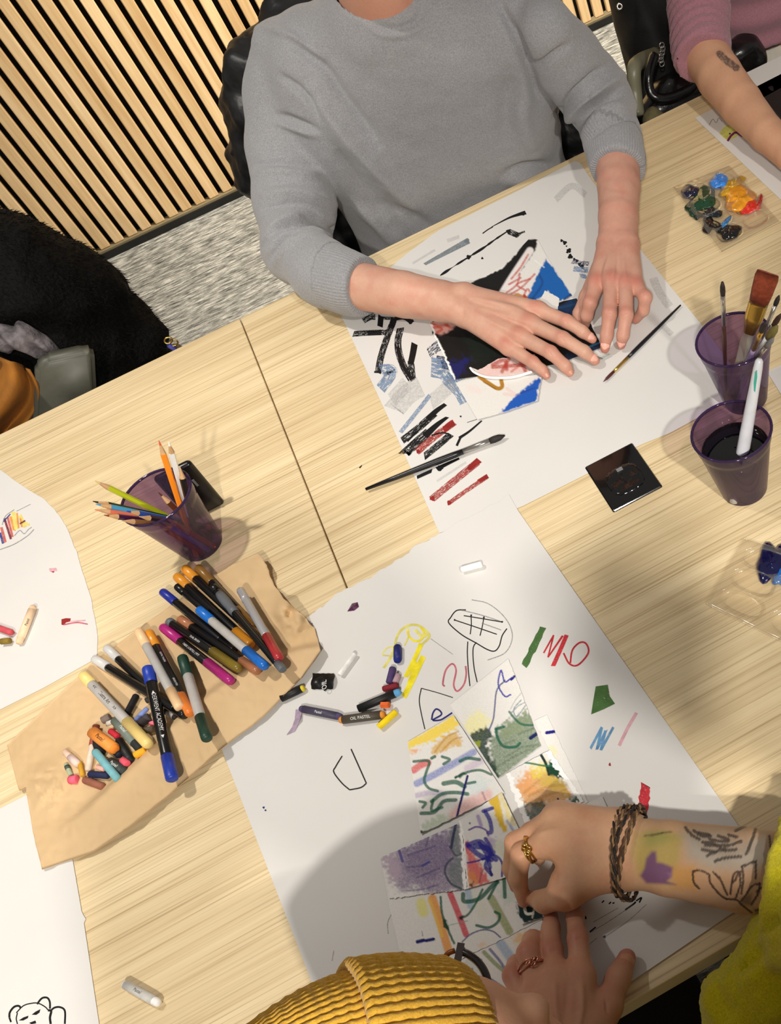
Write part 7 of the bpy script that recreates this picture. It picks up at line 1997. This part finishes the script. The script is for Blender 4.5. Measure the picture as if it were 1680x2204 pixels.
# cord bracelets
CORD = [mat('brown_cord', (74, 52, 36), 0.8, 0.4, 400, 0.6, 500, 0.001), mat('tan_cord', (140, 108, 72), 0.8, 0.4, 400, 0.6, 500, 0.001), mat('black_cord', (22, 18, 17), 0.6, 0.2, 300)]
cw0 = (J(1352, 1832, .046, 1)[0]); cax = at(1440, 1850, .048) - at(1332, 1830, .045); cax /= np.linalg.norm(cax)
cu_ = np.array((0, 0, 1.0)); cu_ -= cax * (cu_ @ cax); cu_ /= np.linalg.norm(cu_); cs2 = np.cross(cax, cu_)
for k_, (off, mI, lab) in enumerate(((-0.004, 1, 'tan cord bracelet nearest the hand'), (0.0, 0, 'brown braided cord bracelet in the middle of the stack'), (0.004, 2, 'black cord bracelet with metal tag nearest the tattoos'), (0.002, 0, 'loose brown cord bracelet sagging towards the tattoo flower'))):
    e = empty('cord_bracelet', cw0, lab, 'bracelet', 'cord bracelets on the tattooed arm')
    for s_ in range(2):
        pts = []
        for t in np.linspace(0, 2 * math.pi, 72):
            a_w, a_h = 0.0430, 0.0300
            tilt = 0.006 * math.cos(t + 0.4) + 0.003 * math.sin(2 * t + k_) + (0.010 * math.sin(t) if k_ == 3 else 0)
            tw_ = 0.0012 * math.cos(t * 16 + s_ * math.pi)
            tz_ = 0.0012 * math.sin(t * 16 + s_ * math.pi)
            pts.append(cw0 + cax * (off + tilt + tw_) + (a_w + tz_ + 0.0008 * k_) * math.cos(t) * cs2 + (a_h + tz_ + 0.0008 * k_) * math.sin(t) * cu_)
        MB().tube(pts, 0.00125, 7, False).build('strand', CORD[mI] if s_ == 0 else CORD[(mI + 1) % 3], e)
    if k_ == 2:
        g0 = at(1362, 1762, 0.052)
        MB().box(g0 + np.array([-0.006, 0.004, 0.004]), (0.005, 0.011, 0.004)).build('metal_tag', NICK, e, False)
        bead = MB(); v, f = lathe([(0.0005, 0.0465), (0.0035, 0.048), (0.0048, 0.052), (0.0035, 0.056), (0.0005, 0.0575)], at(1356, 1756, .052)); 
        mesh_obj('bead', v, f, mat('yellow_bead', (206, 178, 30), 0.4), e)
        for p0, p1, p2 in (((1345, 1775), (1378, 1768), (1392, 1758)), ((1340, 1768), (1318, 1752), (1306, 1744)), ((1350, 1772), (1372, 1782), (1388, 1766)), ((1346, 1770), (1352, 1748), (1344, 1740))):
            MB().tube(spline([at(*p0, .060), at(*p1, .062), at(*p2, .060)], 6), [0.0018] * 12 + [0.0012], 7).build('cord_end', CORD[2], e)
    if k_ == 3:
        for q_ in ((1333, 1904), (1348, 1908), (1324, 1898)):
            c_ = at(*q_, .022); v, f = lathe([(0.0005, -0.004), (0.004, -0.0028), (0.0055, 0.0), (0.004, 0.0028), (0.0005, 0.004)], (0, 0, 0), 14)
            mesh_obj('bead', np.array(v) + c_, f, mat('green_bead', (116, 120, 26), 0.5), e)
# ------------------------------------------------------------------ chairs, coats and bags behind the table
CHB = mat('grey_chair_plastic', (80, 80, 70), 0.5, 0.1, 80)  # grey taken down to carry the shade behind the table edge
def chair(c, rz, label, arms=True):
    e = empty('office_chair', (c[0], c[1], FLOOR_Z), label, 'chair', 'chairs along the far table side')
    cs, sn = math.cos(rz), math.sin(rz)
    Rm = np.array([[cs, -sn, 0], [sn, cs, 0], [0, 0, 1.0]])
    def W(p): return Rm @ np.array(p, float) + np.array([c[0], c[1], 0])
    def part(name, center, size, r, m, bend=0):
        bm = rounded_box_bm(np.array(center) - np.array(size) / 2, np.array(center) + np.array(size) / 2, r, 3)
        for v in bm.verts: v.co = Vector(W((v.co.x, v.co.y + bend * (v.co.x ** 2), v.co.z)))
        return bm_obj(name, bm, m, e, True)
    part('seat', (0, 0, -0.305), (0.44, 0.42, 0.05), 0.02, BLACKP)
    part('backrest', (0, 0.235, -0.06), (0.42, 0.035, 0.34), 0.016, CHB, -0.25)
    for x in (-0.2, 0.2):
        for y in (-0.18, 0.2):
            MB().tube([W((x, y, -0.33)), W((x * 1.08, y * 1.08, FLOOR_Z))], 0.012, 10).build('leg', BLACKM, e)
        if arms:
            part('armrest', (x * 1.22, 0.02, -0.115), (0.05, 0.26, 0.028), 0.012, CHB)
            MB().tube([W((x * 1.15, 0.05, -0.32)), W((x * 1.22, 0.05, -0.12))], 0.011, 10).build('arm_post', BLACKM, e)
    return e
chair((0.215, 1.80), 0.0, 'black and grey chair under the grey-sweater man', False)
chair((0.94, 1.86), 0.0, 'black and grey chair under the person in mauve', False)
PUF = mat('black_puffer', (26, 26, 27), 0.42, 0.2, 60, 0.35, 60, 0.004)
def rbox(p, c, h, r):
    q = np.abs(p - np.asarray(c, np.float32)) - (np.asarray(h, np.float32) - r)
    return np.linalg.norm(np.maximum(q, 0), axis=1) + np.minimum(q.max(1), 0) - r
def quilt(p):
    return (0.006 * np.abs(np.sin(p[:, 2] * 46 + 9 * p[:, 0] + 0.8 * vnoise(p * 9, 3))) + 0.009 * fbm(p * 26, 5, 3)).astype(np.float32)
def puffer(p):
    d = rbox(p, (0.235, 1.965, -0.14), (0.27, 0.055, 0.30), 0.05)
    d = smin(d, seg_d(p, (0.005, 1.94, 0.15), (-0.030, 1.94, 0.09), 0.050, 0.052), 0.03)
    d = smin(d, seg_d(p, (-0.030, 1.94, 0.09), (-0.066, 1.94, 0.0), 0.052, 0.050), 0.03)
    d = smin(d, seg_d(p, (-0.066, 1.94, 0.0), (-0.060, 1.93, -0.25), 0.050, 0.050), 0.03)
    d = smin(d, seg_d(p, (0.46, 1.90, 0.02), (0.475, 1.86, -0.30), 0.055, 0.055), 0.04)
    d = smin(d, seg_d(p, (0.08, 1.95, 0.17), (0.40, 1.95, 0.15), 0.05, 0.05), 0.04)
    return d - quilt(p)
V, Q = surface_net(puffer, (-0.20, 1.76, -0.52), (0.62, 2.10, 0.30), 0.006)
pj = mesh_obj('puffer_jacket', V, Q, PUF); tag(pj, 'black quilted puffer jacket hung over the grey-sweater man\'s chair', 'jacket')
# fur coat on the chair at the left
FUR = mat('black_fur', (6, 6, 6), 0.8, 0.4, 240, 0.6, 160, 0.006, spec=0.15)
def Jy(x, y, Y, r):
    X = at_y(x, y, Y); return (X, rad(r, X))
fc1 = [Jy(-150, 560, 1.80, 120), Jy(20, 600, 1.80, 125), Jy(130, 655, 1.80, 108), Jy(215, 705, 1.79, 84), Jy(285, 758, 1.77, 62), Jy(335, 800, 1.75, 46)]
fc2 = [Jy(20, 640, 1.76, 120), Jy(140, 760, 1.74, 90), Jy(240, 830, 1.72, 60)]
f1_ = chain_sdf(fc1, 0.05); f2_ = chain_sdf(fc2, 0.05)
V, Q = surface_net(lambda p: smin(f1_(p), f2_(p), 0.06) - (0.006 * fbm(p * 22, 3, 3) + 0.010 * np.sin((p[:, 0] * 0.6 + p[:, 2]) * 62 + 2 * vnoise(p * 7, 4)) * 0.5).astype(np.float32), (-0.95, 1.60, -0.42), (-0.28, 2.02, 0.30), 0.006)
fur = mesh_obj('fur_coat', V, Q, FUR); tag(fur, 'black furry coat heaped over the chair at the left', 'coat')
gr = np.random.default_rng(5)
N = vnormals(V, Q)
px = proj(V); sel = np.where(((CAM - V) * N).sum(1) > -0.2)[0]
sel = gr.choice(sel, min(len(sel), 14000), replace=True)
hv = []; hf = []
for i_ in sel:
    p = V[i_]; n_ = N[i_] + gr.normal(0, 0.35, 3) + np.array([0.5, -0.1, -1.1]); n_ /= np.linalg.norm(n_)
    L_ = 0.004 + 0.006 * gr.random(); s_ = np.cross(n_, gr.normal(0, 1, 3)); s_ /= np.linalg.norm(s_) + 1e-9
    k_ = len(hv); hv += [p - s_ * 0.0007, p + s_ * 0.0007, p + n_ * L_]; hf.append((k_, k_ + 1, k_ + 2))
o = mesh_obj('fur_pile', hv, hf, FUR, fur, False); o['kind'] = 'stuff'
# pale lining fold
LIN = mat('pale_lining', (112, 106, 110), 0.8, 0.75, 50, 0.6, 120, 0.004)  # pale grey darkened; shade below table level is in the colour
l1 = chain_sdf([Jy(-20, 728, 1.655, 22), Jy(40, 726, 1.655, 22), Jy(90, 744, 1.655, 18), Jy(128, 768, 1.65, 10)], 0.02)
V, Q = surface_net(lambda p: l1(p) - (0.004 * np.sin(p[:, 0] * 260 + p[:, 2] * 60) + 0.003 * fbm(p * 40, 4, 2)).astype(np.float32), at_y(20, 735, 1.655) - 0.14, at_y(60, 745, 1.655) + 0.14, 0.004)
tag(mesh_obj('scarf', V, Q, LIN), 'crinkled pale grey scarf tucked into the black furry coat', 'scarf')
# grey chair back and mustard cloth at the left
e = empty('office_chair', (-0.62, 1.85, FLOOR_Z), 'grey-backed chair at the left holding the black furry coat', 'chair', 'chairs along the far table side')
def slabpx(name, pts, Y, th, m, parent, bevel=0.006, lean=0.0):
    bm = bmesh.new()
    f_ = [bm.verts.new(Vector(at_y(x, y, Y))) for x, y in pts]
    b2 = [bm.verts.new(v.co + Vector((0, th, lean))) for v in f_]
    bm.faces.new(f_[::-1]); bm.faces.new(b2)
    for i in range(len(f_)):
        j = (i + 1) % len(f_); bm.faces.new((f_[i], f_[j], b2[j], b2[i]))
    bmesh.ops.recalc_face_normals(bm, faces=bm.faces)
    bmesh.ops.bevel(bm, geom=list(bm.edges), offset=bevel, segments=3, affect='EDGES')
    return bm_obj(name, bm, m, parent, True)
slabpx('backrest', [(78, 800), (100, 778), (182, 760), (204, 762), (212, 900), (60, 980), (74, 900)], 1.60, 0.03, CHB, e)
for x in (-0.80, -0.44):
    for y in (1.68, 2.02): MB().tube([(x, y, -0.33), (x, y, FLOOR_Z)], 0.012, 10).build('leg', BLACKM, e)
bm_obj('seat', rounded_box_bm((-0.84, 1.64, -0.33), (-0.40, 2.06, -0.28), 0.02, 3), BLACKP, e, True)
MUSTC = mat('mustard_cotton', (150, 94, 22), 0.85, 0.25, 25, 0.3, 300)  # yellow darkened in place of the shade beside the chair
n_, m_ = 18, 26; V = []; Fc = []
for i in range(m_):
    for j in range(n_):
        u, v = j / (n_ - 1), i / (m_ - 1)
        x = -30 + (95 - 30 * v + 20 * math.sin(v * 5)) * u + 10 * math.sin(v * 7); y = 755 + 40 * u + 230 * v
        V.append(at_y(x, y, 1.615 + 0.020 * math.sin(u * 9 + v * 3) + 0.012 * math.sin(v * 8 + u * 4)))
for i in range(m_ - 1):
    for j in range(n_ - 1): Fc.append((i * n_ + j, i * n_ + j + 1, (i + 1) * n_ + j + 1, (i + 1) * n_ + j))
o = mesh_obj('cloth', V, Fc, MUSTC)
sd_ = o.modifiers.new('thickness', 'SOLIDIFY'); sd_.thickness = 0.003
tag(o, 'mustard yellow cloth hanging beside the grey chair back', 'cloth')
# clasp of a bag strap at the table edge
e = empty('bag_strap', at_y(372, 745, 1.60), 'blue bag strap end with a gold clasp at the far table edge', 'strap')
MB().tube([at_y(362, 742, 1.60), at_y(378, 752, 1.60), at_y(390, 775, 1.60)], 0.007, 10, flat=0.5).build('webbing', mat('blue_webbing', (58, 62, 140), 0.7), e)
for c_ in ((362, 733), (374, 738)):
    c0 = at_y(*c_, 1.60); MB().tube([c0 + 0.006 * np.array([math.cos(t), 0.3 * math.sin(t), 0.7 * math.sin(t)]) for t in np.linspace(0, 2 * math.pi, 16)], 0.0013, 7, False).build('clasp', RG, e)

# black coat with studs between the man and the person in mauve
COATM = mat('black_wool_coat', (17, 17, 17), 0.75, 0.3, 60, 0.3, 300)
cf = chain_sdf([Jy(1420, -260, 1.95, 90), Jy(1400, -60, 1.95, 82), Jy(1408, 60, 1.93, 74), Jy(1415, 170, 1.90, 62), Jy(1420, 260, 1.86, 52)], 0.05)
V, Q = surface_net(lambda p: cf(p) - (0.008 * np.sin(p[:, 0] * 70 + p[:, 2] * 6) + 0.005 * fbm(p * 18, 4, 2)).astype(np.float32), (0.48, 1.72, -0.42), (0.84, 2.12, 0.32), 0.007)
ct = mesh_obj('wool_coat', V, Q, COATM); tag(ct, 'black coat with silver press studs hanging behind the handbag', 'coat')
st = MB()
for c_ in ((1333, 14), (1346, -60)):
    c0 = at_y(*c_, 1.868); 
    dv = (CAM - c0); dv /= np.linalg.norm(dv); u_ = np.cross(dv, (0, 0, 1.0)); u_ /= np.linalg.norm(u_); w_ = np.cross(u_, dv)
    MB().tube([c0 + 0.0042 * (math.cos(t) * u_ + math.sin(t) * w_) for t in np.linspace(0, 2 * math.pi, 18)], 0.0018, 8, False).build('press_stud', NICK, ct)
# handbag on a chair
LEA = mat('black_leather', (14, 14, 15), 0.28, 0.2, 60, 0.4, 90, 0.002, coat=0.2)
hb = empty('handbag', at_y(1450, 230, 1.74), 'black leather handbag with a looped handle behind the table edge', 'bag')
bf = chain_sdf([Jy(1400, 250, 1.74, 34), Jy(1450, 215, 1.75, 44), Jy(1520, 190, 1.75, 40)], 0.03)
V, Q = surface_net(lambda p: np.maximum(bf(p), p[:, 2] + 0.02) - (0.003 * fbm(p * 30, 4, 2)).astype(np.float32), at_y(1460, 230, 1.75) - 0.16, at_y(1460, 220, 1.75) + 0.16, 0.005)
mesh_obj('bag_body', V, Q, LEA, hb)
lp_ = [at_y(x, y, Y) for x, y, Y in ((1408, 118, 1.72), (1396, 160, 1.70), (1398, 195, 1.69), (1415, 212, 1.68), (1450, 208, 1.68), (1490, 186, 1.69), (1500, 150, 1.70))]
MB().tube(spline(lp_, 6), 0.0085, 10).build('handle', LEA, hb)
ch_ = [at_y(1424 + 2 * math.sin(i * 1.3), 98 + i * 8, 1.72) for i in range(6)]
for c0 in ch_: MB().tube([c0 + 0.0045 * np.array([math.cos(t), 0.2, math.sin(t)]) for t in np.linspace(0, 2 * math.pi, 12)], 0.0012, 6, False).build('chain_link', NICK, hb)
sb2 = chain_sdf([Jy(1585, 118, 1.70, 30), Jy(1605, 110, 1.71, 32), Jy(1625, 128, 1.70, 22)], 0.02)
V, Q = surface_net(lambda p: sb2(p) - (0.004 * fbm(p * 34, 7, 2)).astype(np.float32), at_y(1605, 115, 1.70) - 0.10, at_y(1605, 115, 1.70) + 0.10, 0.004)
tag(mesh_obj('leather_pouch', V, Q, LEA), 'small black leather pouch on the cream-trousered lap', 'bag')
e = empty('office_chair', (0.66, 1.90, FLOOR_Z), 'empty chair with a grey-green arm under the handbag', 'chair', 'chairs along the far table side')
ap = [at_y(x, y, Y) for x, y, Y in ((1412, 118, 1.80), (1378, 132, 1.76), (1364, 150, 1.73), (1366, 200, 1.72), (1372, 250, 1.70))]
MB().tube(spline(ap, 6), [0.013] * 25, 10).build('armrest', mat('sage_plastic', (120, 118, 96), 0.4), e)
bm_obj('seat', rounded_box_bm((0.475, 1.68, -0.33), (0.705, 2.10, -0.28), 0.02, 3), BLACKP, e, True)
for x in (0.495, 0.685):
    for y in (1.70, 2.08): MB().tube([(x, y, -0.33), (x, y, FLOOR_Z)], 0.012, 10).build('leg', BLACKM, e)
bgc = chain_sdf([Jy(1405, 255, 1.66, 24), Jy(1425, 290, 1.66, 22)], 0.02)
V, Q = surface_net(lambda p: bgc(p) - (0.003 * fbm(p * 40, 7, 2)).astype(np.float32), at_y(1415, 270, 1.66) - 0.07, at_y(1415, 270, 1.66) + 0.07, 0.004)
tag(mesh_obj('canvas_pouch', V, Q, mat('khaki_canvas', (96, 88, 58), 0.9, 0.4, 50, 0.4, 200)), 'khaki canvas pouch below the handbag at the table edge', 'bag')
# chair of the woman in front


# ------------------------------------------------------------------ the person taking the picture, standing behind the camera
ph = empty('person', (0.0, -0.34, FLOOR_Z), 'person in dark clothes standing behind the viewpoint, out of the picture', 'person')
PHd = np.array((0.05, -0.215, 0.955))
def ph_skin(p):
    d = ell(p, PHd + [0, -0.01, 0.02], (0.080, 0.098, 0.108)); d = smin(d, ell(p, PHd + [0, 0.04, -0.06], (0.054, 0.05, 0.06)), 0.03)
    d = smin(d, seg_d(p, PHd + [0, 0.09, 0.0], PHd + [0, 0.108, -0.026], 0.006, 0.012), 0.01)
    return smin(d, seg_d(p, PHd + [0, -0.04, -0.08], PHd + [0, -0.07, -0.22], 0.054, 0.06), 0.03)
V, Q = surface_net(ph_skin, PHd - 0.32, PHd + 0.2, 0.008)
pb = mesh_obj('body', V, Q, SKIN, ph); set_col(pb, skin_cols(V, vnormals(V, Q), (210, 164, 138), (204, 134, 112), [], 21))
V, Q = surface_net(lambda p: np.maximum(ell(p, PHd + [0, -0.02, 0.03], (0.09, 0.106, 0.114)), ((p - (PHd + [0, 0.05, 0.03])) @ np.array([0, 0.85, -0.5], np.float32))), PHd - 0.2, PHd + 0.2, 0.008)
mesh_obj('hair', V, Q, mat('dark_hair', (40, 28, 22), 0.5), ph)
tp = [((np.array((-0.14, -0.33, 0.73)), 0.082), (np.array((0.25, -0.33, 0.73)), 0.082)), ((np.array((-0.07, -0.36, 0.54)), 0.13), (np.array((0.17, -0.36, 0.54)), 0.13)), ((np.array((-0.06, -0.37, 0.18)), 0.14), (np.array((0.16, -0.37, 0.18)), 0.14))]
for s_ in (-1, 1):  # unseen shoulders and elbows set wide to shade the table's right side
    tp += [((np.array((0.05 + s_ * 0.21, -0.33, 0.73)), 0.070), (np.array((0.05 + s_ * 0.31, -0.25, 0.56)), 0.058)), ((np.array((0.05 + s_ * 0.31, -0.25, 0.56)), 0.056), (np.array((0.03 + s_ * 0.15, -0.14, 0.85)), 0.044))]
V, Q = surface_net(palm_set(tp, 0.04), (-0.40, -0.56, 0.00), (0.48, -0.04, 0.94), 0.012)
mesh_obj('shirt', V, Q, mat('navy_shirt', (34, 38, 52), 0.9, 0.2, 40), ph)
tp = [((np.array((-0.09, -0.38, 0.14)), 0.11), (np.array((0.09, -0.38, 0.14)), 0.11))]
for s_ in (-1, 1): tp += [((np.array((s_ * 0.10, -0.38, 0.10)), 0.09), (np.array((s_ * 0.11, -0.38, -0.66)), 0.05)), ((np.array((s_ * 0.11, -0.40, -0.69)), 0.045), (np.array((s_ * 0.12, -0.22, -0.70)), 0.036))]
V, Q = surface_net(palm_set(tp, 0.03), (-0.28, -0.54, -0.74), (0.28, -0.10, 0.28), 0.014)
mesh_obj('trousers', V, Q, TR, ph)
